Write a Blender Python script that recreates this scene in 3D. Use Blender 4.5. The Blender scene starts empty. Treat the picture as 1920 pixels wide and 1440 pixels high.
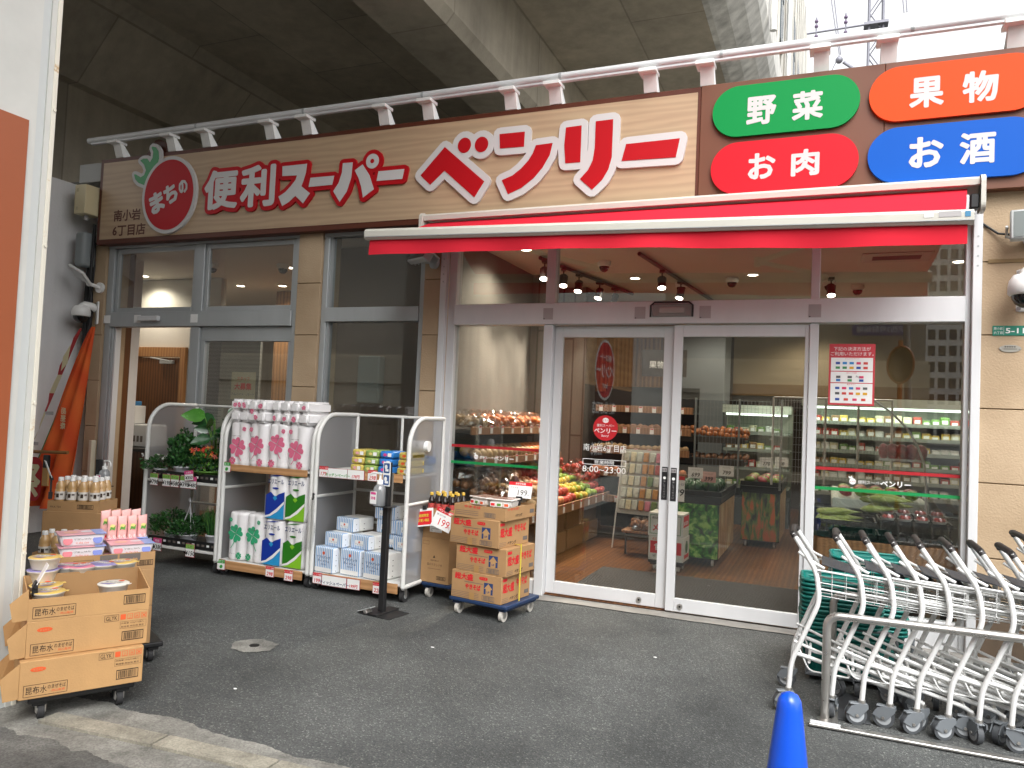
import bpy, bmesh, math, random
import numpy as np
from mathutils import Vector, Matrix, noise
from mathutils.geometry import delaunay_2d_cdt

S = bpy.context.scene
COL = S.collection
R = math.radians
PI = math.pi
random.seed(11)

# ------------------------------------------------------------------ camera, sky, sun, exposure
camd = bpy.data.cameras.new('camera')
camd.sensor_fit = 'HORIZONTAL'
camd.sensor_width = 36.0
camd.lens = 26.81
camd.clip_start = 0.05
camd.clip_end = 3000
cam = bpy.data.objects.new('camera', camd)
COL.objects.link(cam)
_r = Vector((0.92333603, 0.38157064, 0.04306306))
_u = Vector((-0.02475962, -0.0527515, 0.99830068))
_f = Vector((-0.38319387, 0.92283321, 0.03925982))
cam.matrix_world = Matrix(((_r.x, _u.x, -_f.x, 0.0), (_r.y, _u.y, -_f.y, -6.25), (_r.z, _u.z, -_f.z, 1.55), (0, 0, 0, 1)))
S.camera = cam

SUN_EL, SUN_AZ = 52, 150          # azimuth measured clockwise from +Y (into the shop)
world = bpy.data.worlds.new("World")
S.world = world
world.use_nodes = True
wn = world.node_tree.nodes
wl = world.node_tree.links
wn.clear()
w_out = wn.new('ShaderNodeOutputWorld')
w_bg = wn.new('ShaderNodeBackground')
w_sky = wn.new('ShaderNodeTexSky')
w_sky.sky_type = 'NISHITA'
w_sky.sun_disc = False
w_sky.sun_elevation = R(SUN_EL)
w_sky.sun_rotation = R(SUN_AZ)
w_sky.air_density = 1.0
w_sky.dust_density = 4.0
w_hs = wn.new('ShaderNodeHueSaturation')
w_hs.inputs['Saturation'].default_value = 0.05
wl.new(w_sky.outputs[0], w_hs.inputs['Color'])
wl.new(w_hs.outputs[0], w_bg.inputs['Color'])
w_bg.inputs['Strength'].default_value = 0.15
wl.new(w_bg.outputs[0], w_out.inputs['Surface'])

sund = bpy.data.lights.new('sun', 'SUN')
sund.energy = 0.5
sund.angle = R(40)
sund.color = (1.0, 0.98, 0.95)
sun = bpy.data.objects.new('sun', sund)
COL.objects.link(sun)
_sd = Vector((math.sin(R(SUN_AZ)) * math.cos(R(SUN_EL)), math.cos(R(SUN_AZ)) * math.cos(R(SUN_EL)), math.sin(R(SUN_EL))))
sun.rotation_euler = _sd.to_track_quat('Z', 'Y').to_euler()
sun.location = (6, -12, 20)

S.view_settings.view_transform = 'Standard'
S.view_settings.look = 'None'
S.view_settings.exposure = 1.5
S.view_settings.gamma = 1.0
S.render.engine = 'CYCLES'
S.cycles.use_denoising = True
S.cycles.max_bounces = 8
S.cycles.diffuse_bounces = 4
S.cycles.glossy_bounces = 4
S.cycles.transparent_max_bounces = 16
S.cycles.transmission_bounces = 4
S.cycles.caustics_reflective = False
S.cycles.caustics_refractive = False
S.cycles.sample_clamp_indirect = 6.0

# ------------------------------------------------------------------ materials
def c(h):
    h = h.lstrip('#')
    o = []
    for i in (0, 2, 4):
        v = int(h[i:i + 2], 16) / 255
        o.append(v / 12.92 if v <= 0.04045 else ((v + 0.055) / 1.055) ** 2.4)
    return (o[0], o[1], o[2], 1.0)

def newmat(name):
    m = bpy.data.materials.new(name)
    m.use_nodes = True
    nt = m.node_tree
    b = nt.nodes['Principled BSDF']
    return m, nt, b

def N(nt, t, **k):
    n = nt.nodes.new(t)
    for a, v in k.items():
        setattr(n, a, v)
    return n

def pm(name, col, rough=0.5, metal=0.0, var=0.0, scale=6.0, bump=0.0, bscale=60.0, spec=0.5, stretch=None, coat=0.0, emit=0.0, sss=0.0):
    """principled material with soft noise variation of the base colour and roughness, and a fine bump"""
    if isinstance(col, str):
        col = c(col)
    m, nt, b = newmat(name)
    b.inputs['Base Color'].default_value = col
    b.inputs['Roughness'].default_value = rough
    b.inputs['Metallic'].default_value = metal
    b.inputs['Specular IOR Level'].default_value = spec
    if coat:
        b.inputs['Coat Weight'].default_value = coat
        b.inputs['Coat Roughness'].default_value = 0.1
    if emit:
        b.inputs['Emission Color'].default_value = col
        b.inputs['Emission Strength'].default_value = emit
    if var or bump:
        tc = N(nt, 'ShaderNodeTexCoord')
        mp = N(nt, 'ShaderNodeMapping')
        if stretch:
            mp.inputs['Scale'].default_value = stretch
        nt.links.new(tc.outputs['Object'], mp.inputs['Vector'])
        if var:
            nz = N(nt, 'ShaderNodeTexNoise')
            nz.inputs['Scale'].default_value = scale
            nz.inputs['Detail'].default_value = 6
            nz.inputs['Roughness'].default_value = 0.65
            nt.links.new(mp.outputs[0], nz.inputs['Vector'])
            rp = N(nt, 'ShaderNodeValToRGB')
            rp.color_ramp.elements[0].position = 0.3
            rp.color_ramp.elements[1].position = 0.7
            rp.color_ramp.elements[0].color = tuple(max(0, x * (1 - var)) for x in col[:3]) + (1,)
            rp.color_ramp.elements[1].color = tuple(min(1, x * (1 + var)) for x in col[:3]) + (1,)
            nt.links.new(nz.outputs['Fac'], rp.inputs['Fac'])
            nt.links.new(rp.outputs['Color'], b.inputs['Base Color'])
            mr = N(nt, 'ShaderNodeMapRange')
            mr.inputs['To Min'].default_value = max(0.02, rough - 0.12)
            mr.inputs['To Max'].default_value = min(1, rough + 0.12)
            nt.links.new(nz.outputs['Fac'], mr.inputs['Value'])
            nt.links.new(mr.outputs[0], b.inputs['Roughness'])
        if bump:
            n2 = N(nt, 'ShaderNodeTexNoise')
            n2.inputs['Scale'].default_value = bscale
            n2.inputs['Detail'].default_value = 5
            nt.links.new(mp.outputs[0], n2.inputs['Vector'])
            bp = N(nt, 'ShaderNodeBump')
            bp.inputs['Strength'].default_value = bump
            bp.inputs['Distance'].default_value = 0.01
            nt.links.new(n2.outputs['Fac'], bp.inputs['Height'])
            nt.links.new(bp.outputs[0], b.inputs['Normal'])
    return m

def clear_mat(name, tint=(1, 1, 1, 1), base=0.045, rim=0.6, rough=0.0, milk=0.0, milkcol=(0.8, 0.8, 0.8, 1)):
    """thin clear sheet: transparent plus a facing-dependent mirror part, and an optional milky diffuse part"""
    m = bpy.data.materials.new(name)
    m.use_nodes = True
    nt = m.node_tree
    nt.nodes.clear()
    out = N(nt, 'ShaderNodeOutputMaterial')
    tr = N(nt, 'ShaderNodeBsdfTransparent')
    tr.inputs['Color'].default_value = tint
    gl = N(nt, 'ShaderNodeBsdfGlossy')
    gl.inputs['Roughness'].default_value = rough
    lw = N(nt, 'ShaderNodeLayerWeight')
    lw.inputs['Blend'].default_value = 0.5
    p = N(nt, 'ShaderNodeMath', operation='POWER')
    p.inputs[1].default_value = 4
    nt.links.new(lw.outputs['Facing'], p.inputs[0])
    ma = N(nt, 'ShaderNodeMath', operation='MULTIPLY_ADD')
    ma.inputs[1].default_value = rim
    ma.inputs[2].default_value = base
    nt.links.new(p.outputs[0], ma.inputs[0])
    mx = N(nt, 'ShaderNodeMixShader')
    nt.links.new(ma.outputs[0], mx.inputs[0])
    if milk:
        df = N(nt, 'ShaderNodeBsdfDiffuse')
        df.inputs['Color'].default_value = milkcol
        tl = N(nt, 'ShaderNodeBsdfTranslucent')
        tl.inputs['Color'].default_value = milkcol
        ad = N(nt, 'ShaderNodeMixShader')
        ad.inputs[0].default_value = 0.5
        nt.links.new(df.outputs[0], ad.inputs[1])
        nt.links.new(tl.outputs[0], ad.inputs[2])
        m2 = N(nt, 'ShaderNodeMixShader')
        m2.inputs[0].default_value = milk
        nt.links.new(tr.outputs[0], m2.inputs[1])
        nt.links.new(ad.outputs[0], m2.inputs[2])
        nt.links.new(m2.outputs[0], mx.inputs[1])
    else:
        nt.links.new(tr.outputs[0], mx.inputs[1])
    nt.links.new(gl.outputs[0], mx.inputs[2])
    nt.links.new(mx.outputs[0], out.inputs['Surface'])
    return m

def emat(name, col, s):
    m = bpy.data.materials.new(name)
    m.use_nodes = True
    nt = m.node_tree
    nt.nodes.clear()
    out = N(nt, 'ShaderNodeOutputMaterial')
    e = N(nt, 'ShaderNodeEmission')
    e.inputs['Color'].default_value = col
    e.inputs['Strength'].default_value = s
    nt.links.new(e.outputs[0], out.inputs['Surface'])
    return m

def wood_mat(name, c1, c2, scale=(1, 1, 1), rough=0.5, wscale=3.0, dist=4.0, planks=None, bands='Z', detail=3):
    m, nt, b = newmat(name)
    tc = N(nt, 'ShaderNodeTexCoord')
    mp = N(nt, 'ShaderNodeMapping')
    mp.inputs['Scale'].default_value = scale
    nt.links.new(tc.outputs['Object'], mp.inputs['Vector'])
    wv = N(nt, 'ShaderNodeTexWave', wave_type='BANDS', bands_direction=bands)
    wv.inputs['Scale'].default_value = wscale
    wv.inputs['Distortion'].default_value = dist
    wv.inputs['Detail'].default_value = detail
    wv.inputs['Detail Scale'].default_value = 1.5
    nt.links.new(mp.outputs[0], wv.inputs['Vector'])
    nz = N(nt, 'ShaderNodeTexNoise')
    nz.inputs['Scale'].default_value = wscale * 6
    nz.inputs['Detail'].default_value = 8
    nt.links.new(mp.outputs[0], nz.inputs['Vector'])
    mxf = N(nt, 'ShaderNodeMath', operation='MULTIPLY_ADD')
    mxf.inputs[1].default_value = 0.55
    nt.links.new(wv.outputs['Fac'], mxf.inputs[0])
    hl = N(nt, 'ShaderNodeMath', operation='MULTIPLY')
    hl.inputs[1].default_value = 0.45
    nt.links.new(nz.outputs['Fac'], hl.inputs[0])
    nt.links.new(hl.outputs[0], mxf.inputs[2])
    rp = N(nt, 'ShaderNodeValToRGB')
    rp.color_ramp.elements[0].position = 0.15
    rp.color_ramp.elements[1].position = 0.85
    rp.color_ramp.elements[0].color = c(c1)
    rp.color_ramp.elements[1].color = c(c2)
    nt.links.new(mxf.outputs[0], rp.inputs['Fac'])
    last = rp.outputs['Color']
    if planks:
        bk = N(nt, 'ShaderNodeTexBrick')
        m2 = N(nt, 'ShaderNodeMapping')
        m2.inputs['Rotation'].default_value = planks[2]
        nt.links.new(tc.outputs['Object'], m2.inputs['Vector'])
        nt.links.new(m2.outputs[0], bk.inputs['Vector'])
        bk.inputs['Scale'].default_value = 1.0
        bk.inputs['Brick Width'].default_value = planks[0]
        bk.inputs['Row Height'].default_value = planks[1]
        bk.inputs['Mortar Size'].default_value = 0.003
        bk.inputs['Color1'].default_value = (1, 1, 1, 1)
        bk.inputs['Color2'].default_value = (0.72, 0.72, 0.72, 1)
        bk.inputs['Mortar'].default_value = (0.25, 0.25, 0.25, 1)
        mm = N(nt, 'ShaderNodeMix', data_type='RGBA', blend_type='MULTIPLY')
        mm.inputs[0].default_value = 1.0
        nt.links.new(last, mm.inputs[6])
        nt.links.new(bk.outputs['Color'], mm.inputs[7])
        last = mm.outputs[2]
    nt.links.new(last, b.inputs['Base Color'])
    b.inputs['Roughness'].default_value = rough
    return m

def concrete_mat(name, col, var=0.35, panel=None, rot=(0, 0, 0), streak=0.3, rough=0.85, dark=0.35, scale=0.7, fine=0.0):
    """board-formed concrete: cloudy tone, vertical streaks, form-panel joints"""
    col = c(col) if isinstance(col, str) else col
    m, nt, b = newmat(name)
    tc = N(nt, 'ShaderNodeTexCoord')
    n1 = N(nt, 'ShaderNodeTexNoise')
    n1.inputs['Scale'].default_value = scale
    n1.inputs['Detail'].default_value = 9
    n1.inputs['Roughness'].default_value = 0.7
    nt.links.new(tc.outputs['Object'], n1.inputs['Vector'])
    mp = N(nt, 'ShaderNodeMapping')
    mp.inputs['Scale'].default_value = (3.0, 3.0, 0.25)
    nt.links.new(tc.outputs['Object'], mp.inputs['Vector'])
    n2 = N(nt, 'ShaderNodeTexNoise')
    n2.inputs['Scale'].default_value = 2.0
    n2.inputs['Detail'].default_value = 6
    nt.links.new(mp.outputs[0], n2.inputs['Vector'])
    mix = N(nt, 'ShaderNodeMath', operation='MULTIPLY_ADD')
    mix.inputs[1].default_value = 1 - streak
    nt.links.new(n1.outputs['Fac'], mix.inputs[0])
    s2 = N(nt, 'ShaderNodeMath', operation='MULTIPLY')
    s2.inputs[1].default_value = streak
    nt.links.new(n2.outputs['Fac'], s2.inputs[0])
    nt.links.new(s2.outputs[0], mix.inputs[2])
    rp = N(nt, 'ShaderNodeValToRGB')
    rp.color_ramp.elements[0].position = 0.32
    rp.color_ramp.elements[1].position = 0.68
    rp.color_ramp.elements[0].color = tuple(x * (1 - var) for x in col[:3]) + (1,)
    rp.color_ramp.elements[1].color = tuple(min(1, x * (1 + var)) for x in col[:3]) + (1,)
    nt.links.new(mix.outputs[0], rp.inputs['Fac'])
    last = rp.outputs['Color']
    if fine:
        nf = N(nt, 'ShaderNodeTexVoronoi')
        nf.inputs['Scale'].default_value = 140
        nt.links.new(tc.outputs['Object'], nf.inputs['Vector'])
        sc_ = N(nt, 'ShaderNodeSeparateColor')
        nt.links.new(nf.outputs['Color'], sc_.inputs[0])
        mr_ = N(nt, 'ShaderNodeMapRange')
        mr_.inputs['To Min'].default_value = 1 - fine
        mr_.inputs['To Max'].default_value = 1 + fine
        nt.links.new(sc_.outputs[0], mr_.inputs['Value'])
        vm_ = N(nt, 'ShaderNodeVectorMath', operation='SCALE')
        nt.links.new(last, vm_.inputs[0])
        nt.links.new(mr_.outputs[0], vm_.inputs['Scale'])
        last = vm_.outputs[0]
    n3 = N(nt, 'ShaderNodeTexNoise')
    n3.inputs['Scale'].default_value = 45
    n3.inputs['Detail'].default_value = 4
    nt.links.new(tc.outputs['Object'], n3.inputs['Vector'])
    bp = N(nt, 'ShaderNodeBump')
    bp.inputs['Strength'].default_value = 0.25
    bp.inputs['Distance'].default_value = 0.01
    nt.links.new(n3.outputs['Fac'], bp.inputs['Height'])
    nt.links.new(bp.outputs[0], b.inputs['Normal'])
    if panel:
        m2 = N(nt, 'ShaderNodeMapping')
        m2.inputs['Rotation'].default_value = rot
        nt.links.new(tc.outputs['Object'], m2.inputs['Vector'])
        bk = N(nt, 'ShaderNodeTexBrick')
        bk.offset = 0.5
        nt.links.new(m2.outputs[0], bk.inputs['Vector'])
        bk.inputs['Scale'].default_value = 1.0
        bk.inputs['Brick Width'].default_value = panel[0]
        bk.inputs['Row Height'].default_value = panel[1]
        bk.inputs['Mortar Size'].default_value = 0.012
        bk.inputs['Color1'].default_value = (1, 1, 1, 1)
        bk.inputs['Color2'].default_value = (0.8, 0.8, 0.8, 1)
        bk.inputs['Mortar'].default_value = (dark, dark, dark, 1)
        mm = N(nt, 'ShaderNodeMix', data_type='RGBA', blend_type='MULTIPLY')
        mm.inputs[0].default_value = 1.0
        nt.links.new(last, mm.inputs[6])
        nt.links.new(bk.outputs['Color'], mm.inputs[7])
        last = mm.outputs[2]
    nt.links.new(last, b.inputs['Base Color'])
    b.inputs['Roughness'].default_value = rough
    return m

# ------------------------------------------------------------------ text and outline helpers
_glyph = {}
def glyphs(s, bold=0.0):
    """triangles of a line of text at size 1 (default interface font), as (points, faces)"""
    k = (s, bold)
    if k in _glyph:
        return _glyph[k]
    cu = bpy.data.curves.new('writing', 'FONT')
    cu.body = s
    cu.size = 1
    cu.resolution_u = 2
    cu.fill_mode = 'FRONT'
    o = bpy.data.objects.new('writing', cu)
    COL.objects.link(o)
    dg = bpy.context.evaluated_depsgraph_get()
    me = bpy.data.meshes.new_from_object(o.evaluated_get(dg))
    pts = [(v.co.x, v.co.y) for v in me.vertices]
    fcs = [tuple(p.vertices) for p in me.polygons]
    bpy.data.objects.remove(o)
    bpy.data.curves.remove(cu)
    bpy.data.meshes.remove(me)
    if bold >= 0.03 and fcs:
        pts, fcs = outset(pts, fcs, bold * 0.7, 6)
    _glyph[k] = (pts, fcs)
    return _glyph[k]

def _ccw(p):
    a = sum(p[i][0] * p[(i + 1) % len(p)][1] - p[(i + 1) % len(p)][0] * p[i][1] for i in range(len(p)))
    return p if a > 0 else p[::-1]

def union(polys):
    """union of overlapping simple polygons -> (points, triangles)"""
    vs, fs = [], []
    for p in polys:
        p = _ccw(list(p))
        b = len(vs)
        vs += [Vector(q) for q in p]
        fs.append(list(range(b, b + len(p))))
    v, e, f, ov, oe, of = delaunay_2d_cdt(vs, [], fs, 0, 1e-6)
    pts = [(q.x, q.y) for q in v]
    A = np.array(pts)
    T = np.array([t for t in f])
    C = A[T].mean(1)
    inside = np.zeros(len(C), bool)
    for q in polys:
        q = np.array(q)
        sel = np.where(~inside & (C[:, 0] >= q[:, 0].min()) & (C[:, 0] <= q[:, 0].max()) & (C[:, 1] >= q[:, 1].min()) & (C[:, 1] <= q[:, 1].max()))[0]
        if not len(sel):
            continue
        px, py = C[sel, 0][:, None], C[sel, 1][:, None]
        x0, y0 = q[:, 0], q[:, 1]
        x1, y1 = np.roll(x0, -1), np.roll(y0, -1)
        dy = np.where(y1 == y0, 1e-12, y1 - y0)
        hit = ((y0 > py) != (y1 > py)) & (px < (x1 - x0) * (py - y0) / dy + x0)
        inside[sel] = hit.sum(1) % 2 == 1
    return pts, [tuple(t) for t, o in zip(f, inside) if o]

def rim_edges(fcs):
    cnt = {}
    for f in fcs:
        for i in range(len(f)):
            a, b = f[i], f[(i + 1) % len(f)]
            k = (min(a, b), max(a, b))
            cnt.setdefault(k, []).append((a, b))
    return [v[0] for v in cnt.values() if len(v) == 1]

def grow(pts, fcs, r, n=10):
    """pieces (convex polygons) whose union is the shape grown by r with round corners"""
    polys = [[pts[i] for i in f] for f in fcs]
    used = set()
    rim = rim_edges(fcs)
    # drop rim vertices that lie almost on the line between their neighbours
    nxt = {a: b for a, b in rim}
    if len(nxt) == len(rim):
        prv = {b: a for a, b in rim}
        for i in list(nxt):
            if i in nxt and i in prv and len(nxt) > 4:
                p, q, w = Vector(pts[prv[i]]), Vector(pts[i]), Vector(pts[nxt[i]])
                d = w - p
                if d.length > 1e-9 and abs((q - p).cross(d)) / d.length < 0.04 * r and (q - p).dot(w - q) > 0 and prv[i] != nxt[i]:
                    a, b = prv[i], nxt[i]
                    nxt[a] = b
                    prv[b] = a
                    del nxt[i], prv[i]
        rim = list(nxt.items())
    for a, b in rim:
        pa, pb = Vector(pts[a]), Vector(pts[b])
        d = pb - pa
        if d.length < 1e-6:
            continue
        nn = Vector((d.y, -d.x)).normalized() * r
        polys.append([tuple(pa + nn), tuple(pb + nn), tuple(pb - nn), tuple(pa - nn)])
        used.add(a)
        used.add(b)
    for i in used:
        x, y = pts[i]
        polys.append([(x + r * math.cos(2 * PI * k / n + .1), y + r * math.sin(2 * PI * k / n + .1)) for k in range(n)])
    return polys

def outset(pts, fcs, r, n=10):
    return union(grow(pts, fcs, r, n))

def circle(x, y, rx, ry=None, n=32, ph=0.0):
    ry = rx if ry is None else ry
    return [(x + rx * math.cos(2 * PI * k / n + ph), y + ry * math.sin(2 * PI * k / n + ph)) for k in range(n)]

def rrect(x0, y0, x1, y1, r, n=5):
    o = []
    for cx_, cy_, a in ((x1 - r, y1 - r, 0), (x0 + r, y1 - r, 90), (x0 + r, y0 + r, 180), (x1 - r, y0 + r, 270)):
        for k in range(n + 1):
            t = R(a + 90 * k / n)
            o.append((cx_ + r * math.cos(t), cy_ + r * math.sin(t)))
    return o

# ------------------------------------------------------------------ mesh builder
class MB:
    def __init__(self):
        self.v, self.f, self.mi, self.sm, self.mats = [], [], [], [], []
        self.xf = None

    def mat(self, m):
        if m not in self.mats:
            self.mats.append(m)
        return self.mats.index(m)

    def add(self, vs, fs, m, smooth=False, xf=None):
        b = len(self.v)
        x = xf or self.xf
        self.v += [tuple(x @ Vector(p)) for p in vs] if x else [tuple(p) for p in vs]
        k = self.mat(m)
        for f in fs:
            self.f.append(tuple(i + b for i in f))
            self.mi.append(k)
            self.sm.append(smooth)
        return self

    def box(self, x0, x1, y0, y1, z0, z1, m, bevel=0.0, seg=1, xf=None, smooth=False):
        if bevel <= 0:
            vs = [(x, y, z) for x in (x0, x1) for y in (y0, y1) for z in (z0, z1)]
            fs = [(0, 1, 3, 2), (4, 6, 7, 5), (0, 4, 5, 1), (2, 3, 7, 6), (0, 2, 6, 4), (1, 5, 7, 3)]
            return self.add(vs, fs, m, False, xf)
        bm = bmesh.new()
        bmesh.ops.create_cube(bm, size=1)
        for v in bm.verts:
            v.co = Vector((x0 + (v.co.x + .5) * (x1 - x0), y0 + (v.co.y + .5) * (y1 - y0), z0 + (v.co.z + .5) * (z1 - z0)))
        bmesh.ops.bevel(bm, geom=bm.edges[:], offset=bevel, segments=seg, affect='EDGES', profile=0.5)
        self.bm(bm, m, smooth or seg > 1, xf)
        return self

    def bm(self, bm, m, smooth=False, xf=None):
        bm.verts.index_update()
        bm.normal_update()
        vs = [v.co.copy() for v in bm.verts]
        big = [f for f in bm.faces if max(abs(q) for q in f.normal) > 0.98]
        # the large faces stay flat, only the rounded edges are shaded smooth
        sel = set(f.index for f in big) if smooth else set()
        bm.faces.index_update()
        sel = set(f.index for f in big) if smooth else set()
        fl = [[v.index for v in f.verts] for f in bm.faces if f.index in sel or not smooth]
        sm = [[v.index for v in f.verts] for f in bm.faces if smooth and f.index not in sel]
        k = self.mat(m)
        b = len(self.v)
        self.add(vs, fl, m, False, xf)
        for f in sm:
            self.f.append(tuple(i + b for i in f))
            self.mi.append(k)
            self.sm.append(True)
        bm.free()
        return self

    def cyl(self, p0, p1, r0, m, r1=None, n=16, caps=True, xf=None):
        r1 = r0 if r1 is None else r1
        p0, p1 = Vector(p0), Vector(p1)
        d = (p1 - p0).normalized()
        a = d.orthogonal().normalized()
        b = d.cross(a)
        ring = lambda p, r: [p + (a * math.cos(2 * PI * k / n) + b * math.sin(2 * PI * k / n)) * r for k in range(n)]
        A, B = ring(p0, r0), ring(p1, r1)
        self.add(A + B, [(k, (k + 1) % n, n + (k + 1) % n, n + k) for k in range(n)], m, True, xf)
        if caps:
            self.add(A, [tuple(range(n))[::-1]], m, False, xf)
            self.add(B, [tuple(range(n))], m, False, xf)
        return self

    def tube(self, pts, r, m, n=10, xf=None, closed=False, flat=None):
        P = [Vector(p) for p in pts]
        L = len(P)
        rs = r if isinstance(r, (list, tuple)) else [r] * L
        T = []
        for i in range(L):
            a = P[(i - 1) % L] if (closed or i) else P[0]
            b = P[(i + 1) % L] if (closed or i < L - 1) else P[-1]
            T.append((b - a).normalized())
        a = T[0].orthogonal().normalized()
        vs = []
        for i in range(L):
            a = (a - T[i] * a.dot(T[i])).normalized()
            b = T[i].cross(a)
            for k in range(n):
                w = 2 * PI * k / n
                vs.append(P[i] + (a * math.cos(w) + b * math.sin(w)) * rs[i])
        fs = []
        for i in range(L if closed else L - 1):
            j = (i + 1) % L
            for k in range(n):
                fs.append((i * n + k, i * n + (k + 1) % n, j * n + (k + 1) % n, j * n + k))
        self.add(vs, fs, m, True, xf)
        if not closed:
            self.add(vs[:n], [tuple(range(n))[::-1]], m, False, xf)
            self.add(vs[-n:], [tuple(range(n))], m, False, xf)
        return self

    def lathe(self, prof, o, m, n=20, xf=None, smooth=True):
        """profile of (radius, z) turned round the vertical through o"""
        vs, fs = [], []
        for r, z in prof:
            for k in range(n):
                w = 2 * PI * k / n
                vs.append((o[0] + r * math.cos(w), o[1] + r * math.sin(w), o[2] + z))
        for i in range(len(prof) - 1):
            for k in range(n):
                fs.append((i * n + k, i * n + (k + 1) % n, (i + 1) * n + (k + 1) % n, (i + 1) * n + k))
        self.add(vs, fs, m, smooth, xf)
        self.add(vs[:n], [tuple(range(n))[::-1]], m, False, xf)
        self.add(vs[-n:], [tuple(range(n))], m, False, xf)
        return self

    def ball(self, o, r, m, n=12, sc=(1, 1, 1), xf=None):
        vs, fs = [], []
        h = n // 2
        for i in range(h + 1):
            t = PI * i / h
            for k in range(n):
                w = 2 * PI * k / n
                vs.append((o[0] + r * sc[0] * math.sin(t) * math.cos(w), o[1] + r * sc[1] * math.sin(t) * math.sin(w), o[2] - r * sc[2] * math.cos(t)))
        for i in range(h):
            for k in range(n):
                fs.append((i * n + k, i * n + (k + 1) % n, (i + 1) * n + (k + 1) % n, (i + 1) * n + k))
        return self.add(vs, fs, m, True, xf)

    def flat(self, pts, fcs, o, u, v, m, lift=0.0, thick=0.0, xf=None, sidemat=None):
        """2-D shape laid on the plane (o, u, v), lifted along u x v; thick gives it side walls back towards the plane"""
        o, u, v = Vector(o), Vector(u), Vector(v)
        n = u.cross(v).normalized()
        top = [o + u * p[0] + v * p[1] + n * lift for p in pts]
        self.add(top, fcs, m, False, xf)
        if thick:
            e = rim_edges(fcs)
            vs, fs = [], []
            for a, b in e:
                k = len(vs)
                vs += [top[a], top[b], top[b] - n * thick, top[a] - n * thick]
                fs.append((k, k + 3, k + 2, k + 1))
            self.add(vs, fs, sidemat or m, False, xf)
        return self

    def poly(self, pts, o, u, v, m, lift=0.0, thick=0.0, xf=None, sidemat=None):
        p, f = union([pts])
        return self.flat(p, f, o, u, v, m, lift, thick, xf, sidemat)

    def text(self, s, o, u, v, h, m, bold=0.0, lift=0.0015, w=None, center=False, thick=0.0, xf=None, slant=0.0, sidemat=None):
        pts, fcs = glyphs(s, bold)
        if not fcs:
            return self
        x0 = min(p[0] for p in pts)
        x1 = max(p[0] for p in pts)
        y0 = min(p[1] for p in pts)
        y1 = max(p[1] for p in pts)
        sy = h / (y1 - y0)
        sx = (w / (x1 - x0)) if w else sy
        off = (x1 + x0) / 2 if center else x0
        q = [((p[0] - off) * sx + slant * (p[1] - y0) * sy, (p[1] - y0) * sy) for p in pts]
        return self.flat(q, fcs, o, u, v, m, lift, thick, xf, sidemat)

    def build(self, name, parent=None, loc=None, rot=None):
        me = bpy.data.meshes.new(name)
        me.from_pydata(self.v, [], self.f)
        for m in self.mats:
            me.materials.append(m)
        me.polygons.foreach_set('material_index', self.mi)
        me.polygons.foreach_set('use_smooth', self.sm)
        me.update()
        o = bpy.data.objects.new(name, me)
        COL.objects.link(o)
        if parent:
            o.parent = parent
        if loc:
            o.location = loc
        if rot is not None:
            o.rotation_euler = (0, 0, rot)
        return o

def tag(o, label=None, cat=None, group=None, kind=None):
    if label:
        o['label'] = label
    if cat:
        o['category'] = cat
    if group:
        o['group'] = group
    if kind:
        o['kind'] = kind
    return o

def thing(name, label, cat, loc=(0, 0, 0), rz=0.0, group=None):
    o = bpy.data.objects.new(name, None)
    COL.objects.link(o)
    o.location = loc
    o.rotation_euler = (0, 0, rz)
    o.empty_display_size = 0.1
    return tag(o, label, cat, group)

def dup(src, loc, rz=None, label=None, group=None, parent=None):
    """copy a thing with copies of its parts and sub-parts (mesh data shared)"""
    def cp(o, par):
        d = o.copy()
        COL.objects.link(d)
        if par:
            d.parent = par
        for ch in list(o.children):
            cp(ch, d)
        return d
    d = cp(src, parent)
    d.location = loc
    if rz is not None:
        d.rotation_euler = (0, 0, rz)
    if label:
        d['label'] = label
    if group:
        d['group'] = group
    return d

def seen_x(p):
    """how far to the right a point lies as seen from the street, to count things off from the left"""
    d = Vector(p) - Vector((0, -6.25, 1.55))
    return d.dot(_r) / d.dot(_f)

ORD = ['first', 'second', 'third', 'fourth', 'fifth', 'sixth', 'seventh', 'eighth', 'ninth', 'tenth', 'eleventh', 'twelfth', 'thirteenth', 'fourteenth',
       'fifteenth', 'sixteenth', 'seventeenth', 'eighteenth', 'nineteenth', 'twentieth', 'twenty-first', 'twenty-second', 'twenty-third', 'twenty-fourth']
X, Y, Z = Vector((1, 0, 0)), Vector((0, 1, 0)), Vector((0, 0, 1))
def rotz(a, loc=(0, 0, 0)):
    return Matrix.Translation(loc) @ Matrix.Rotation(a, 4, 'Z')

# shared materials
ALU = pm('aluminium_grey', '#a9adae', 0.42, 0.3, 0.08, 3, stretch=(1, 1, .2))
ALUW = pm('aluminium_silver', '#d2d3d4', 0.45, 0.10, 0.05, 3, stretch=(1, 1, .2))
GLASS = clear_mat('window_glass', (0.88, 0.90, 0.89, 1), 0.095, 0.6)
CLEAR = clear_mat('clear_plastic', (0.97, 0.97, 0.97, 1), 0.09, 0.5, 0.08)
WHITE = pm('white_paint', '#e4e4e1', 0.45, 0, 0.04, 4)
WHITEP = pm('white_plastic', '#e9e9e6', 0.4)
PAPER = pm('paper_white', '#ececea', 0.7)
BLACK = pm('black_plastic', '#1a1a1b', 0.45)
RUBBER = pm('dark_rubber', '#2a2a2b', 0.7)
STEEL = pm('stainless_steel', '#bfbcb7', 0.3, 0.85, 0.06, 10)
INK = pm('black_ink', '#1c1a18', 0.7)
REDINK = pm('red_ink', '#d2202b', 0.6)
GREENINK = pm('green_ink', '#35a03c', 0.6)
CARD = pm('cardboard', '#a9845a', 0.8, 0, 0.10, 5, 0.10, 120)
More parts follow.
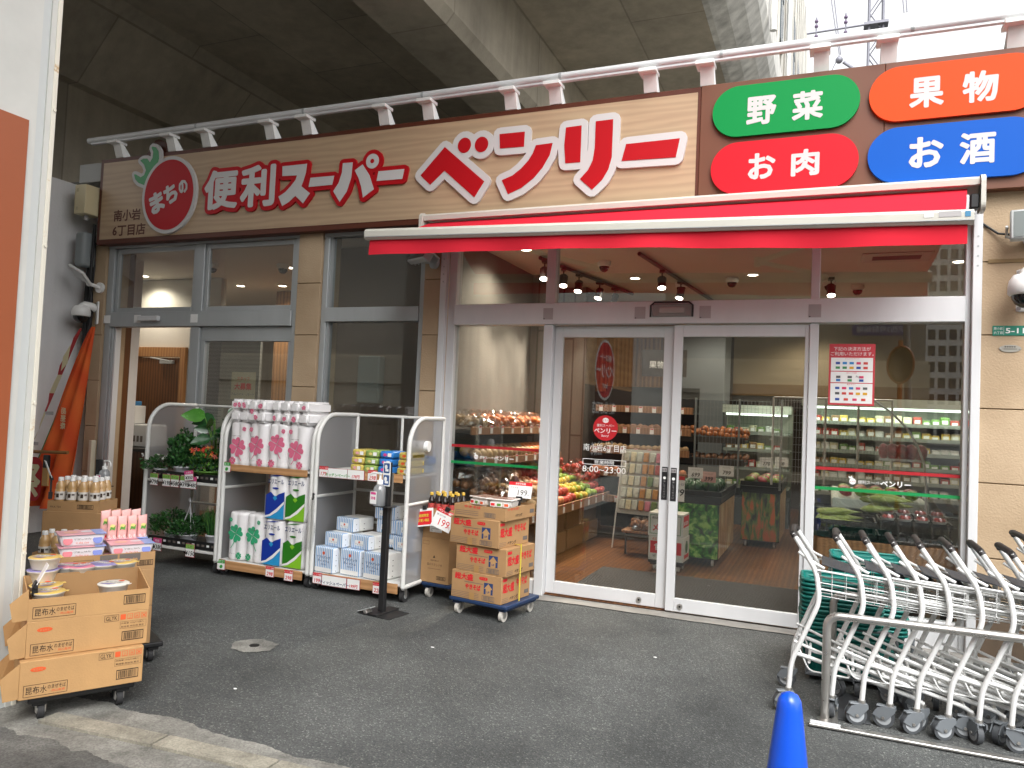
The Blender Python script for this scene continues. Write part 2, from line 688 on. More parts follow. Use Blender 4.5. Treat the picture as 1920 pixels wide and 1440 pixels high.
CARD2 = pm('cardboard_light', '#b68e5e', 0.8, 0, 0.08, 5, 0.10, 120)
CARDIN = pm('cardboard_inside', '#9a7850', 0.85, 0, 0.08, 5)
# ================================================================== ground
def asphalt():
    m, nt, b = newmat('asphalt')
    tc = N(nt, 'ShaderNodeTexCoord')
    big = N(nt, 'ShaderNodeTexNoise')
    big.inputs['Scale'].default_value = 0.55
    big.inputs['Detail'].default_value = 7
    big.inputs['Roughness'].default_value = 0.62
    nt.links.new(tc.outputs['Object'], big.inputs['Vector'])
    rp = N(nt, 'ShaderNodeValToRGB')
    rp.color_ramp.elements[0].position = 0.33
    rp.color_ramp.elements[1].position = 0.72
    rp.color_ramp.elements[0].color = (0.037, 0.040, 0.040, 1)
    rp.color_ramp.elements[1].color = (0.128, 0.134, 0.131, 1)
    nt.links.new(big.outputs['Fac'], rp.inputs['Fac'])
    vo = N(nt, 'ShaderNodeTexVoronoi')
    vo.inputs['Scale'].default_value = 150
    nt.links.new(tc.outputs['Object'], vo.inputs['Vector'])
    bw = N(nt, 'ShaderNodeSeparateColor')
    nt.links.new(vo.outputs['Color'], bw.inputs[0])
    sp = N(nt, 'ShaderNodeValToRGB')
    sp.color_ramp.elements[0].position = 0.1
    sp.color_ramp.elements[0].color = (0.7, 0.7, 0.7, 1)
    sp.color_ramp.elements[1].position = 0.9
    sp.color_ramp.elements[1].color = (1.24, 1.24, 1.22, 1)
    e = sp.color_ramp.elements.new(0.99)
    e.color = (2.6, 2.55, 2.4, 1)
    nt.links.new(bw.outputs[0], sp.inputs['Fac'])
    mm = N(nt, 'ShaderNodeMix', data_type='RGBA', blend_type='MULTIPLY')
    mm.inputs[0].default_value = 1
    nt.links.new(rp.outputs['Color'], mm.inputs[6])
    nt.links.new(sp.outputs['Color'], mm.inputs[7])
    nt.links.new(mm.outputs[2], b.inputs['Base Color'])
    bp = N(nt, 'ShaderNodeBump')
    bp.inputs['Strength'].default_value = 0.7
    bp.inputs['Distance'].default_value = 0.006
    nt.links.new(vo.outputs['Distance'], bp.inputs['Height'])
    nt.links.new(bp.outputs[0], b.inputs['Normal'])
    b.inputs['Roughness'].default_value = 0.82
    return m
ASPH = asphalt()
g = MB()
g.add([(-400, -400, 0), (400, -400, 0), (400, 400, 0), (-400, 400, 0)], [(0, 1, 2, 3)], ASPH)
tag(g.build('ground'), kind='structure')

# worn concrete border at the lower left: kerb stones, patched mortar, older road surface beyond
def rough_poly(pts, amp, n=10, seed=0, hard=()):
    rnd = random.Random(seed)
    o = []
    for i in range(len(pts)):
        a, b = Vector(pts[i]), Vector(pts[(i + 1) % len(pts)])
        k = 1 if i in hard else n
        for j in range(k):
            p = a.lerp(b, j / k)
            d = (b - a).normalized()
            w = 0 if i in hard else sum(noise.noise(Vector((p.x * f_ + seed, p.y * f_, seed * 1.7))) / f_ ** .75 for f_ in (3, 7, 16, 35, 70)) * 4
            o.append(tuple(p + Vector((-d.y, d.x)) * amp * w))
    return o
MORTAR = concrete_mat('old_mortar', '#787771', 0.62, streak=0.15, scale=4.0, fine=.22)
KERB = concrete_mat('kerb_stone', '#8d897c', 0.35, streak=0.2, scale=6.0, fine=.18)
OLDROAD = concrete_mat('old_road_surface', '#5c5c59', 0.6, streak=0.15, scale=2.6, fine=.3)
g = MB()
g.poly(rough_poly([(-3.70, -3.42), (-3.29, -3.385), (-2.95, -3.395), (-2.54, -3.42), (-1.91, -3.41), (-1.0, -3.42), (-1.0, -3.62), (-2.4, -5.2), (-4.2, -4.6)], 0.022, 60, 3), (0, 0, 0.004), X, Y, MORTAR)
tag(g.build('mortar_patch'), kind='structure')
g = MB()
g.poly(rough_poly([(-3.9, -3.86), (-3.25, -3.82), (-2.75, -3.80), (-1.9, -3.86), (-0.9, -4.0), (-1.4, -5.1), (-3.9, -5.6)], 0.035, 60, 8), (0, 0, 0.008), X, Y, OLDROAD)
tag(g.build('old_road'), kind='structure')
g = MB()
ks = [(-3.40, -3.655), (-2.74, -3.600), (-2.14, -3.565), (-1.40, -3.54)]
for i in range(3):
    a, b = Vector(ks[i]), Vector(ks[i + 1])
    d = (b - a).normalized()
    nn = Vector((-d.y, d.x))
    a2, b2 = a + d * 0.006, b - d * 0.006
    q = [a2 - nn * 0.055, b2 - nn * 0.055, b2 + nn * 0.055, a2 + nn * 0.055]
    g.add([(p.x, p.y, 0.004) for p in q] + [(p.x, p.y, 0.018) for p in q], [(4, 5, 6, 7), (0, 1, 5, 4), (1, 2, 6, 5), (2, 3, 7, 6), (3, 0, 4, 7)], KERB)
tag(g.build('kerb'), kind='structure')
# threshold strip of cement in front of the glass doors
g = MB()
g.poly(rough_poly([(-3.3, -0.16), (1.2, -0.16), (1.2, 0.02), (-3.3, 0.02)], 0.012, 160, 5, hard=(1, 2, 3)), (0, 0, 0.006), X, Y, concrete_mat('threshold_cement', '#8a8781', 0.35, streak=0.4))
tag(g.build('threshold'), kind='structure')
# small mortar disc with a hole (survey pin) in the tarmac
g = MB()
rnd = random.Random(4)
g.poly([(0.15 * math.cos(a * .26) * rnd.uniform(.88, 1.1), 0.13 * math.sin(a * .26) * rnd.uniform(.88, 1.1)) for a in range(24)], (0, 0, 0), X, Y, MORTAR)
g.cyl((0.0, 0.0, 0.0005), (0.0, 0.0, 0.003), 0.032, INK, n=16)
o = g.build('drain_cap', loc=(-3.34, -2.30, 0.005))
tag(o, 'round pale mortar patch with a dark hole in the tarmac', 'drain cap')
# scraps on the tarmac
rnd = random.Random(21)
for i, (x, y) in enumerate([(-2.92, -2.93), (-2.35, -1.75), (-0.55, -2.9), (-1.0, -1.2)]):
    g = MB()
    g.poly([(rnd.uniform(.6, 1) * .014 * math.cos(a), rnd.uniform(.6, 1) * .009 * math.sin(a)) for a in (0, 1, 2, 3, 4, 5)], (0, 0, 0), X, Y, PAPER, thick=0.003, lift=0.004)
    tag(g.build('litter_scrap', loc=(x, y, 0.001)), 'tiny pale scrap of litter lying on the dark tarmac', 'litter', 'tiny litter scraps on the tarmac')

# ================================================================== railway viaduct overhead
VIA = concrete_mat('viaduct_concrete', '#bbb19f', 0.3, panel=(2.7, 1.35), rot=(0, 0, R(90)), streak=0.3, dark=0.62)
VIAS = concrete_mat('viaduct_side_concrete', '#c4c2bc', 0.45, streak=0.6)
via = thing('railway_viaduct', 'grey concrete railway viaduct passing overhead above the shop', 'viaduct', (0, 0, 0))
y0, y1 = -13.0, 26.0
def extr(prof, m, name, ya=y0, yb=y1):
    g = MB()
    n = len(prof)
    vs = [(x, ya, z) for x, z in prof] + [(x, yb, z) for x, z in prof]
    g.add(vs, [(i, (i + 1) % n, n + (i + 1) % n, n + i) for i in range(n)] + [tuple(range(n)), tuple(range(n, 2 * n))[::-1]], m)
    return g.build(name, via)
extr([(-5.03, 7.13), (-5.03, 6.12), (-4.93, 6.0), (-4.17, 6.0), (-4.07, 6.12), (-4.07, 7.13)], VIA, 'girder')
extr([(-10.4, 7.13), (-9.3, 7.13), (-10.2, 6.1), (-10.4, 6.1)], VIA, 'haunch')
extr([(-10.4, 7.135), (-1.68, 7.135), (-1.68, 8.1), (-10.4, 8.1)], VIA, 'deck_slab')
extr([(-1.679, 7.13), (-1.60, 7.14), (-1.40, 7.22), (-1.20, 7.36), (-1.05, 7.52), (-0.98, 7.70), (-0.98, 8.3), (-1.679, 8.3)], VIAS, 'fascia')  # lighter concrete than the deck: light on this edge put into its colour
for yy in (-5.5, 8.0):
    extr([(-10.38, 7.12), (-10.38, 6.4), (-5.05, 6.25), (-5.05, 7.12)], VIA, 'cross_beam', yy, yy + 0.7) if yy > 0 else None
DARKPANE = pm('viaduct_window', '#4f5a60', 0.25)
LOUV = pm('viaduct_cladding', '#8d8779', 0.6, 0, 0.12, 2)
g = MB()
for i in range(24):
    ya = -6 + i * 1.2
    g.box(-1.16, -1.04, ya, ya + 1.17, 8.30, 15.5, LOUV)
    g.box(-1.03, -0.99, ya + 1.0, ya + 1.05, 8.30, 15.5, VIAS)
g.build('noise_barrier', via)
g = MB()
for i in range(9):
    ya = 1.5 + i * 2.4
    for zz in (8.9, 9.9, 10.9):
        g.box(-1.035, -1.0, ya, ya + .9, zz, zz + .85, DARKPANE)
g.build('window_panel', via)
for yy in (5.6, 9.6):
    MB().cyl((-0.90, yy, 7.5), (-0.90, yy, 15), 0.05, WHITE, n=10).build('downpipe', via)

# side wall, and unseen end wall added to darken the space under the tracks
g = MB()
g.box(-10.7, -10.4, -1.0, 26, 0, 8.1, VIA)
g.box(-10.4, -1.3, 14.0, 14.4, 3.0, 7.12, VIA)
g.build('side_and_shade_wall', via)

# grey concrete side wall beside the shop entrance
SIDEW = concrete_mat('side_wall_concrete', '#dddcdc', 0.14, streak=0.5)
g = MB()
g.box(-10.39, -8.15, -2.2, 0.9, 0, 4.0, SIDEW)
o = g.build('concrete_wall')
tag(o, 'plain grey concrete wall at left behind the folded orange flag', 'wall')

# near left: white painted steel panel of the neighbouring shop, rusty corner angle, brown board
PANELW = pm('white_painted_steel', '#c9c9c3', 0.5, 0, 0.10, 1.6, 0.05, 14)
def rust_paint():
    m, nt, b = newmat('rusty_white_paint')
    tc = N(nt, 'ShaderNodeTexCoord')
    nz = N(nt, 'ShaderNodeTexNoise')
    nz.inputs['Scale'].default_value = 7
    nz.inputs['Detail'].default_value = 9
    nz.inputs['Roughness'].default_value = 0.75
    nt.links.new(tc.outputs['Object'], nz.inputs['Vector'])
    rp = N(nt, 'ShaderNodeValToRGB')
    rp.color_ramp.elements[0].position = 0.58
    rp.color_ramp.elements[0].color = c('#ded9ca')
    rp.color_ramp.elements[1].position = 0.74
    rp.color_ramp.elements[1].color = c('#8a5128')
    e = rp.color_ramp.elements.new(0.64)
    e.color = c('#c9ac83')
    nt.links.new(nz.outputs['Fac'], rp.inputs['Fac'])
    nt.links.new(rp.outputs['Color'], b.inputs['Base Color'])
    b.inputs['Roughness'].default_value = 0.6
    return m
RUST = rust_paint()
nb = thing('steel_panel_wall', 'white painted steel wall with rusty corner edge at far left', 'wall', (0, 0, 0))
g = MB()
g.box(-6.0, -3.70, -12, -3.701, 0, 6.2, PANELW)
g.build('panel', nb)
g = MB()
g.box(-3.80, -3.702, -3.70, -3.660, 0, 6.2, pm('flange_grey', '#c3c6c4', .5))
g.build('flange', nb)
g = MB()
g.box(-3.80, -3.694, -3.659, -3.632, 0, 6.2, PANELW)
g.box(-3.80, -3.690, -3.631, -3.606, 0, 6.2, RUST, 0.003)
for zz in (0.75, 1.5, 2.3, 3.0, 3.6):
    g.cyl((-3.690, -3.618, zz), (-3.684, -3.618, zz), 0.009, RUST, n=8)
g.build('corner_angle', nb)
BOARD = pm('brown_board', '#9c5330', 0.45, 0, 0.06, 1.0)
BOARDD = pm('dark_brown_board', '#4a2f24', 0.5)
BOARDW = wood_mat('board_wood_print', '#b5804f', '#cf9d68', (1, 1, 1), 0.5, 2.0, 3.0, bands='Z')
bs = thing('shop_board', 'brown advertising board fixed on the white steel wall at far left', 'sign board', (-3.70, 0, 0))
g = MB()
g.box(0.002, 0.012, -5.605, -3.745, 0.45, 2.90, BOARD)
g.box(0.002, 0.022, -8.8, -5.61, 2.101, 3.3, BOARDW)
g.box(0.002, 0.022, -8.8, -5.61, 0.5, 2.1, BOARDD)
g.build('panel', bs)
g = MB()
U = Vector((0, 1, 0))
g.poly(circle(-6.75, 2.40, 0.64, 0.54), (0.022, 0, 0), U, Z, WHITE, lift=0.003)
g.poly(circle(-6.75, 2.40, 0.575, 0.495), (0.022, 0, 0), U, Z, REDINK, lift=0.006)
g.text('便利スーパー', (0.022, -6.75, 2.56), U, Z, 0.12, PAPER, 0.03, 0.009, center=True)
g.text('ベンリー', (0.022, -6.75, 2.26), U, Z, 0.24, PAPER, 0.04, 0.009, center=True)
g.text('Benry!', (0.022, -6.75, 2.05), U, Z, 0.13, PAPER, 0.03, 0.009, center=True)
g.text('南小岩6丁目店', (0.022, -6.75, 1.62), U, Z, 0.22, PAPER, 0.035, 0.004, center=True)
g.text('営業時間', (0.022, -6.75, 1.30), U, Z, 0.12, PAPER, 0, 0.004, center=True)
g.text('8:00~23:00', (0.022, -6.75, 0.90), U, Z, 0.24, PAPER, 0.035, 0.004, center=True)
g.build('lettering', bs)

# ================================================================== shop building
shop = thing('shop_building', 'small supermarket with cream tiled front and glass entrance under the viaduct', 'shop', (0, 0, 0))
def stucco():
    m, nt, b = newmat('cream_tile')
    tc = N(nt, 'ShaderNodeTexCoord')
    n1 = N(nt, 'ShaderNodeTexNoise')
    n1.inputs['Scale'].default_value = 1.7
    n1.inputs['Detail'].default_value = 8
    nt.links.new(tc.outputs['Object'], n1.inputs['Vector'])
    rp = N(nt, 'ShaderNodeValToRGB')
    rp.color_ramp.elements[0].position = 0.3
    rp.color_ramp.elements[0].color = c('#a48d70')
    rp.color_ramp.elements[1].position = 0.62
    rp.color_ramp.elements[1].color = c('#b8a184')
    nt.links.new(n1.outputs['Fac'], rp.inputs['Fac'])
    n2 = N(nt, 'ShaderNodeTexNoise')
    n2.inputs['Scale'].default_value = 75
    n2.inputs['Detail'].default_value = 3
    nt.links.new(tc.outputs['Object'], n2.inputs['Vector'])
    bp = N(nt, 'ShaderNodeBump')
    bp.inputs['Strength'].default_value = 0.5
    bp.inputs['Distance'].default_value = 0.006
    nt.links.new(n2.outputs['Fac'], bp.inputs['Height'])
    nt.links.new(rp.outputs['Color'], b.inputs['Base Color'])
    nt.links.new(bp.outputs[0], b.inputs['Normal'])
    b.inputs['Roughness'].default_value = 0.75
    return m
TILE = stucco()
JOINT = pm('dark_joint', '#86704f', 0.9)
def tiled(name, x0, x1, zs, xs=None):
    g = MB()
    g.box(x0 + .004, x1 - .004, -0.018, 0.30, 0.0, zs[-1], JOINT)
    xs = xs or [x0, x1]
    for a, b in zip(zs[:-1], zs[1:]):
        for p, q in zip(xs[:-1], xs[1:]):
            g.box(p, q, -0.03, -0.0185, a + .004, b - .004, TILE, 0.003)
    # return faces of the blocks
    g.box(x0, x0 + .0035, -0.0185, 0.29, 0, zs[-1], TILE)
    g.box(x1 - .0035, x1, -0.0185, 0.29, 0, zs[-1], TILE)
    return g.build(name, shop)
ZS = [0.02, 0.17, 0.69, 1.21, 1.73, 2.25, 2.77, 3.29]
tiled('pillar', -7.86, -7.685, ZS)
tiled('pillar', -4.975, -4.695, ZS)
tiled('pillar', -3.515, -3.335, ZS)
o = tiled('wall', 0.985, 4.2, [0.36, 0.69, 1.21, 1.73, 2.25, 2.77, 3.29], [0.985, 2.05, 3.1, 4.2])
g = MB()
g.box(0.985, 4.2, -0.028, 0.3, 0.0, 0.30, pm('wall_base', '#5b4c3d', 0.9, 0, .2, 4))
g.box(0.985, 4.2, -0.036, -0.0, 0.30, 0.36, pm('sill_cream', '#cbb48d', 0.8))
g.box(1.02, 4.2, -0.040, -0.0305, 2.76, 2.785, JOINT)
g.build('wall_base', shop)
# wall behind the sign, roof, back and far walls
WALLIN = pm('inner_wall', '#b9b6ae', 0.8, 0, 0.05, 2)
g = MB()
g.box(-7.86, 4.2, 0.0, 0.30, 3.295, 4.2, WALLIN)
g.build('sign_wall', shop)
g = MB()
g.box(-10.35, 4.2, 0.31, 10.3, 3.9, 4.2, concrete_mat('roof_concrete', '#77756f', 0.3))
g.build('roof', shop)
g = MB()
g.box(-10.35, 4.2, 0.305, 10.0, 3.30, 3.42, pm('ceiling_white', '#cfc9be', 0.85, 0, 0.03, 2))
g.build('ceiling', shop)
SLAT = wood_mat('wood_slat_wall', '#7a5636', '#a8794c', (1, 1, .12), 0.5, 5, 2.5, planks=(3.2, 0.12, (R(90), 0, R(90))), bands='X')
g = MB()
g.box(-10.35, -3.66, 9.0, 9.2, 0, 3.3, WALLIN)
g.box(-3.44, 4.2, 9.0, 9.2, 0, 3.3, pm('back_wall_dark', '#4c433b', 0.8))
g.box(4.0, 4.2, 0.31, 9.0, 0, 3.3, WALLIN)
g.build('back_wall', shop)
CONC = concrete_mat('boardformed_concrete', '#77726b', 0.25, panel=(2.6, 0.16, ), rot=(R(90), 0, R(90)), streak=0.5)
g = MB()
g.box(-3.65, -3.45, 0.31, 4.2, 0, 3.3, CONC)
g.box(-3.449, -3.25, 2.6, 3.0, 0, 3.3, CONC)
g.box(-3.449, -3.03, 3.56, 4.1, 0, 3.3, CONC)
g.build('inner_wall', shop)
g = MB()
g.box(-3.65, -2.1, 4.9, 5.05, 1.95, 3.3, SLAT)
g.box(-3.65, -2.1, 4.9, 5.05, 0, 1.949, pm('brown_partition', '#3c2b24', 0.6))
g.build('partition_wall', shop)
# floor
FLOORW = wood_mat('wood_floor', '#56331d', '#85572f', (1, .15, 1), 0.32, 6, 3, planks=(1.2, 0.15, (0, 0, R(90))), bands='X')
g = MB()
g.add([(-10.35, 0.02, 0.012), (4.0, 0.02, 0.012), (4.0, 9.0, 0.012), (-10.35, 9.0, 0.012)], [(0, 1, 2, 3)], FLOORW)
tag(g.build('floor'), kind='structure')
# door mat
def matmat():
    m, nt, b = newmat('ribbed_mat')
    tc = N(nt, 'ShaderNodeTexCoord')
    wv = N(nt, 'ShaderNodeTexWave', wave_type='BANDS', bands_direction='DIAGONAL')
    wv.inputs['Scale'].default_value = 14
    wv.inputs['Distortion'].default_value = 2
    nt.links.new(tc.outputs['Object'], wv.inputs['Vector'])
    rp = N(nt, 'ShaderNodeValToRGB')
    rp.color_ramp.elements[0].color = c('#2c2a29')
    rp.color_ramp.elements[1].color = c('#4d4744')
    nt.links.new(wv.outputs['Fac'], rp.inputs['Fac'])
    nt.links.new(rp.outputs['Color'], b.inputs['Base Color'])
    bp = N(nt, 'ShaderNodeBump')
    bp.inputs['Distance'].default_value = 0.01
    nt.links.new(wv.outputs['Fac'], bp.inputs['Height'])
    nt.links.new(bp.outputs[0], b.inputs['Normal'])
    b.inputs['Roughness'].default_value = 0.9
    return m
g = MB()
g.box(-2.1, -0.12, 0.18, 1.45, 0.013, 0.026, matmat(), 0.004)
tag(g.build('door_mat'), 'dark ribbed door mat on wooden floor inside the glass doors', 'mat')

# ------------------------------------------------------------------ left entrance window wall (X -7.68 .. -4.98)
win = MB()
FR = ALU
y0, y1 = 0.0, 0.10
win.box(-7.68, -7.585, y0, y1, 0.0, 3.245, FR, 0.004)          # left jamb
win.box(-5.04, -4.98, y0, y1, 0.0, 3.245, FR, 0.004)           # right jamb
win.box(-7.68, -4.98, y0 - .006, y1, 3.2455, 3.29, FR, 0.004)  # head
win.box(-6.372, -6.255, y0 + .01, y1, 2.512, 3.244, FR, 0.004)  # upper mullion
win.box(-7.584, -5.041, y0 - .02, y1, 2.345, 2.51, FR, 0.004)  # transom bar
win.box(-6.39, -6.26, y0 + .004, y1, 0.0, 2.344, FR, 0.004)    # lower mullion
win.box(-6.259, -5.041, y0 + .03, y1, 2.19, 2.344, FR, 0.004)
win.box(-6.259, -5.041, y0 + .03, y1, 0.0, 0.10, FR, 0.004)
win.box(-5.095, -5.041, y0 + .03, y1, 0.101, 2.189, FR, 0.003)
win.box(-6.259, -6.20, y0 + .03, y1, 0.101, 2.189, FR, 0.003)
win.box(-7.584, -7.552, y0 + .012, y1, 0.0, 2.344, FR, 0.003)
win.box(-7.551, -7.522, y0 + .028, y1, 0.0, 2.344, ALUW, 0.003)
wf = win.build('window', shop)
def sash(par, x0, x1, z0, z1, y, t=0.035, m=FR):
    g = MB()
    g.box(x0, x0 + t, y, y + .04, z0, z1, m, .003)
    g.box(x1 - t, x1, y, y + .04, z0, z1, m, .003)
    g.box(x0 + t + .0005, x1 - t - .0005, y, y + .04, z0, z0 + t, m, .003)
    g.box(x0 + t + .0005, x1 - t - .0005, y, y + .04, z1 - t, z1, m, .003)
    g.build('frame', par)
    g = MB()
    g.box(x0 + t - .004, x1 - t + .004, y + .018, y + .024, z0 + t - .004, z1 - t + .004, GLASS)
    return g.build('pane', par)
sash(wf, -7.58, -6.375, 2.515, 3.24, 0.03, 0.05)
sash(wf, -6.252, -5.045, 2.515, 3.24, 0.03, 0.05)
g = MB()
g.box(-6.205, -5.09, 0.06, 0.066, 0.095, 2.195, GLASS)
g.build('pane', wf)
for x in (-7.62, -7.15, -6.32):
    MB().box(x - .05, x + .05, -0.0225, -0.0205, 2.385, 2.475, PAPER).build('notice_sticker', wf)
g = MB()
g.box(-7.10, -6.80, -0.075, -0.022, 2.40, 2.46, ALUW, 0.012, 3)
g.build('door_sensor', wf)
# open sliding leaf parked behind the fixed light
g = MB()
g.box(-6.50, -6.40, 0.11, 0.15, 0.02, 2.33, FR, .003)
g.build('door', shop)
# second window (X -4.69 .. -3.52)
win = MB()
win.box(-4.69, -4.63, 0.0, 0.1, 0.0, 3.235, FR, 0.004)
win.box(-3.575, -3.52, 0.0, 0.1, 0.0, 3.235, FR, 0.004)
win.box(-4.69, -3.52, -0.004, 0.1, 3.236, 3.29, FR, 0.004)
win.box(-4.629, -3.576, -0.012, 0.1, 2.385, 2.525, FR, 0.004)
win.box(-4.629, -3.576, 0.0, 0.1, 0.0, 0.12, FR, 0.004)
win.box(-4.6285, -4.605, 0.02, 0.09, 0.121, 2.384, FR)
win.box(-4.6285, -4.605, 0.02, 0.09, 2.526, 3.235, FR)
w2 = win.build('window', shop)
g = MB()
g.box(-4.61, -3.572, 0.05, 0.056, 0.118, 2.387, GLASS)
g.box(-4.61, -3.572, 0.05, 0.056, 2.523, 3.24, GLASS)
g.build('pane', w2)

# ------------------------------------------------------------------ glass entrance (X -3.33 .. 0.98)
win = MB()
F2 = ALUW
win.box(-3.268, -3.19, 0.0, 0.11, 0.0, 3.25, F2, 0.004)
win.box(0.89, 0.925, 0.0, 0.11, 0.0, 3.25, F2, 0.004)
win.box(-3.189, 0.889, -0.03, 0.11, 2.345, 2.53, F2, 0.004)
win.box(-3.189, 0.889, 0.0, 0.11, 3.19, 3.25, F2, 0.004)
for a, b in ((-2.312, -2.228), (-0.142, -0.078)):
    win.box(a, b, 0.004, 0.11, 2.531, 3.189, F2, 0.004)
    win.box(a, b, -0.012, 0.11, 0.0, 2.344, F2, 0.004)
win.box(-3.189, -2.313, 0.01, 0.1, 0.0, 0.12, F2, 0.004)
win.box(-0.077, 0.889, 0.01, 0.1, 0.0, 0.20, F2, 0.004)
w3 = win.build('window', shop)
g = MB()
for a, b in ((-3.19, -2.31), (-2.23, -0.14), (-0.08, 0.89)):
    g.box(a, b, 0.055, 0.061, 2.528, 3.192, GLASS)
g.box(-3.19, -2.31, 0.05, 0.056, 0.118, 2.347, GLASS)
g.box(-0.08, 0.89, 0.05, 0.056, 0.198, 2.347, GLASS)
g.build('pane', w3)
STK = pm('silver_sticker', '#aaa6a6', 0.5)
for px in (-2.27, -1.46, -0.93, -0.11):
    g = MB()
    g.box(px - .045, px + .045, -0.0325, -0.0305, 2.385, 2.485, STK)
    g.box(px - .04, px - .03, -0.0345, -0.033, 2.388, 2.395, INK)
    g.build('notice_sticker', w3)
g = MB()
g.box(-1.355, -1.035, -0.045, -0.031, 2.40, 2.505, pm('sensor_plate', '#8d8683', .4), 0.006, 2)
g.tube([(-1.365, -.06, 2.395), (-1.365, -.06, 2.49), (-1.335, -.06, 2.515), (-1.055, -.06, 2.515), (-1.025, -.06, 2.49), (-1.025, -.06, 2.395)], 0.008, BLACK, 8)
g.box(-1.30, -1.09, -0.062, -0.046, 2.425, 2.475, pm('sensor_eye', '#a49a95', .25), 0.008, 2)
g.build('door_sensor', w3)
STRIPR = pm('red_stripe_film', '#a8242b', 0.4)
STRIPG = pm('green_stripe_film', '#17894a', 0.4)
FILMW = pm('white_film', '#f2f4f2', 0.5)
for a, b in ((-3.188, -2.314), (-0.076, 0.888)):
    MB().box(a, b, 0.047, 0.0492, 1.228, 1.252, STRIPR).build('safety_stripe', w3)
    MB().box(a, b, 0.047, 0.0492, 1.078, 1.102, STRIPG).build('safety_stripe', w3)
def small_logo(g, x, z, s, y=0.049):
    o = (x, y, z)
    g.poly(circle(0.03 * s, 0.03 * s, 0.028 * s, n=20), o, X, Z, FILMW, lift=0.001)
    g.poly([(0.0, 0.06 * s), (0.012 * s, 0.055 * s), (0.03 * s, 0.058 * s), (0.022 * s, 0.085 * s), (0.012 * s, 0.067 * s), (-0.005 * s, 0.078 * s)], o, X, Z, FILMW, lift=0.001)
    g.text('まちの', (x + .03 * s, y, z + .022 * s), X, Z, 0.014 * s, STRIPR, 0.02, 0.002, center=True)
    g.text('便利スーパー', (x + .075 * s, y, z + .012 * s), X, Z, 0.032 * s, FILMW, 0.02, 0.001)
    g.text('ベンリー', (x + .26 * s, y, z + .002 * s), X, Z, 0.052 * s, FILMW, 0.03, 0.001)
g = MB()
small_logo(g, -2.96, 1.125, 0.78)
small_logo(g, 0.16, 1.13, 0.83)
g.build('lettering', w3)
# sliding door leaves
def leaf(x0, x1, y, sl, sr, sticker):
    d = MB()
    d.box(x0, x0 + sl, y, y + .04, 0.02, 2.335, F2, .003)
    d.box(x1 - sr, x1, y, y + .04, 0.02, 2.335, F2, .003)
    d.box(x0 + sl + .0005, x1 - sr - .0005, y + .001, y + .039, 2.24, 2.335, F2, .003)
    d.box(x0 + sl + .0005, x1 - sr - .0005, y + .001, y + .039, 0.02, 0.125, F2, .003)
    o = d.build('door', shop)
    g = MB()
    g.box(x0 + sl - .003, x1 - sr + .003, y + .016, y + .022, 0.12, 2.245, GLASS)
    g.build('pane', o)
    g = MB()
    kx = (x0 + .12) if sticker == 'R' else (x1 - .22)
    g.cyl((kx, y - .008, 0.065), (kx, y + .0005, 0.065), 0.022, STEEL, n=18)
    g.cyl((kx, y - .010, 0.065), (kx, y - .008, 0.065), 0.009, INK, n=12)
    g.build('lock', o)
    g = MB()
    hx = (x0 + sl / 2) if sticker == 'R' else (x1 - sr / 2)
    g.box(hx - .024, hx + .024, y - .004, y - .0005, 0.90, 1.17, pm('handle_plate', '#1e1e20', .4), .002)
    g.box(hx - .02, hx + .02, y - .0055, y - .0042, 1.13, 1.16, STK)
    g.text('自動', (hx, y - .0042, 1.135), X, Z, 0.018, INK, 0, 0.002, center=True)
    g.poly(circle(0, 0, .012, n=16), (hx, y - .0042, 1.08), X, Z, FILMW, lift=.001)
    for k, ch in enumerate('押してください'):
        g.text(ch, (hx, y - .0042, 1.045 - k * .021), X, Z, 0.014, STK, 0, 0.001, center=True)
    g.build('handle', o)
    return o
dl = leaf(-2.226, -1.182, 0.055, 0.075, 0.085, 'L')
dr = leaf(-1.178, -0.144, 0.005, 0.072, 0.030, 'R')
g = MB()
yy = 0.069
g.poly(circle(-1.745, 1.465, 0.108, n=40), (0, yy, 0), X, Z, pm('red_film', '#c4232c', 0.45), lift=0.0015)
g.poly(circle(-1.745, 1.53, 0.028, 0.022, n=20), (0, yy, 0), X, Z, FILMW, lift=0.003)
g.text('まちの', (-1.745, yy, 1.522), X, Z, 0.016, REDINK, 0.02, 0.0045, center=True)
g.text('便利スーパー', (-1.745, yy, 1.474), X, Z, 0.024, FILMW, 0.01, 0.003, center=True)
g.text('ベンリー', (-1.745, yy, 1.42), X, Z, 0.042, FILMW, 0.03, 0.003, center=True)
g.text('Benry!', (-1.745, yy, 1.385), X, Z, 0.023, FILMW, 0.01, 0.003, center=True)
g.text('南小岩6丁目店', (-1.745, yy, 1.265), X, Z, 0.060, FILMW, 0.01, 0.0015, w=0.375, center=True)
for a, b, d, e in ((-1.935, -1.555, 1.193, 1.197), (-1.935, -1.555, 1.148, 1.152), (-1.935, -1.931, 1.152, 1.193), (-1.559, -1.555, 1.152, 1.193)):
    g.box(a, b, yy - .002, yy - .0005, d, e, FILMW)
g.text('営業時間', (-1.745, yy, 1.158), X, Z, 0.03, FILMW, 0.0, 0.0015, w=0.17, center=True)
g.text('8:00~23:00', (-1.745, yy, 1.085), X, Z, 0.052, FILMW, 0.01, 0.0015, w=0.38, center=True)
g.build('lettering', dl)
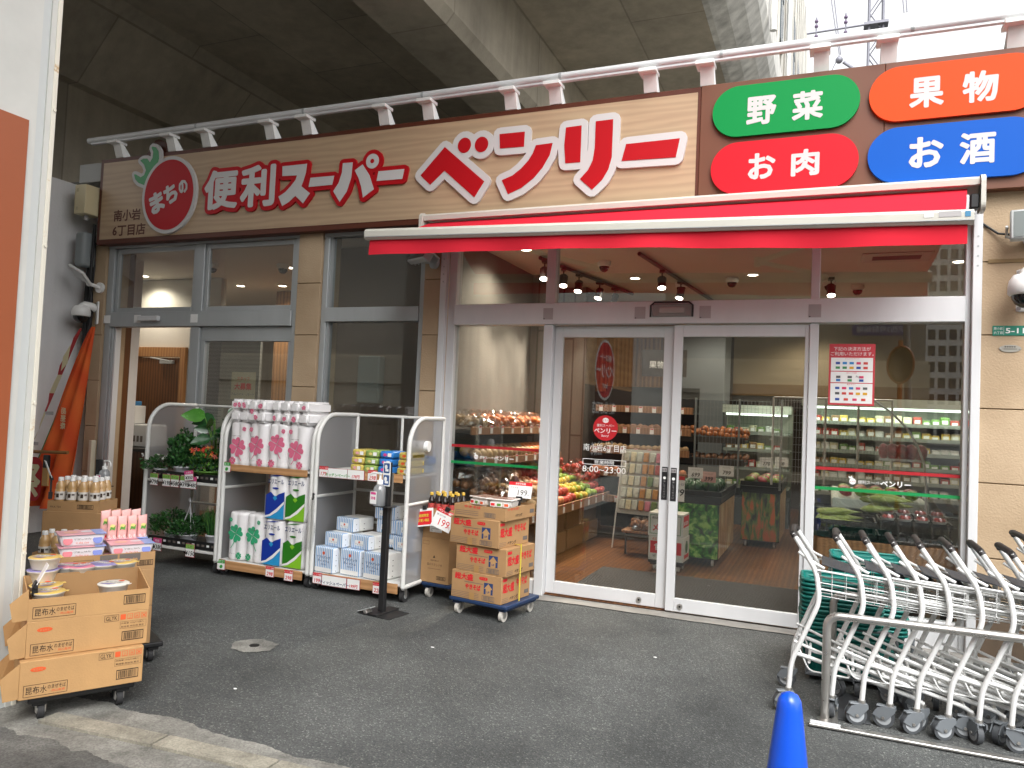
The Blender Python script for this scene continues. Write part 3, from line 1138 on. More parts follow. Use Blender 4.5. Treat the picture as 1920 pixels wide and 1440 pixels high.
# payment poster on the right-hand glass
po = thing('payment_poster', 'red and white payment methods poster stuck on the entrance glass', 'poster', (0, 0, 0))
g = MB()
y = 0.044
RED2 = pm('poster_red', '#c23a44', 0.6)
g.box(0.0, 0.318, y, y + .004, 1.725, 2.19, RED2)
g.build('sheet', po)
g = MB()
g.text('下記の決済方法が', (0.159, y, 2.138), X, Z, 0.03, PAPER, 0.01, 0.001, center=True)
g.text('ご利用いただけます。', (0.159, y, 2.1), X, Z, 0.03, PAPER, 0.01, 0.001, center=True)
for a, b in ((1.985, 2.085), (1.897, 1.978), (1.74, 1.89)):
    g.box(0.014, 0.304, y - .001, y - .0002, a, b, PAPER)
g.text('クレジットカード', (0.159, y - .001, 2.072), X, Z, 0.011, REDINK, 0, 0.001, center=True)
g.text('QRコード決済', (0.159, y - .001, 1.965), X, Z, 0.011, REDINK, 0, 0.001, center=True)
g.text('電子マネー', (0.159, y - .001, 1.877), X, Z, 0.011, REDINK, 0, 0.001, center=True)
cols = ['#2a4d9b', '#2e86c8', '#c9473c', '#d8a628', '#3f8f54', '#d23f6a', '#5a5a5a', '#3a79b8']
rnd = random.Random(2)
for z0_, n_ in ((2.035, 5), (2.0, 5), (1.93, 3), (1.905, 3), (1.845, 5), (1.805, 5), (1.76, 4)):
    for k in range(n_):
        xx = 0.04 + (k + .15) * 0.24 / n_
        g.box(xx, xx + .03, y - .0022, y - .0012, z0_, z0_ + .018, pm('logo_tint', cols[rnd.randrange(8)], 0.6))
g.text('Pay', (0.19, y - .001, 1.93), X, Z, 0.02, INK, 0.01, 0.002)
g.build('lettering', po)
# ================================================================== shop sign
SGNW = wood_mat('sign_wood_print', '#ab9175', '#b99f80', (.10, 1, 1), 0.45, 5.0, 9.0, bands='Z', detail=5)
BROWN = pm('sign_brown', '#6b3f29', 0.5, 0, 0.05, 1)
BROWND = pm('sign_border_brown', '#54240f', 0.5)
SRED = pm('sign_red', '#b10d19', 0.5, spec=.25)
SWHITE = pm('sign_white', '#c9c8c7', 0.5, spec=.3)
SGREEN = pm('sign_leaf_green', '#168a45', 0.4)
sign = thing('shop_sign', 'long wooden-look shop sign with tomato logo and red katakana lettering', 'sign', (0, 0, 0))
ys = -0.12
g = MB()
g.box(-7.75, -1.004, ys, -0.002, 3.27, 4.25, BROWND, 0.004)
g.box(-7.70, -1.03, ys - .004, ys - .0005, 3.325, 4.205, SGNW)
# brown backing bump behind the tomato leaf
bp_, bf_ = outset([(-6.89, 4.2), (-7.02, 4.2), (-6.93, 4.33), (-6.88, 4.31)], [(0, 1, 2, 3)], 0.09)
g.flat(bp_, bf_, (0, ys + .03, 0), X, Z, BROWND, thick=0.05)
g.build('panel', sign)
# tomato
g = MB()
tom = circle(-6.648, 3.76, 0.352, 0.385, n=56)
lf = [(-6.935, 4.319), (-6.879, 4.304), (-6.838, 4.254), (-6.825, 4.174), (-6.839, 4.120), (-6.86, 4.02), (-6.9, 3.93), (-6.95, 3.88), (-7.038, 3.90), (-7.114, 3.929), (-7.162, 3.970), (-7.186, 4.028), (-7.160, 4.026), (-7.082, 3.987), (-7.033, 4.007), (-7.010, 4.060), (-7.044, 4.128), (-7.104, 4.176), (-7.062, 4.195), (-6.999, 4.190), (-6.958, 4.144), (-6.922, 4.192), (-6.918, 4.257), (-6.947, 4.306)]
p1, f1 = union([lf])
p2, f2 = outset(p1, f1, 0.036)
t1, tf1 = union([circle(-6.648, 3.76, 0.39, 0.423, n=56)])
pu, fu = union([[p2[i] for i in f] for f in f2] + [circle(-6.648, 3.76, 0.39, 0.423, n=56)])
g.flat(pu, fu, (0, ys, 0), X, Z, SWHITE, lift=0.03, thick=0.028)
g.flat(p1, f1, (0, ys, 0), X, Z, SGREEN, lift=0.033)
ring, rf = union([circle(-6.648, 3.76, 0.39, 0.423, n=56)])
g.flat(ring, rf, (0, ys, 0), X, Z, SWHITE, lift=0.036, thick=0.004)
p3, f3 = union([tom])
g.flat(p3, f3, (0, ys, 0), X, Z, SRED, lift=0.039)
for ch, x, z, s in (('ま', -6.765, 3.575, 0.235), ('ち', -6.575, 3.665, 0.215), ('の', -6.415, 3.762, 0.15)):
    a = R(21)
    uu = X * math.cos(a) + Z * math.sin(a)
    vv = -X * math.sin(a) + Z * math.cos(a)
    g.text(ch, (x, ys, z), uu, vv, s, SWHITE, 0.075, 0.043, center=True, w=s * .86)
g.build('logo', sign)
# red-edged white small lettering 便利スーパー
def lettering(name, shapes, face, edge, r, hole=()):
    g = MB()
    allp = []
    for pts, fcs in shapes:
        allp += grow(pts, fcs, r)
    q, f = union(allp)
    g.flat(q, f, (0, ys, 0), X, Z, edge, lift=0.028, thick=0.026)
    for pts, fcs in shapes:
        g.flat(pts, fcs, (0, ys, 0), X, Z, face, lift=0.032, thick=0.003)
    for h in hole:
        q, f = union([h])
        g.flat(q, f, (0, ys, 0), X, Z, edge, lift=0.035)
    return g.build(name, sign)
def gl(ch, x0, x1, z0, z1, bold):
    pts, fcs = glyphs(ch, bold)
    ax, bx = min(p[0] for p in pts), max(p[0] for p in pts)
    ay, by = min(p[1] for p in pts), max(p[1] for p in pts)
    return [(x0 + (p[0] - ax) / (bx - ax) * (x1 - x0), z0 + (p[1] - ay) / (by - ay) * (z1 - z0)) for p in pts], fcs
su = [(-5.139, 3.944), (-4.838, 3.945), (-4.846, 3.854), (-4.876, 3.762), (-4.894, 3.723), (-4.783, 3.644), (-4.861, 3.548), (-4.959, 3.631), (-5.034, 3.574), (-5.116, 3.538), (-5.169, 3.637), (-5.085, 3.678), (-5.017, 3.738), (-4.966, 3.793), (-4.952, 3.837), (-5.135, 3.844)]
ba1 = [(-4.786, 3.799), (-4.505, 3.797), (-4.524, 3.709), (-4.804, 3.708)]
ha1 = [(-4.411, 3.913), (-4.298, 3.911), (-4.305, 3.764), (-4.350, 3.630), (-4.425, 3.533), (-4.507, 3.644), (-4.450, 3.718), (-4.416, 3.818)]
ha2 = [(-4.269, 3.829), (-4.183, 3.881), (-4.100, 3.770), (-4.042, 3.630), (-4.160, 3.557), (-4.186, 3.664), (-4.224, 3.757)]
ba2 = [(-4.000, 3.798), (-3.717, 3.797), (-3.735, 3.704), (-4.016, 3.707)]
lettering('lettering', [gl('便', -6.15, -5.70, 3.555, 3.975, 0.05), gl('利', -5.665, -5.22, 3.55, 3.985, 0.05)] +
          [union([q]) for q in (su, ba1, ha1, ha2, ba2, circle(-4.073, 3.903, 0.072, n=28))], SWHITE, SRED, 0.042, [circle(-4.073, 3.903, 0.022, n=18)])
be = [(-3.299, 3.966), (-2.885, 3.615), (-2.978, 3.477), (-3.291, 3.746), (-3.434, 3.625), (-3.540, 3.722)]
n1 = [(-2.756, 4.030), (-2.514, 4.028), (-2.517, 3.895), (-2.746, 3.900)]
n2 = [(-2.405, 3.896), (-2.250, 3.901), (-2.273, 3.797), (-2.334, 3.694), (-2.412, 3.607), (-2.525, 3.529), (-2.649, 3.483), (-2.715, 3.612), (-2.615, 3.646), (-2.533, 3.703), (-2.469, 3.768), (-2.430, 3.827)]
r1 = [(-2.134, 4.024), (-1.994, 4.028), (-1.994, 3.711), (-2.127, 3.713), (-2.143, 3.870)]
r2 = [(-1.870, 4.049), (-1.719, 4.051), (-1.719, 3.731), (-1.745, 3.628), (-1.796, 3.542), (-1.881, 3.466), (-1.991, 3.565), (-1.923, 3.636), (-1.884, 3.716), (-1.870, 3.821)]
b1 = [(-1.601, 3.828), (-1.158, 3.833), (-1.186, 3.680), (-1.634, 3.689)]
lettering('lettering', [union([q]) for q in (be, n1, n2, r1, r2, b1, circle(-3.100, 3.963, 0.066, 0.07), circle(-2.929, 3.954, 0.066, 0.07))], SRED, SWHITE, 0.06)
g = MB()
g.text('南小岩', (-7.49, ys - .004, 3.52), X, Z, 0.130, BROWND, 0.035, 0.002, w=0.41)
g.text('6丁目店', (-7.495, ys - .004, 3.352), X, Z, 0.13, BROWND, 0.035, 0.002, w=0.50)
g.build('lettering', sign)

# category board on the right
board = thing('category_sign', 'brown sign board with green, orange, red and blue rounded plates', 'sign', (0, 0, 0))
g = MB()
g.box(-1.003, 0.33, ys - .003, -0.002, 3.265, 4.255, BROWN, 0.003)
g.box(0.332, 2.30, ys - .003, -0.002, 3.265, 4.255, BROWN, 0.003)
g.build('panel', board)
def plate(x0, x1, z0, z1, col, chars, tx, tz, h):
    g = MB()
    m = pm('plate_colour', col, 0.5, spec=.2)
    sh, fs = union([rrect(x0, z0, x1, z1, (z1 - z0) / 2 - .001, 12)])
    g.flat(sh, fs, (0, ys, 0), X, Z, m, lift=0.033, thick=0.03)
    for chh, x in zip(chars, tx):
        g.text(chh, (x, ys, tz), X, Z, h, SWHITE, 0.05, 0.035, center=True, w=h * (0.98 if chh != 'お' else .98))
    return g.build('plate', board)
plate(-0.905, 0.165, 3.80, 4.205, '#008a42', '野菜', (-0.535, -0.20), 3.878, 0.225)
plate(-0.905, 0.165, 3.345, 3.755, '#cb1a29', 'お肉', (-0.52, -0.205), 3.448, 0.205)
plate(0.225, 1.325, 3.80, 4.205, '#df4a14', '果物', (0.60, 0.935), 3.880, 0.225)
plate(0.225, 1.325, 3.345, 3.755, '#0056b8', 'お酒', (0.605, 0.925), 3.442, 0.225)
plate(1.385, 2.24, 3.80, 4.205, '#14934d', '', (), 0, .2)
plate(1.385, 2.24, 3.345, 3.755, '#cf2430', '', (), 0, .2)

# white lamp rail above the sign
rail = thing('light_rail', 'white tubular lamp rail on short brackets along the sign top', 'lamp rail', (0, 0, 0))
g = MB()
g.tube([(-7.93, -.15, 4.475), (2.4, -.15, 4.475)], 0.034, ALUW, 14)
g.box(-7.88, 2.4, -.168, -.132, 4.424, 4.446, ALUW, .004)
for x in (-6.3, -4.9, -3.55, -2.2, -0.85, 0.5):
    g.cyl((x - .012, -.15, 4.475), (x + .012, -.15, 4.475), 0.037, ALU, n=14)
g.build('tube', rail)
for x in (-7.47, -6.68, -6.19, -5.34, -4.88, -3.98, -3.50, -2.67, -2.25, -1.42, -0.96, -0.11, 0.35, 1.15, 1.62):
    g = MB()
    pr_ = [(-.085, 4.256), (-.01, 4.256), (-.055, 4.355), (-.075, 4.355)]
    # tapered upright with a projecting top plate
    w = 0.055
    vs = [(-w, -.115, 0), (w, -.115, 0), (w, .02, 0), (-w, .02, 0), (-w, -.165, .135), (w, -.165, .135), (w, -.115, .135), (-w, -.115, .135)]
    g.add([(x + p[0], p[1], 4.2565 + p[2]) for p in vs], [(0, 1, 5, 4), (1, 2, 6, 5), (2, 3, 7, 6), (3, 0, 4, 7), (0, 3, 2, 1)], WHITE)
    g.box(x - .085, x + .062, -.225, -.075, 4.392, 4.4235, WHITE, .003)
    g.build('bracket', rail)

# ================================================================== awning
aw = thing('awning', 'red fabric awning with white front bar over the glass entrance', 'awning', (0, 0, 0))
def red_cloth():
    m = bpy.data.materials.new('red_awning_cloth')
    m.use_nodes = True
    nt = m.node_tree
    nt.nodes.clear()
    out = N(nt, 'ShaderNodeOutputMaterial')
    d = N(nt, 'ShaderNodeBsdfDiffuse')
    d.inputs['Color'].default_value = c('#d8303f')
    t = N(nt, 'ShaderNodeBsdfTranslucent')
    t.inputs['Color'].default_value = c('#d83446')
    mx = N(nt, 'ShaderNodeMixShader')
    mx.inputs[0].default_value = 0.13
    nt.links.new(d.outputs[0], mx.inputs[1])
    nt.links.new(t.outputs[0], mx.inputs[2])
    nt.links.new(mx.outputs[0], out.inputs['Surface'])
    return m
CLOTH = red_cloth()
CREAM = pm('awning_metal', '#c4c2b8', 0.35, 0, 0.03, 3)
# cassette on the wall
g = MB()
prof = [(-.125, 3.20), (-.125, 3.30), (-.16, 3.325), (-.24, 3.325), (-.265, 3.305), (-.262, 3.265), (-.235, 3.262), (-.235, 3.285), (-.18, 3.29), (-.16, 3.20)]
n = len(prof)
vs = [(-3.42, y, z) for y, z in prof] + [(0.93, y, z) for y, z in prof]
g.add(vs, [(i, (i + 1) % n, n + (i + 1) % n, n + i) for i in range(n)] + [tuple(range(n)), tuple(range(n, 2 * n))[::-1]], CREAM)
g.build('cassette', aw)
for xx in (-3.455, 0.931):
    g = MB()
    q, f = union([rrect(-.29, 3.08, -.125, 3.335, .05)])
    g.flat(q, f, (xx + .03, 0, 0), Y, Z, CREAM, thick=.03)
    g.build('end_cap', aw)
g = MB()
g.box(0.87, 0.925, -.27, -.17, 3.10, 3.20, BLACK, .008)
g.box(0.80, 0.869, -.26, -.18, 3.08, 3.20, ALUW, .012, 2)
g.build('motor', aw)
# canopy cloth, a shallow sag towards the front bar, cloth hanging below the bar
bl, br = (-3.56, -0.93, 2.985), (0.79, -0.93, 2.875)
g = MB()
nx, ny = 30, 10
vs, fs = [], []
for j in range(ny + 1):
    t = j / ny
    for i in range(nx + 1):
        s = i / nx
        xa = -3.38 + s * (0.86 + 3.38)
        xb = bl[0] + .06 + s * (br[0] - bl[0] - .1)
        zb = bl[2] + s * (br[2] - bl[2]) + .03
        x = xa + (xb - xa) * t
        y = -.20 + (-.93 + .20) * t
        z = 3.255 + (zb - 3.255) * t - .035 * math.sin(PI * t) - .02 * math.sin(PI * t) * math.sin(s * 9) * s
        vs.append((x, y, z))
for j in range(ny):
    for i in range(nx):
        a = j * (nx + 1) + i
        fs.append((a, a + 1, a + nx + 2, a + nx + 1))
g.add(vs, fs, CLOTH, True)
g.build('canopy', aw)
g = MB()
prof = [(-.93, -.052), (-.965, -.052), (-.985, -.032), (-.985, .015), (-.97, .034), (-.94, .044), (-.90, .03), (-.90, -.03)]
n = len(prof)
vs = [(bl[0], y, bl[2] + z) for y, z in prof] + [(br[0], y, br[2] + z) for y, z in prof]
g.add(vs, [(i, (i + 1) % n, n + (i + 1) % n, n + i) for i in range(n)] + [tuple(range(n)), tuple(range(n, 2 * n))[::-1]], CREAM)
vs = [(bl[0] + .01, y, bl[2] + z) for y, z in ((-.9865, -.034), (-.9865, -.028))] + [(br[0] - .01, y, br[2] + z) for y, z in ((-.9865, -.034), (-.9865, -.028))]
g.add(vs, [(0, 2, 3, 1)], ALU)
g.build('front_bar', aw)
g = MB()
for k, w_ in ((0.52, .05), (0.60, .12), (0.74, .03)):
    z_ = bl[2] + (k - bl[0]) / (br[0] - bl[0]) * (br[2] - bl[2])
    g.box(k, k + w_, -.9875, -.9858, z_ - .012, z_ + .022, [STK, PAPER, pm('blue_mark', '#3f7fa5', .5)][int(k * 100) % 3])
g.build('maker_plate', aw)
g = MB()
nx = 60
vs, fs = [], []
for j in range(4):
    for i in range(nx + 1):
        s = i / nx
        x = bl[0] + .03 + s * (br[0] - bl[0] - .06)
        zt = bl[2] + s * (br[2] - bl[2]) - .05
        t = j / 3
        vs.append((x, -.945 - .012 * math.sin(s * 37) * t - .01 * math.sin(s * 13 + 1) * t, zt - (.115 + .012 * math.sin(s * 7 + 2)) * t))
for j in range(3):
    for i in range(nx):
        a = j * (nx + 1) + i
        fs.append((a, a + 1, a + nx + 2, a + nx + 1))
g.add(vs, fs, CLOTH, True)
g.build('valance', aw)
for x0_, sgn in ((-2.9, 1), (0.25, -1)):
    g = MB()
    el = (x0_ + sgn * .85, -.55, 2.97)
    z1_ = bl[2] + (x0_ + sgn * .35 - bl[0]) / (br[0] - bl[0]) * (br[2] - bl[2]) - .02
    g.tube([(x0_, -.18, 3.16), el], 0.022, CREAM, 10)
    g.tube([el, (x0_ + sgn * .2, -.90, z1_)], 0.02, CREAM, 10)
    g.cyl((el[0], el[1], el[2] - .04), (el[0], el[1], el[2] + .04), .03, CREAM)
    g.build('folding_arm', aw)
# perforated posts carrying the awning
for xa, xb in ((-3.333, -3.27), (0.926, 0.984)):
    g = MB()
    g.box(xa, xb, -.055, -.0005, 0.0, 3.24, ALUW, .003)
    for k in range(4):
        g.cyl(((xa + xb) / 2, -.0575, 2.95 - k * .07), ((xa + xb) / 2, -.055, 2.95 - k * .07), .007, ALU, n=10)
    g.build('post', aw)

# ================================================================== floodlights, cameras, boxes on the wall
LENS = clear_mat('lamp_glass', (.8, .8, .8, 1), .12, .5, .05)
GREYM = pm('grey_casting', '#b4b7b6', 0.45, .3)
def floodlight(name, label, loc, rz, tilt, s=1.0):
    t = thing(name, label, 'floodlight', loc, rz)
    xf = Matrix.Translation((0, -.17 * s, 0)) @ Matrix.Rotation(tilt, 4, 'X')
    g = MB()
    g.box(-.14 * s, .14 * s, -.035 * s, .03 * s, -.10 * s, .10 * s, GREYM, .012 * s, 2, xf=xf)
    g.box(-.10 * s, .10 * s, .03 * s, .055 * s, -.06 * s, .06 * s, GREYM, .01 * s, xf=xf)
    for k in range(5):
        g.box(-.12 * s + k * .055 * s, -.11 * s + k * .055 * s, .03 * s, .06 * s, -.08 * s, .08 * s, GREYM, xf=xf)
    g.build('housing', t)
    g = MB()
    g.box(-.12 * s, .12 * s, -.039 * s, -.0355 * s, -.085 * s, .085 * s, pm('lamp_reflector', '#6f7472', .25, .4), xf=xf)
    g.box(-.03 * s, .03 * s, -.0415 * s, -.0395 * s, .0, .05 * s, pm('lamp_element', '#a8a79d', .4), xf=xf)
    g.build('lamp_glass', t)
    g = MB()
    g.tube([(-.155 * s, -.17 * s, 0), (-.155 * s, -.08 * s, -.05 * s), (-.06 * s, -.03 * s, -.06 * s), (.06 * s, -.03 * s, -.06 * s), (.155 * s, -.08 * s, -.05 * s), (.155 * s, -.17 * s, 0)], .009 * s, GREYM, 8)
    g.cyl((0, -.001, -.06 * s), (0, -.035, -.06 * s), .06 * s, GREYM, n=20)
    g.build('mounting', t)
    return t
floodlight('floodlight', 'grey floodlight under the left end of the red awning', (-3.40, -0.03, 2.98), R(-25), R(-32), 0.95)
t = floodlight('floodlight', 'grey floodlight on the cream wall right of the awning', (1.29, -0.03, 2.98), R(-8), R(-6), 1.05)
g = MB()
g.tube([(.93 - 1.29, -.07, 3.12 - 2.98), (.99 - 1.29, -.05, 3.04 - 2.98), (1.08 - 1.29, -.05, 2.965 - 2.98), (1.17 - 1.29, -.06, 2.945 - 2.98), (-.05, -.1, -.03)], .008, BLACK, 8)
g.build('cable', t)
t = thing('sensor_lamp', 'white tilted panel lamp on a round base at left pillar', 'lamp', (-7.735, -.03, 2.79))
g = MB()
g.cyl((0, -.001, 0), (0, -.03, 0), .06, WHITEP, n=20)
g.tube([(0, -.02, 0), (0, -.07, .01), (-.05, -.12, .03)], .02, WHITEP, 10)
g.ball((-.05, -.12, .03), .03, WHITEP)
g.build('mounting', t)
g = MB()
xf = Matrix.Translation((-.13, -.2, .07)) @ Matrix.Rotation(R(-28), 4, 'Y') @ Matrix.Rotation(R(20), 4, 'X')
xf = Matrix.Translation((-.10, -.2, .12)) @ Matrix.Rotation(R(24), 4, 'Y') @ Matrix.Rotation(R(-38), 4, 'X')
g.box(-.13, .13, -.10, .10, -.012, .018, WHITEP, .008, 2, xf=xf)
g.box(-.115, .115, -.085, .085, -.0145, -.0125, pm('led_panel', '#c9ccca', .3), xf=xf)
g.build('lamp_head', t)
DOME = pm('dark_dome', '#141517', 0.08, 0, spec=.6)
def dome_wall(label, loc, s, rz):
    t = thing('security_camera', label, 'camera', loc, rz)
    g = MB()
    g.box(-.07 * s, .07 * s, -.02, -.0005, -.13 * s, .13 * s, WHITEP, .006)
    for zz in (-.11, .11):
        g.cyl((-.05 * s, -.021, zz * s), (-.05 * s, -.026, zz * s), .012 * s, STK, n=10)
    g.tube([(0, -.015, .04 * s), (0, -.06 * s, .07 * s), (0, -.14 * s, .08 * s), (0, -.17 * s, .05 * s)], .042 * s, WHITEP, 12)
    g.build('wall_bracket', t)
    g = MB()
    o = (0, -.17 * s, 0)
    g.lathe([(.03 * s, .075 * s), (.07 * s, .065 * s), (.092 * s, .03 * s), (.098 * s, 0), (.098 * s, -.045 * s), (.088 * s, -.055 * s), (.05 * s, -.055 * s)], o, WHITEP, 28)
    g.build('housing', t)
    g = MB()
    g.lathe([(.082 * s, -.056 * s), (.078 * s, -.075 * s), (.06 * s, -.105 * s), (.03 * s, -.125 * s), (.004 * s, -.13 * s)], o, DOME, 24)
    g.build('dome', t)
    return t
dome_wall('white dome camera on bracket at the left pillar beside orange flag', (-7.76, -.03, 2.50), 1.0, R(-30))
dome_wall('white dome camera on the cream wall above the green address plate', (1.27, -.03, 2.56), 1.15, R(-15))
# electrical boxes at the left end of the sign
t = thing('junction_box', 'cream electrical box on the left end of the sign', 'electrical box', (-7.84, -.16, 3.60))
g = MB()
g.box(-.10, .075, -.12, .10, -.0, .33, pm('cream_box', '#d3c7a2', .5), .006)
g.build('casing', t)
for zz in (.06, .27):
    MB().box(-.065, -.03, -.1265, -.1205, zz - .02, zz + .02, pm('cream_latch', '#bfb38f', .5), .003).build('latch', t)
MB().cyl((-.02, -.02, -.05), (-.02, -.02, -.0005), .022, STK, n=12).build('conduit', t)
t = thing('meter_box', 'grey rounded meter housing with cables below the cream box', 'electrical box', (-7.93, -.10, 3.02))
g = MB()
g.box(-.075, .075, -.10, .08, 0, .40, pm('grey_meter', '#83898a', .5), .04, 3)
g.build('casing', t)
g = MB()
for k, dx in enumerate((-.05, -.02, .02, .06)):
    g.tube([(dx, .06, .3), (dx + .01, .07, 0.02), (dx - .015, .08, -.3), (dx + .02, .06, -.8), (dx, .08, -1.3)], .014, RUBBER, 8)
g.tube([(.09, .02, .5), (.11, .0, .2), (.06, .03, -.15), (.1, .05, -.5), (.03, .05, -.9)], .016, RUBBER, 8)
g.build('cable', t)
t = thing('cable_duct', 'pale grey metal box above the electrical boxes at the sign end', 'electrical box', (-7.95, -.05, 4.02))
g = MB()
g.box(-.2, .17, -.03, .2, 0, .22, pm('duct_grey', '#a3a4a1', .5), .006)
g.build('casing', t)
# address plate and oval plate on the right wall
t = thing('address_plate', 'green address plate reading 5-11 on the cream wall', 'plate', (1.055, -.032, 2.245))
GP = pm('plate_green', '#137a63', .45)
g = MB()
g.box(0, .30, -.004, -.0004, 0, .07, GP, .001)
g.build('panel', t)
g = MB()
g.text('南小岩', (.008, -.004, .040), X, Z, .02, PAPER, .01, .001, w=.052)
g.text('六丁目', (.008, -.004, .01), X, Z, .02, PAPER, .01, .001, w=.052)
g.box(.067, .0685, -.0052, -.0042, .005, .065, PAPER)
g.text('5-11', (.078, -.004, .016), X, Z, .037, PAPER, .03, .001, w=.112)
g.build('lettering', t)
g = MB()
g.poly(circle(0, 0, .066, .026, n=28), (0, 0, 0), X, Z, pm('oval_plate', '#a09c92', .4, .4), lift=.004, thick=.004)
for sx in (-.058, .058):
    g.cyl((sx, -.004, 0), (sx, -.007, 0), .006, STEEL, n=10)
for k in range(5):
    g.box(-.034 + k * .014, -.025 + k * .014, -.0052, -.0042, .008, .015, INK)
g.box(-.04, .04, -.0052, -.0042, -.005, -.002, INK)
o = g.build('name_plate', loc=(1.163, -.032, 2.155))
tag(o, 'small oval metal plate screwed under the green address plate', 'plate')
# white vertical trunking stub left of the entrance
g = MB()
g.box(-7.70, -7.655, -.09, -.03, 0.1, 1.05, pm('trunking_cream', '#c8c4b0', .5), .004)
tag(g.build('cable_trunking'), 'short pale cable trunking beside the left entrance jamb', 'trunking')

# ================================================================== railway mast behind, wires
MAST = pm('mast_steel', '#7f7f88', .5, .3)
t = thing('railway_mast', 'grey steel lattice railway mast behind the sign against the sky', 'mast', (1.32, 25, 0))
g = MB()
for a in (-.24, .24):
    for b in (-.24, .24):
        g.tube([(a, b, 0), (a, b, 19.5)], .045, MAST, 6)
for k in range(26):
    za, zb = k * .75, k * .75 + .75
    for s in (-.24, .24):
        g.tube([(-.24 if k % 2 else .24, s, za), (.24 if k % 2 else -.24, s, zb)], .025, MAST, 6)
        g.tube([(s, -.24 if k % 2 else .24, za), (s, .24 if k % 2 else -.24, zb)], .025, MAST, 6)
g.box(-.42, .42, -.42, .42, 16.75, 16.85, MAST)
g.build('lattice', t)
g = MB()
g.tube([(-4.2, 0, 16.88), (-.3, 0, 16.95)], .04, MAST, 6)
for x in (-3.2, -2.1, -1.05):
    g.cyl((x, 0, 16.6), (x, 0, 17.5), .03, MAST, n=8)
    for zz in (16.75, 17.15, 17.35):
        g.ball((x, 0, zz), .075, pm('insulator', '#5c4a66', .3), 8)
g.tube([(-3.0, 0, 14.1), (-.3, 0, 14.9)], .04, MAST, 6)
g.tube([(-1.1, 0, 15.6), (.2, 0, 14.5), (0, 0, 14.2)], .06, MAST, 6)
g.ball((-1.25, 0, 15.7), .14, MAST, 10)
g.build('cross_arm', t)
g = MB()
for p, q in (((-1.75, 0, 19.2), (-1.25, 0, 15.9)), ((-1.62, 0, 19.2), (-1.2, 0, 15.9)), ((.75, 0, 19.2), (.95, 0, 17.2)), ((.9, 0, 19.2), (1.05, 0, 17.2)), ((-1.25, 0, 15.9), (-1.9, 0, 14.4))):
    g.tube([p, q], .02, MAST, 6)
g.build('cable', t)

# ================================================================== across the street (seen mirrored in the glass)
OB = pm('opposite_wall', '#d8cfbb', .8, 0, .06, .6)
OBF = wood_mat('fluted_cladding', '#8d8981', '#b4afa5', (1, 1, .02), .6, 9, .2, bands='X')
t = thing('opposite_building', 'low beige and grey building across the street, mirrored in the glass', 'building', (0, 0, 0))
g = MB()
g.box(-40, 2.4, -30, -16.2, 0, 3.4, OB)
g.box(-40, 2.35, -30, -16.4, 3.4, 9.5, OBF)
g.box(-40, 2.42, -16.4, -16.0, 2.4, 3.3, OB)
g.build('wall', t)
g = MB()
for x in (-11, -7.5, -4, -1.0):
    g.box(x, x + 2.2, -16.205, -16.19, .3, 2.2, pm('shopfront_dark', '#2d3338', .2))
g.build('window', t)
t2 = thing('parking_sign', 'blue and white bicycle parking sign across the street, mirrored in the glass', 'sign', (0, -15.95, 4.05))
g = MB()
g.box(.55, 1.95, -.04, .0, 0, .32, pm('sign_blue', '#2c3f8f', .5))
g.build('panel', t2)
g = MB()
g.text('駅西3号駐輪場', (1.25, .001, .08), -X, Z, .17, PAPER, .02, .002, center=True)
g.build('lettering', t2)
TW = pm('tower_white', '#e6e4df', .7)
TWD = pm('tower_window', '#4b4e53', .3)
t = thing('apartment_tower', 'tall white apartment tower far across the street, mirrored in the glass', 'building', (12.5, -95, 0))
g = MB()
g.box(-3.2, 6, -8, 0, 0, 34, TW)
g.build('wall', t)
g = MB()
for k in range(17):
    for j in range(8):
        g.box(-2.9 + j * 1.1, -2.15 + j * 1.1, -.01, .02, 1 + k * 1.9, 2.2 + k * 1.9, TWD)
g.build('window', t)
o = g = MB()
g.box(-60, -40.5, -60, -20, 0, 12, OB)
g.box(9, 40, -40, -26, 0, 9, pm('brick_far', '#77554a', .8, 0, .3, 2))
o = g.build('street_building')
tag(o, 'far brownish street buildings opposite the shop, seen only as reflections', 'building')
t = thing('street_mirror', 'round orange convex street mirror on a pole, mirrored in the glass', 'mirror', (1.2, -9.2, 0))
g = MB()
g.tube([(0, 0, 0), (0, 0, 3.2)], .04, pm('orange_paint', '#c4662c', .5), 10)
g.build('pole', t)
g = MB()
g.lathe([(.0, .05), (.2, .04), (.32, 0), (.33, -.03), (.1, -.05)], (0, 0, 0), pm('mirror_face', '#453f3c', .15), 28, xf=Matrix.Translation((0, .06, 2.75)) @ Matrix.Rotation(R(55), 4, 'Z') @ Matrix.Rotation(R(-90), 4, 'X'))
g.tube([(.335 * math.cos(a * .2244), .335 * math.sin(a * .2244), 0) for a in range(28)], .02, pm('mirror_rim', '#b5602c', .4), 8, closed=True, xf=Matrix.Translation((0, .06, 2.75)) @ Matrix.Rotation(R(55), 4, 'Z') @ Matrix.Rotation(R(-90), 4, 'X'))
g.build('mirror_disc', t)
g = MB()
g.tube([(1.45, -9.6, 0), (1.38, -9.6, 2.0), (1.25, -9.6, 5.5)], .06, pm('pole_grey', '#9b9c9b', .5), 12)
o = g.build('street_pole')
tag(o, 'plain grey street pole across the road, mirrored in the glass', 'pole')
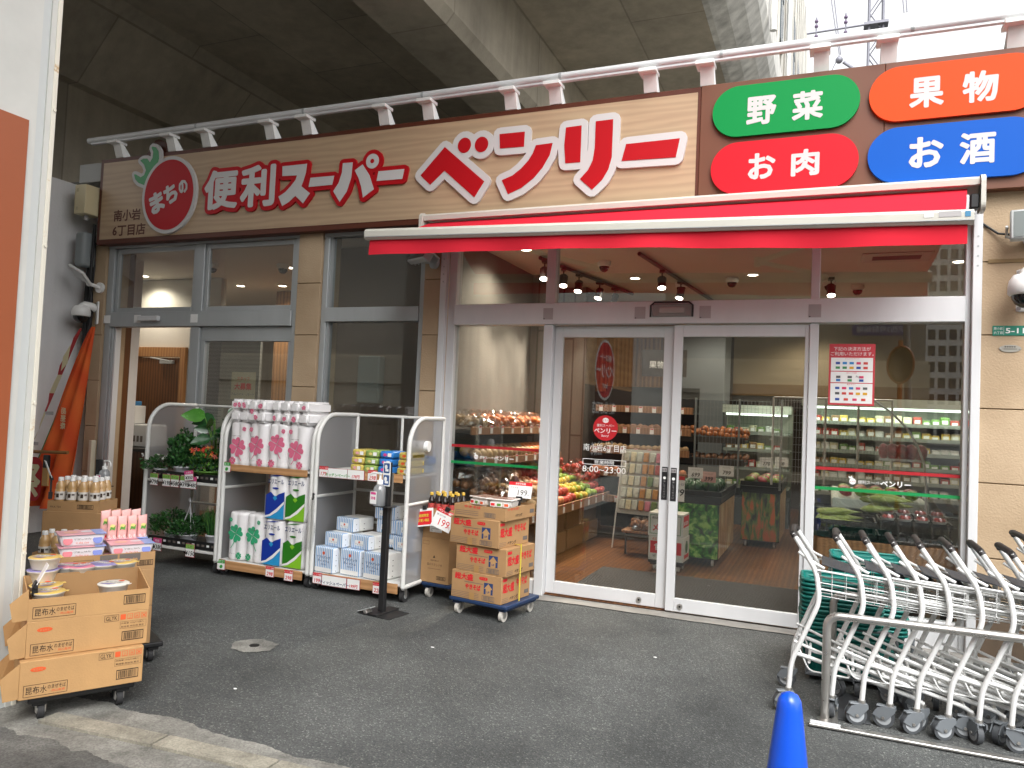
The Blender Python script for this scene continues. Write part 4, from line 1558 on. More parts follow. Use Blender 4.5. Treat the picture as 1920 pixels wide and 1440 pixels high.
# ================================================================== carton stacks at the left
BROWNINK = pm('brown_ink', '#3a2c1e', .8)
ORANGEINK = pm('orange_ink', '#d85a2c', .8)
BLUEINK = pm('navy_ink', '#2b3f6b', .8)
GREYINK = pm('grey_ink', '#6a625c', .8)
def barcode(g, o, u, v, w, h, m=None, xf=None):
    m = m or BROWNINK
    fr = .05 * w
    p = lambda a, b, c_, d: g.poly([(a, b), (c_, b), (c_, d), (a, d)], o, u, v, m, lift=.0012)
    p(0, 0, w, .05 * h + .002)
    p(0, h - .05 * h - .002, w, h)
    p(0, 0, .003, h)
    p(w - .003, 0, w, h)
    x = .1 * w
    r = random.Random(5)
    while x < .9 * w:
        b = r.choice((.0015, .003, .004))
        p(x, .14 * h, x + b, .86 * h)
        x += b + r.choice((.002, .003))
def frame2(g, o, u, v, x0, z0, x1, z1, t, m):
    for a, b, c_, d in ((x0, z0, x1, z0 + t), (x0, z1 - t, x1, z1), (x0, z0 + t, x0 + t, z1 - t), (x1 - t, z0 + t, x1, z1 - t)):
        g.poly([(a, b), (c_, b), (c_, d), (a, d)], o, u, v, m, lift=.0012)
def carton(name, label, W, D, H, loc, rz, group=None, m=CARD, open_h=None, back_h=None, front=None, side=None, flaps=0, cat='cardboard box'):
    """loc: centre of the base.  Front is local -Y.  open_h: an open tray with that front wall height"""
    t = thing(name, label, cat, loc, rz, group)
    g = MB()
    if open_h is None:
        g.box(-W / 2, W / 2, -D / 2, D / 2, 0, H, m, .004, 2)
        g.box(-W / 2 + .003, W / 2 - .003, -.002, .002, H + .0002, H + .0012, CARDIN)
    else:
        th = .005
        bh = back_h or H
        g.box(-W / 2, W / 2, -D / 2, D / 2, 0, th, m)
        g.box(-W / 2, W / 2, -D / 2, -D / 2 + th, th, open_h, m)
        g.box(-W / 2, W / 2, D / 2 - th, D / 2, th, bh, CARDIN)
        for sx in (-1, 1):
            xa, xb = (-W / 2, -W / 2 + th) if sx < 0 else (W / 2 - th, W / 2)
            ya, yb = -D / 2 + th, D / 2 - th
            vs = [(x, y, z) for x in (xa, xb) for (y, z) in ((ya, th), (yb, th), (yb, bh), (ya, open_h))]
            g.add(vs, [(0, 1, 2, 3), (4, 7, 6, 5), (3, 2, 6, 7), (0, 3, 7, 4), (1, 5, 6, 2)], m)
    g.build('box_body', t)
    if front or side:
        g = MB()
        if front:
            front(g, Vector((-W / 2, -D / 2, 0)), X, Z, W, H)
        if side:
            side(g, Vector((W / 2, -D / 2, 0)), Y, Z, D, H)
        g.build('printing', t)
    for k in range(flaps):
        g = MB()
        ya = -D / 2 if k == 0 else D / 2
        s = 1 if k == 0 else -1
        z0, z1 = .01, H - .005
        if k == 2:
            vs = [(-W / 2, -D / 2 + .01, H), (-W / 2, D / 2 - .01, H), (-W / 2 - .07, D / 2 - .02, H - .07), (-W / 2 - .07, -D / 2 + .02, H - .07)]
        else:
            vs = [(-W / 2, ya, z0), (-W / 2, ya, z1), (-W / 2 - .075, ya - s * (.012 - .05 * k), z1 - .06), (-W / 2 - .06, ya - s * (.012 - .05 * k), z0 + .0)]
        n_ = Vector((0, -.003, 0)) if k < 2 else Vector((0, 0, .003))
        vv = [Vector(p) for p in vs] + [Vector(p) + n_ for p in vs]
        g.add(vv, [(0, 1, 2, 3), (7, 6, 5, 4), (0, 4, 5, 1), (1, 5, 6, 2), (2, 6, 7, 3)], m)
        g.build('flap', t)
    return t
def noodle_front(full):
    def f(g, o, u, v, W, H):
        zb = .012
        frame2(g, o, u, v, .02, zb, .20, zb + .055, .0022, BROWNINK)
        g.text('昆布水', o + u * .03 + v * (zb + .012), u, v, .034, INK, .02, w=.085)
        g.text('のまぜそば', o + u * .118 + v * (zb + .026), u, v, .02, INK, .01, w=.075)
        g.text('桃山監修', o + u * .135 + v * (zb + .01), u, v, .011, ORANGEINK, w=.055)
        if H > .13 and full:
            g.poly(circle(.075, H - .042, .032, .011, n=24), o, u, v, ORANGEINK, lift=.0012)
            g.text('まるやま', o + u * .075 + v * (H - .047), u, v, .009, CARD2, center=True, lift=.002)
            g.text('GLYK', o + u * .335 + v * (H - .036), u, v, .02, BROWNINK, .02, w=.05)
            frame2(g, o, u, v, .328, H - .042, .392, H - .01, .0015, BROWNINK)
            for k in range(4):
                x = .40 + k * .032
                if k == 0:
                    g.poly(rrect(x, H - .038, x + .024, H - .012, .003), o, u, v, ORANGEINK, lift=.0012)
                else:
                    frame2(g, o, u, v, x, H - .038, x + .024, H - .012, .0018, ORANGEINK)
                    g.text('上水×'[k - 1], o + u * (x + .012) + v * (H - .034), u, v, .017, ORANGEINK, .02, center=True)
            frame2(g, o, u, v, .40, H - .083, .52, H - .048, .001, BROWNINK)
            g.text('内容量 127g×12個入', o + u * .405 + v * (H - .062), u, v, .009, BROWNINK, w=.105)
            g.text('製造者 所在地 東京', o + u * .405 + v * (H - .078), u, v, .009, BROWNINK, w=.105)
        zc = .028 if full else .035
        barcode(g, o + u * .41 + v * zc, u, v, .10, .047)
    return f
W1 = Vector((.5, .8660254, 0))
DP = Vector((-.8660254, .5, 0))
RZA = R(60)
def place(fr, W, D, z):
    """front-right bottom corner -> centre of base, for boxes turned 60 degrees"""
    p = Vector((fr[0], fr[1], 0)) - W1 * (W / 2) + DP * (D / 2)
    return (p.x, p.y, z)
carton('noodle_carton', 'closed noodle carton at the bottom of the front left stack', .53, .27, .178, place((-3.165, -3.33), .53, .27, .122), RZA, 'noodle cartons in the front left stack', CARD2, front=noodle_front(True), flaps=2)
carton('noodle_carton', 'closed noodle carton in the middle of the front left stack', .53, .27, .172, place((-3.185, -3.295), .53, .27, .301), RZA, 'noodle cartons in the front left stack', CARD2, front=noodle_front(True), flaps=2)
carton('noodle_carton', 'open noodle carton with cup noodles on top of the front left stack', .53, .27, .16, place((-3.185, -3.295), .53, .27, .474), RZA, 'noodle cartons in the front left stack', CARD2, open_h=.105, back_h=.165, front=noodle_front(False), flaps=1)
def dolly(label, W, D, h, loc, rz, m, wheelm, name='dolly', cat='dolly'):
    t = thing(name, label, cat, loc, rz)
    g = MB()
    g.box(-W / 2, W / 2, -D / 2, D / 2, h - .03, h, m, .008, 2)
    for sx in (-1, 1):
        g.box(sx * (W / 2 - .05) - .03, sx * (W / 2 - .05) + .03, -D / 2 + .02, D / 2 - .02, h - .05, h - .031, m, .004)
    g.build('deck', t)
    r = (h - .05) / 2 + .004
    for sx in (-1, 1):
        for sy in (-1, 1):
            x, y = sx * (W / 2 - .06), sy * (D / 2 - .055)
            g = MB()
            g.cyl((x - .014, y, r), (x + .014, y, r), r, wheelm, n=20)
            g.cyl((x - .016, y, r), (x + .016, y, r), r * .45, STEEL, n=12)
            w_ = g.build('wheel', t)
            g = MB()
            g.box(x - .022, x - .0165, y - .014, y + .014, r - .008, h - .05, STEEL)
            g.box(x + .0165, x + .022, y - .014, y + .014, r - .008, h - .05, STEEL)
            g.build('fork', w_)
    return t
pa = place((-3.20, -3.34), .46, .23, 0)
dolly('black wheeled dolly under the front left noodle carton stack', .46, .23, .12, (pa[0], pa[1], 0), RZA, BLACK, RUBBER)
# cup noodles
LIDY = pm('cup_lid_yellow', '#d8b765', .35)
CUPW = pm('cup_white', '#ddd9cf', .4)
CUPV = pm('cup_violet', '#8f86b4', .4)
LIDP = pm('cup_lid_pink', '#cf7f92', .35)
def cup(label, loc, rz, lid, group):
    t = thing('cup_noodle', label, 'cup noodles', loc, rz, group)
    g = MB()
    g.lathe([(.055, 0), (.058, .004), (.07, .05), (.074, .052), (.074, .058)], (0, 0, 0), CUPW, 28)
    g.build('cup', t)
    g = MB()
    g.lathe([(.074, .0582), (.070, .061), (.002, .0625)], (0, 0, 0), lid, 28)
    g.poly(rrect(-.05, -.012, .045, .018, .01), (0, 0, .0626), X, Y, CUPW, lift=.001)
    g.text('まぜそば', (0, -.008, .0626), X, Y, .018, BLUEINK, .02, .002, center=True)
    g.poly(circle(.02, .038, .014, n=14), (0, 0, .0626), X, Y, ORANGEINK, lift=.001)
    g.poly([(-.05, -.04), (.0, -.05), (.03, -.03), (-.02, -.025)], (0, 0, .0626), X, Y, CUPV, lift=.001)
    g.box(.068, .088, -.012, .012, .058, .0605, lid)
    g.build('lid', t)
    return t
def ploc(fr, a, b, z):
    p = Vector((fr[0], fr[1], 0)) - W1 * a + DP * b
    return (p.x, p.y, z)
FA = (-3.185, -3.295)
gcup = 'cup noodles in the open carton'
cup('yellow-lidded cup noodle at the near left corner of the open carton', ploc(FA, .44, .085, .535), R(40), LIDY, gcup)
cup('yellow-lidded cup noodle with a price sticker at left in the open carton', ploc(FA, .44, .19, .545), R(70), LIDY, gcup)
cup('pale cup noodle standing alone at right in the open carton', ploc(FA, .155, .085, .545), R(20), CUPW, gcup)
c4 = cup('violet cup noodle lowest at the back left of the open carton', ploc(FA, .445, .30, .60), R(55), CUPV, gcup)
c5 = cup('yellow cup noodle stacked on the violet one at back left', ploc(FA, .44, .29, .665), R(25), LIDY, gcup)
c6 = cup('pink cup noodle behind the middle of the open carton', ploc(FA, .27, .33, .598), R(65), LIDP, gcup)
c7 = cup('pink cup noodle farther left behind the open carton', ploc(FA, .33, .36, .598), R(15), LIDP, gcup)
cup('yellow-lidded cup noodle behind the open carton at its right end', ploc(FA, .07, .36, .598), R(35), LIDY, gcup)
cup('violet-lidded cup noodle behind the open carton right of the middle', ploc(FA, .165, .345, .598), R(5), CUPV, gcup)
# a plain carton behind, carrying those cups
carton('back_carton', 'plain carton right behind the open noodle carton carrying cup noodles', .50, .20, .475, ploc(FA, .26, .40, .12), RZA, None, CARD)
# stack B
FB = (-3.63, -2.86)
def locB(W, D, z, dx=0.0, dy=0.0):
    return ploc(FB, W / 2 + dx, D / 2 + dy, z)
def b_front(g, o, u, v, W, H):
    if H < .15:
        g.text('ごはん', o + u * .08 + v * .035, u, v, .03, BROWNINK, .03)
        frame2(g, o, u, v, .07, .03, .17, .075, .002, BROWNINK)
        r = random.Random(9)
        for x0_, x1_ in ((.20, .29), (.30, .41)):
            top = [(x0_ + (x1_ - x0_) * k / 12, H - .004) for k in range(13)]
            bot = [(x0_ + (x1_ - x0_) * k / 12, H - .025 - r.uniform(0, .03)) for k in range(12, -1, -1)]
            g.poly(top + bot, o, u, v, GREYINK, lift=.0012)
        barcode(g, o + u * .395 + v * .022, u, v, .085, .032)
carton('rice_carton', 'shallow open carton holding pink rice packs in the middle left stack', .49, .34, .10, locB(.49, .34, .555), RZA, 'cartons in the middle left stack', CARD, open_h=.10, back_h=.10, front=b_front)
carton('rice_carton', 'closed carton under the pink rice pack carton in the middle left stack', .48, .33, .215, locB(.48, .33, .339), RZA, 'cartons in the middle left stack', CARD)
carton('rice_carton', 'closed carton lowest in the middle left stack on a black dolly', .48, .33, .217, locB(.48, .33, .121), RZA, 'cartons in the middle left stack', CARD)
lb = locB(.55, .36, 0, -.06)
dolly('black plastic dolly under the middle left carton stack', .58, .36, .12, (lb[0], lb[1], 0), RZA, BLACK, RUBBER)
PACKP = pm('pack_pink', '#e0a5ae', .3)
PACKB = pm('pack_blue', '#8b9fd6', .3)
PACKW = pm('pack_white', '#e4dfe2', .3)
def rice_pack(label, loc, rz):
    t = thing('rice_pack', label, 'rice pack', loc, rz, 'pink and blue rice packs in the carton')
    g = MB()
    W, D, H = .228, .15, .066
    bm = bmesh.new()
    bmesh.ops.create_cube(bm, size=1)
    for v in bm.verts:
        k = 1.0 if v.co.z > 0 else .86
        v.co = Vector((v.co.x * W * k, v.co.y * D * k, (v.co.z + .5) * H))
    bmesh.ops.bevel(bm, geom=bm.edges[:], offset=.008, segments=2, affect='EDGES')
    g.bm(bm, PACKW, True)
    g.build('tray', t)
    g = MB()
    g.box(-.119, .06, -.082, .082, .066, .070, PACKP, .0015)
    g.box(.0605, .119, -.082, .082, .066, .070, PACKB, .0015)
    g.build('lid', t)
    g = MB()
    sl = Matrix.Translation((0, -.0705, .034)) @ Matrix.Rotation(R(-8.5), 4, 'X')
    for x0_, x1_, m in ((-.098, -.05, pm('pack_rose', '#dd7f87', .35)), (.05, .098, pm('pack_indigo', '#7b88cc', .35))):
        g.poly(circle((x0_ + x1_) / 2, 0, .024, .022, n=20), (0, 0, 0), X, Z, m, lift=.003, xf=sl)
    g.text('小型ごはん', (-.002, 0, .002), X, Z, .016, GREYINK, .0, .003, center=True, xf=sl)
    g.text('in the rice', (-.002, 0, -.018), X, Z, .011, ORANGEINK, 0, .003, center=True, xf=sl)
    g.poly(circle(-.05, 0, .035, n=18), (0, 0, .0702), X, Y, pm('pack_salmon', '#e8b39a', .3), lift=.0008)
    g.poly(circle(.03, .01, .03, n=18), (0, 0, .0702), X, Y, PACKW, lift=.0008)
    g.build('printing', t)
    return t
for k in range(3):
    rice_pack('%s rice pack in the left pile of the rice carton' % ('lowest', 'middle', 'topmost')[k], ploc(FB, .37 + .004 * k, .10, .562 + k * .0712), RZA + R(1.5 * k - 2))
for k in range(2):
    rice_pack('%s rice pack in the right pile of the rice carton' % ('lower', 'upper')[k], ploc(FB, .122 - .004 * k, .10, .562 + k * .0712), RZA + R(2 - 3 * k))
rice_pack('rice pack lying behind the right pile of the rice carton', ploc(FB, .125, .255, .64), RZA)
carton('inner_carton', 'small carton block inside the rice carton behind the packs', .45, .13, .07, ploc(FB, .245, .265, .561), RZA, None, CARD)
# pink pouches
POU = pm('pouch_pink', '#e3aaa4', .28, 0, .12, 9)
POUG = pm('pouch_green', '#5f9c3f', .35)
POUY = pm('pouch_yellow', '#e0cf7e', .35)
proto = None
for k in range(8):
    row, i = divmod(k, 4)
    loc = ploc(FB, .20 - i * .055 + .028 * row, .215 + .05 * row, .64 + .03 * row)
    lab = '%s pink drink pouch from the left, %s row behind the rice packs' % (ORD[i], ('front', 'back')[row])
    if proto is None:
        t = thing('drink_pouch', lab, 'pouch', loc, RZA, 'pink pouches behind the rice packs')
        g = MB()
        nu, nv = 14, 10
        vs, fs = [], []
        for j in range(nv + 1):
            z = j / nv
            th_ = .02 * math.sin(PI * min(1, z * .85 + .12)) ** .7 if z < .93 else .0015
            for i2 in range(nu):
                a = 2 * PI * i2 / nu
                wdt = .027 * (1 - .05 * math.sin(PI * z))
                vs.append((wdt * math.copysign(abs(math.cos(a)) ** .6, math.cos(a)), th_ * math.copysign(abs(math.sin(a)) ** .6, math.sin(a)), z * .20 + .006 * math.cos(a * 1.0) * (z > .95)))
        for j in range(nv):
            for i2 in range(nu):
                fs.append((j * nu + i2, j * nu + (i2 + 1) % nu, (j + 1) * nu + (i2 + 1) % nu, (j + 1) * nu + i2))
        g.add(vs, fs, POU, True)
        g.build('pouch_body', t)
        g = MB()
        g.poly(circle(.0, .142, .014, .012, n=12), (0, -.019, 0), X, Z, POUY, lift=.002)
        g.poly([(-.016, .115), (-.004, .125), (.012, .118), (.018, .15), (.006, .135), (-.01, .14)], (0, -.019, 0), X, Z, POUG, lift=.003)
        g.text('もも', (0, -.02, .07), X, Z, .022, PAPER, .02, .002, center=True)
        g.poly(circle(.006, .045, .012, n=12), (0, -.019, 0), X, Z, REDINK, lift=.002)
        g.build('printing', t)
        proto = t
    else:
        d = dup(proto, loc, RZA + R(random.uniform(-9, 9)), lab)
# bottle trays (C behind, D in front of it)
TEA = pm('bottle_tea', '#bf9a68', .15, 0, .05, 8, coat=.5)
CAPW = pm('bottle_cap_white', '#e6e6e3', .35)
LABW = pm('bottle_label', '#d9d4cc', .4)
def bottle_proto(label, loc, rz, group):
    t = thing('drink_bottle', label, 'bottle', loc, rz, group)
    g = MB()
    g.lathe([(.028, 0), (.032, .004), (.032, .05), (.030, .055), (.0325, .06), (.0325, .135), (.030, .14), (.032, .15), (.026, .18), (.016, .195), (.014, .2)], (0, 0, 0), TEA, 20)
    g.build('bottle_body', t)
    g = MB()
    g.lathe([(.0175, .197), (.0175, .219), (.016, .222), (.004, .2225)], (0, 0, 0), CAPW, 18)
    g.build('cap', t)
    g = MB()
    g.lathe([(.0331, .07), (.0331, .125)], (0, 0, 0), LABW, 20)
    for a in (-40, 0, 40):
        aa = R(a - 90)
        xf = Matrix.Rotation(R(a), 4, 'Z')
        g.box(-.009, .009, -.0342, -.0336, .100 if a else .085, .112, GREYINK if a else BROWNINK, xf=xf)
    g.build('bottle_label', t)
    return t
RC = R(24)
def locC(base, x, y, z):
    v = Matrix.Rotation(RC, 3, 'Z') @ Vector((x, y, 0))
    return (base[0] + v.x, base[1] + v.y, z)
BC = (-4.735, -2.55)
def c_front(g, o, u, v, W, H):
    barcode(g, o + u * .2 + v * .02, u, v, .11, .03)
    g.text('MILK TEA', o + u * .02 + v * .025, u, v, .012, BROWNINK)
carton('drink_tray', 'shallow open carton of tea bottles topmost in the rear left stack', .345, .26, .075, locC(BC, 0, .13, .755), RC, 'cartons in the rear left stack', CARD, open_h=.07, back_h=.07, front=c_front)
carton('drink_carton', 'closed carton under the tea bottle carton in the rear left stack', .40, .28, .30, locC(BC, -.0, .135, .454), RC, 'cartons in the rear left stack', CARD)
carton('drink_carton', 'closed carton lowest in the rear left stack on the tarmac', .40, .28, .452, locC(BC, -.0, .135, .001), RC, 'cartons in the rear left stack', CARD)
proto = None
for r_ in range(3):
    for i in range(4):
        loc = locC(BC, -.117 + i * .078, .048 + r_ * .078, .762)
        lab = 'white-capped tea bottle, %s from left in the %s row of the upper carton' % (ORD[i], ('front', 'middle', 'back')[r_])
        if proto is None:
            proto = bottle_proto(lab, loc, RC, 'tea bottles in the upper carton')
        else:
            dup(proto, loc, RC + R(random.uniform(-50, 50)), lab)
BD = (-4.52, -2.80)
carton('drink_tray', 'shallow open carton of tea bottles lower in front of the rear left stack', .33, .17, .10, locC(BD, 0, .085, .44), RC, 'cartons of the lower tea bottles', CARD, open_h=.095, back_h=.095)
carton('drink_carton', 'closed carton on the tarmac under the lower tea bottle carton', .34, .18, .438, locC(BD, 0, .09, .001), RC, 'cartons of the lower tea bottles', CARD)
for r_ in range(2):
    for i in range(4):
        if r_ == 0 and i == 3:
            continue
        lab = 'white-capped tea bottle, %s from left in the %s row of the lower carton' % (ORD[i], ('front', 'back')[r_])
        d = dup(proto, locC(BD, -.117 + i * .078, .045 + r_ * .078, .446), RC + R(random.uniform(-50, 50)), lab, 'tea bottles in the lower carton')
# price card clips beside the stacks
def clip_card(label, loc, rz, tilt, w, h, draw=None, stem=.16):
    t = thing('price_sign', label, 'price sign', loc, rz)
    g = MB()
    xf = Matrix.Translation((0, 0, stem)) @ Matrix.Rotation(R(tilt), 4, 'X')
    g.box(-.012, .012, -.012, .012, -.0, .05, BLACK, .003)
    g.box(-.006, .006, -.006, .006, .04, stem + .01, BLACK)
    g.box(-.028, .028, -.010, .008, -.012, .022, BLACK, .004, xf=xf)
    g.build('clip', t)
    g = MB()
    g.box(-w / 2, w / 2, -.002, .001, .01, .01 + h, PAPER, xf=xf)
    if draw:
        draw(g, xf, w, h)
    g.build('card', t)
    return t
def card199(g, xf, w, h):
    g.poly([(-w / 2, h * .78), (w / 2, h * .78), (w / 2, h), (-w / 2, h)], (0, -.002, .01), X, Z, REDINK, lift=.0008, xf=xf)
    g.text('おすすめ品', (0, -.002, .01 + h * .83), X, Z, h * .13, PAPER, .03, .0016, center=True, xf=xf)
    g.text('やきそば', (-w * .42, -.002, .01 + h * .58), X, Z, h * .12, INK, 0, .001, xf=xf)
    g.text('199', (w * .12, -.002, .01 + h * .16), X, Z, h * .36, INK, .01, .001, center=True, xf=xf)
    g.text('円', (w * .38, -.002, .01 + h * .14), X, Z, h * .12, INK, 0, .001, center=True, xf=xf)
clip_card('price card on a black clip at the left edge of the noodle cartons', ploc(FA, .50, .06, .58), R(-30), -25, .07, .10, None, .05)
clip_card('price card on a black clip left of the tea bottles', locC(BC, -.185, .05, .83), R(150), -20, .10, .12, None, .14)

# ================================================================== display racks
RACKW = pm('rack_white', '#d6d6d2', .4, 0, .05, 4)
POLYC = clear_mat('frosted_panel', (.9, .9, .9, 1), .04, .4, .25, milk=.55, milkcol=(.5, .5, .51, 1))
STRIPW = wood_mat('shelf_front_wood', '#a87b50', '#c4976a', (.4, 1, 1), .5, 8, 2, bands='Z')
def rack(label, x0, x1, yf, yb, ztop, shelves, strips):
    t = thing('display_rack', label, 'rack', ((x0 + x1) / 2, (yf + yb) / 2, 0))
    w, d = (x1 - x0) / 2, (yb - yf) / 2
    zb = .125
    for s in (-1, 1):
        g = MB()
        x = s * w
        arc = [(x, -d + (.24 - .24 * math.cos(R(a))), ztop - .24 + .24 * math.sin(R(a))) for a in range(0, 91, 10)]
        g.tube([(x, -d, zb)] + arc + [(x, d, ztop)], .019, RACKW, 10)
        g.tube([(x, d, ztop), (x, d, zb)], .019, RACKW, 10)
        g.tube([(x, -d, zb), (x, d, zb)], .019, RACKW, 10)
        g.tube([(x, -d, .78), (x, d, .78)], .014, RACKW, 8)
        f = g.build('side_frame', t)
        g = MB()
        poly = [(-d, zb)] + [(p[1], p[2]) for p in arc] + [(d, ztop), (d, zb)]
        g.poly(poly, (x, 0, 0), Y, Z, POLYC, lift=.002, thick=.004)
        g.build('side_panel', f)
    g = MB()
    for z in (zb, .52, .80, ztop):
        g.tube([(-w, d, z), (w, d, z)], .013, RACKW, 8)
    g.tube([(0.03, d, shelves[-1]), (0.03, d, ztop)], .013, RACKW, 8)
    g.build('back_frame', t)
    for z in shelves:
        g = MB()
        g.box(-w + .02, w - .02, -d + .005, d - .02, z - .022, z, RACKW, .004)
        for k in range(1, 8):
            xx = -w + .02 + k * (2 * w - .04) / 8
            g.box(xx - .004, xx + .004, -d + .01, d - .03, z + .0002, z + .004, RACKW)
        g.build('shelf', t)
    for (z, xa, xb, h) in strips:
        g = MB()
        g.box(xa * w, xb * w, -d - .008, -d + .003, z, z + h, STRIPW, .002)
        g.build('shelf_front', t)
    for sx in (-1, 1):
        for sy in (-1, 1):
            g = MB()
            px, py = sx * (w - .02), sy * (d - .04)
            g.cyl((px - .017, py + .02, .05), (px + .017, py + .02, .05), .05, RUBBER, n=22)
            g.cyl((px - .019, py + .02, .05), (px + .019, py + .02, .05), .022, GREYM, n=14)
            wv = g.build('wheel', t)
            g = MB()
            for q in (-.023, .019):
                g.add([(px + q, py - .02, .118), (px + q, py + .03, .118), (px + q, py + .033, .045), (px + q, py + .008, .045), (px + q + .004, py - .02, .118), (px + q + .004, py + .03, .118), (px + q + .004, py + .033, .045), (px + q + .004, py + .008, .045)],
                      [(0, 1, 2, 3), (7, 6, 5, 4), (0, 4, 5, 1), (1, 5, 6, 2), (2, 6, 7, 3), (3, 7, 4, 0)], STEEL)
            g.box(px - .028, px + .028, py - .025, py + .035, .1182, .124, STEEL)
            g.build('fork', wv)
    return t
YF, YB = -.88, -.30
rk1 = rack('white arched rack of potted plants, leftmost of the three racks', -5.93, -5.03, YF, YB, 1.50, (.19, .80), ())
rk2 = rack('white arched rack of toilet paper packs, middle of the three racks', -4.99, -4.03, YF, YB, 1.46, (.145, .985), ((.935, -.86, .90, .06), (.065, -.86, .90, .075)))
rk3 = rack('white arched rack of tissue packs beside the black sanitizer stand', -3.99, -3.10, YF, YB, 1.48, (.15, 1.01), ((.955, -.9, .9, .07), (.07, -.9, .9, .08)))
PINKC = pm('card_pink', '#d6468b', .6)
LIMEC = pm('card_lime', '#86b955', .6)
EDGEC = pm('card_edge_red', '#a23a44', .6)
def tagcard(par, x, z, w, h, top, txt, num, lift=0.0, ink=INK, tilt=0, toph=.36):
    g = MB()
    y = -(YB - YF) / 2 - .012 - lift
    u = X * math.cos(R(tilt)) + Z * math.sin(R(tilt))
    v = Z * math.cos(R(tilt)) - X * math.sin(R(tilt))
    o = Vector((x, y, z))
    q = [(-w / 2, 0), (w / 2, 0), (w / 2, h), (-w / 2, h)]
    g.poly([(a * 1.06, b * 1.08 - h * .04) for a, b in q], o, u, v, EDGEC, lift=0, thick=.003)
    g.poly(q, o, u, v, PAPER, lift=.001)
    if top:
        g.poly([(-w / 2, h * (1 - toph)), (w / 2, h * (1 - toph)), (w / 2, h), (-w / 2, h)], o, u, v, top, lift=.002)
        g.text(txt, o + v * h * (1 - toph * .8), u, v, h * toph * .6, PAPER if top is not LIMEC else INK, .02, .003, center=True)
    g.text(num, o + v * h * .1, u, v, h * .38, ink, .03, .002, center=True, slant=.15)
    return g.build('price_card', par)
for x, txt, num, top in ((-.33, 'ローズ', '¥798', LIMEC), (-.175, 'ハーブ', '¥198', LIMEC), (-.07, 'タイム', '¥580', LIMEC), (.045, 'バジル', '¥398', LIMEC), (.14, '花苗', '¥480', PINKC)):
    tagcard(rk1, x, .745 - (x + .33) * .0, .095, .105, top, txt, num)
tagcard(rk1, .12, .82, .10, .085, PINKC, 'お買得', '¥350', .02, tilt=8)
tagcard(rk1, -.24, .145, .10, .11, PINKC, '特価', '¥380')
tagcard(rk1, .16, .13, .10, .11, LIMEC, 'しそ', '¥150')
def redtag(par, x, z, num='178', w=.085, h=.085, top=REDINK):
    return tagcard(par, x, z, w, h, top, 'ベンリー価格', num, ink=REDINK, toph=.28)
tagcard(rk2, -.44, .925, .085, .085, GREENINK, 'エコ', '●', ink=GREENINK)
tagcard(rk2, -.44, .06, .085, .085, GREENINK, 'エコ', '●', ink=GREENINK)
redtag(rk2, .10, .06, '298')
redtag(rk2, .30, .05, '298')
redtag(rk3, -.36, .955, '179')
tagcard(rk3, -.22, .955, .19, .075, None, '', 'キッチンペーパー', ink=GREENINK)
tagcard(rk3, -.04, .955, .16, .075, None, '', '178円', ink=REDINK, toph=.0)
redtag(rk3, .12, .955, '298')
redtag(rk3, -.37, .065, '199')
tagcard(rk3, -.20, .06, .24, .08, None, '', 'ティッシュペーパー', ink=BLUEINK)
tagcard(rk3, -.01, .06, .12, .08, None, '', '199円', ink=REDINK)
redtag(rk3, .22, .055, '228')

# ---- toilet paper
PACKW2 = pm('wrap_white', '#e6e4e4', .25, 0, .04, 6, .15, 26)
CLP = pm('clover_pink', '#dd6f8e', .35)
CLG = pm('clover_green', '#38a877', .35)
def heart(cx, cz, s, ang):
    pts = []
    for k in range(24):
        t = 2 * PI * k / 24
        x = 16 * math.sin(t) ** 3
        y = 13 * math.cos(t) - 5 * math.cos(2 * t) - 2 * math.cos(3 * t) - math.cos(4 * t)
        pts.append((x / 34 * s, (y + 17) / 34 * s))
    ca, sa = math.cos(ang), math.sin(ang)
    return [(cx + p[0] * ca - p[1] * sa, cz + p[0] * sa + p[1] * ca) for p in pts]
def roll_pack(name, label, W, D, H, loc, rz, group, deco, m=PACKW2, cat='toilet paper'):
    """2 x 2 rolls in a printed wrap: square plan with rounded lobes, soft top"""
    t = thing(name, label, cat, loc, rz, group)
    g = MB()
    plan = []
    n = 10
    r = W * .31
    def lobes(cx_, cy_, a0, a1):
        return [(cx_ + r * math.cos(R(a)), cy_ + r * (D / W) * math.sin(R(a))) for a in [a0 + (a1 - a0) * k / n for k in range(n + 1)]]
    q = W * .19
    qd = D * .19
    plan = lobes(q, qd, -36, 126) + lobes(-q, qd, 54, 216) + lobes(-q, -qd, 144, 306) + lobes(q, -qd, 234, 396)
    N_ = len(plan)
    prof = [(.90, 0), (.99, .012), (1, .03), (1, H - .03), (.985, H - .012), (.88, H), (.3, H - .002), (.02, H - .004)]
    rnd_ = random.Random(label)
    vs = []
    for s_, z in prof:
        vs += [(p[0] * s_, p[1] * s_, z + (rnd_.uniform(-.003, .003) if s_ < .95 and z > .1 else 0)) for p in plan]
    fs = []
    for i in range(len(prof) - 1):
        for k in range(N_):
            fs.append((i * N_ + k, i * N_ + (k + 1) % N_, (i + 1) * N_ + (k + 1) % N_, (i + 1) * N_ + k))
    g.add(vs, fs, m, True)
    g.build('wrap', t)
    g = MB()
    deco(g, Vector((0, -D / 2 - .0005, 0)), W, H)
    g.build('printing', t)
    return t
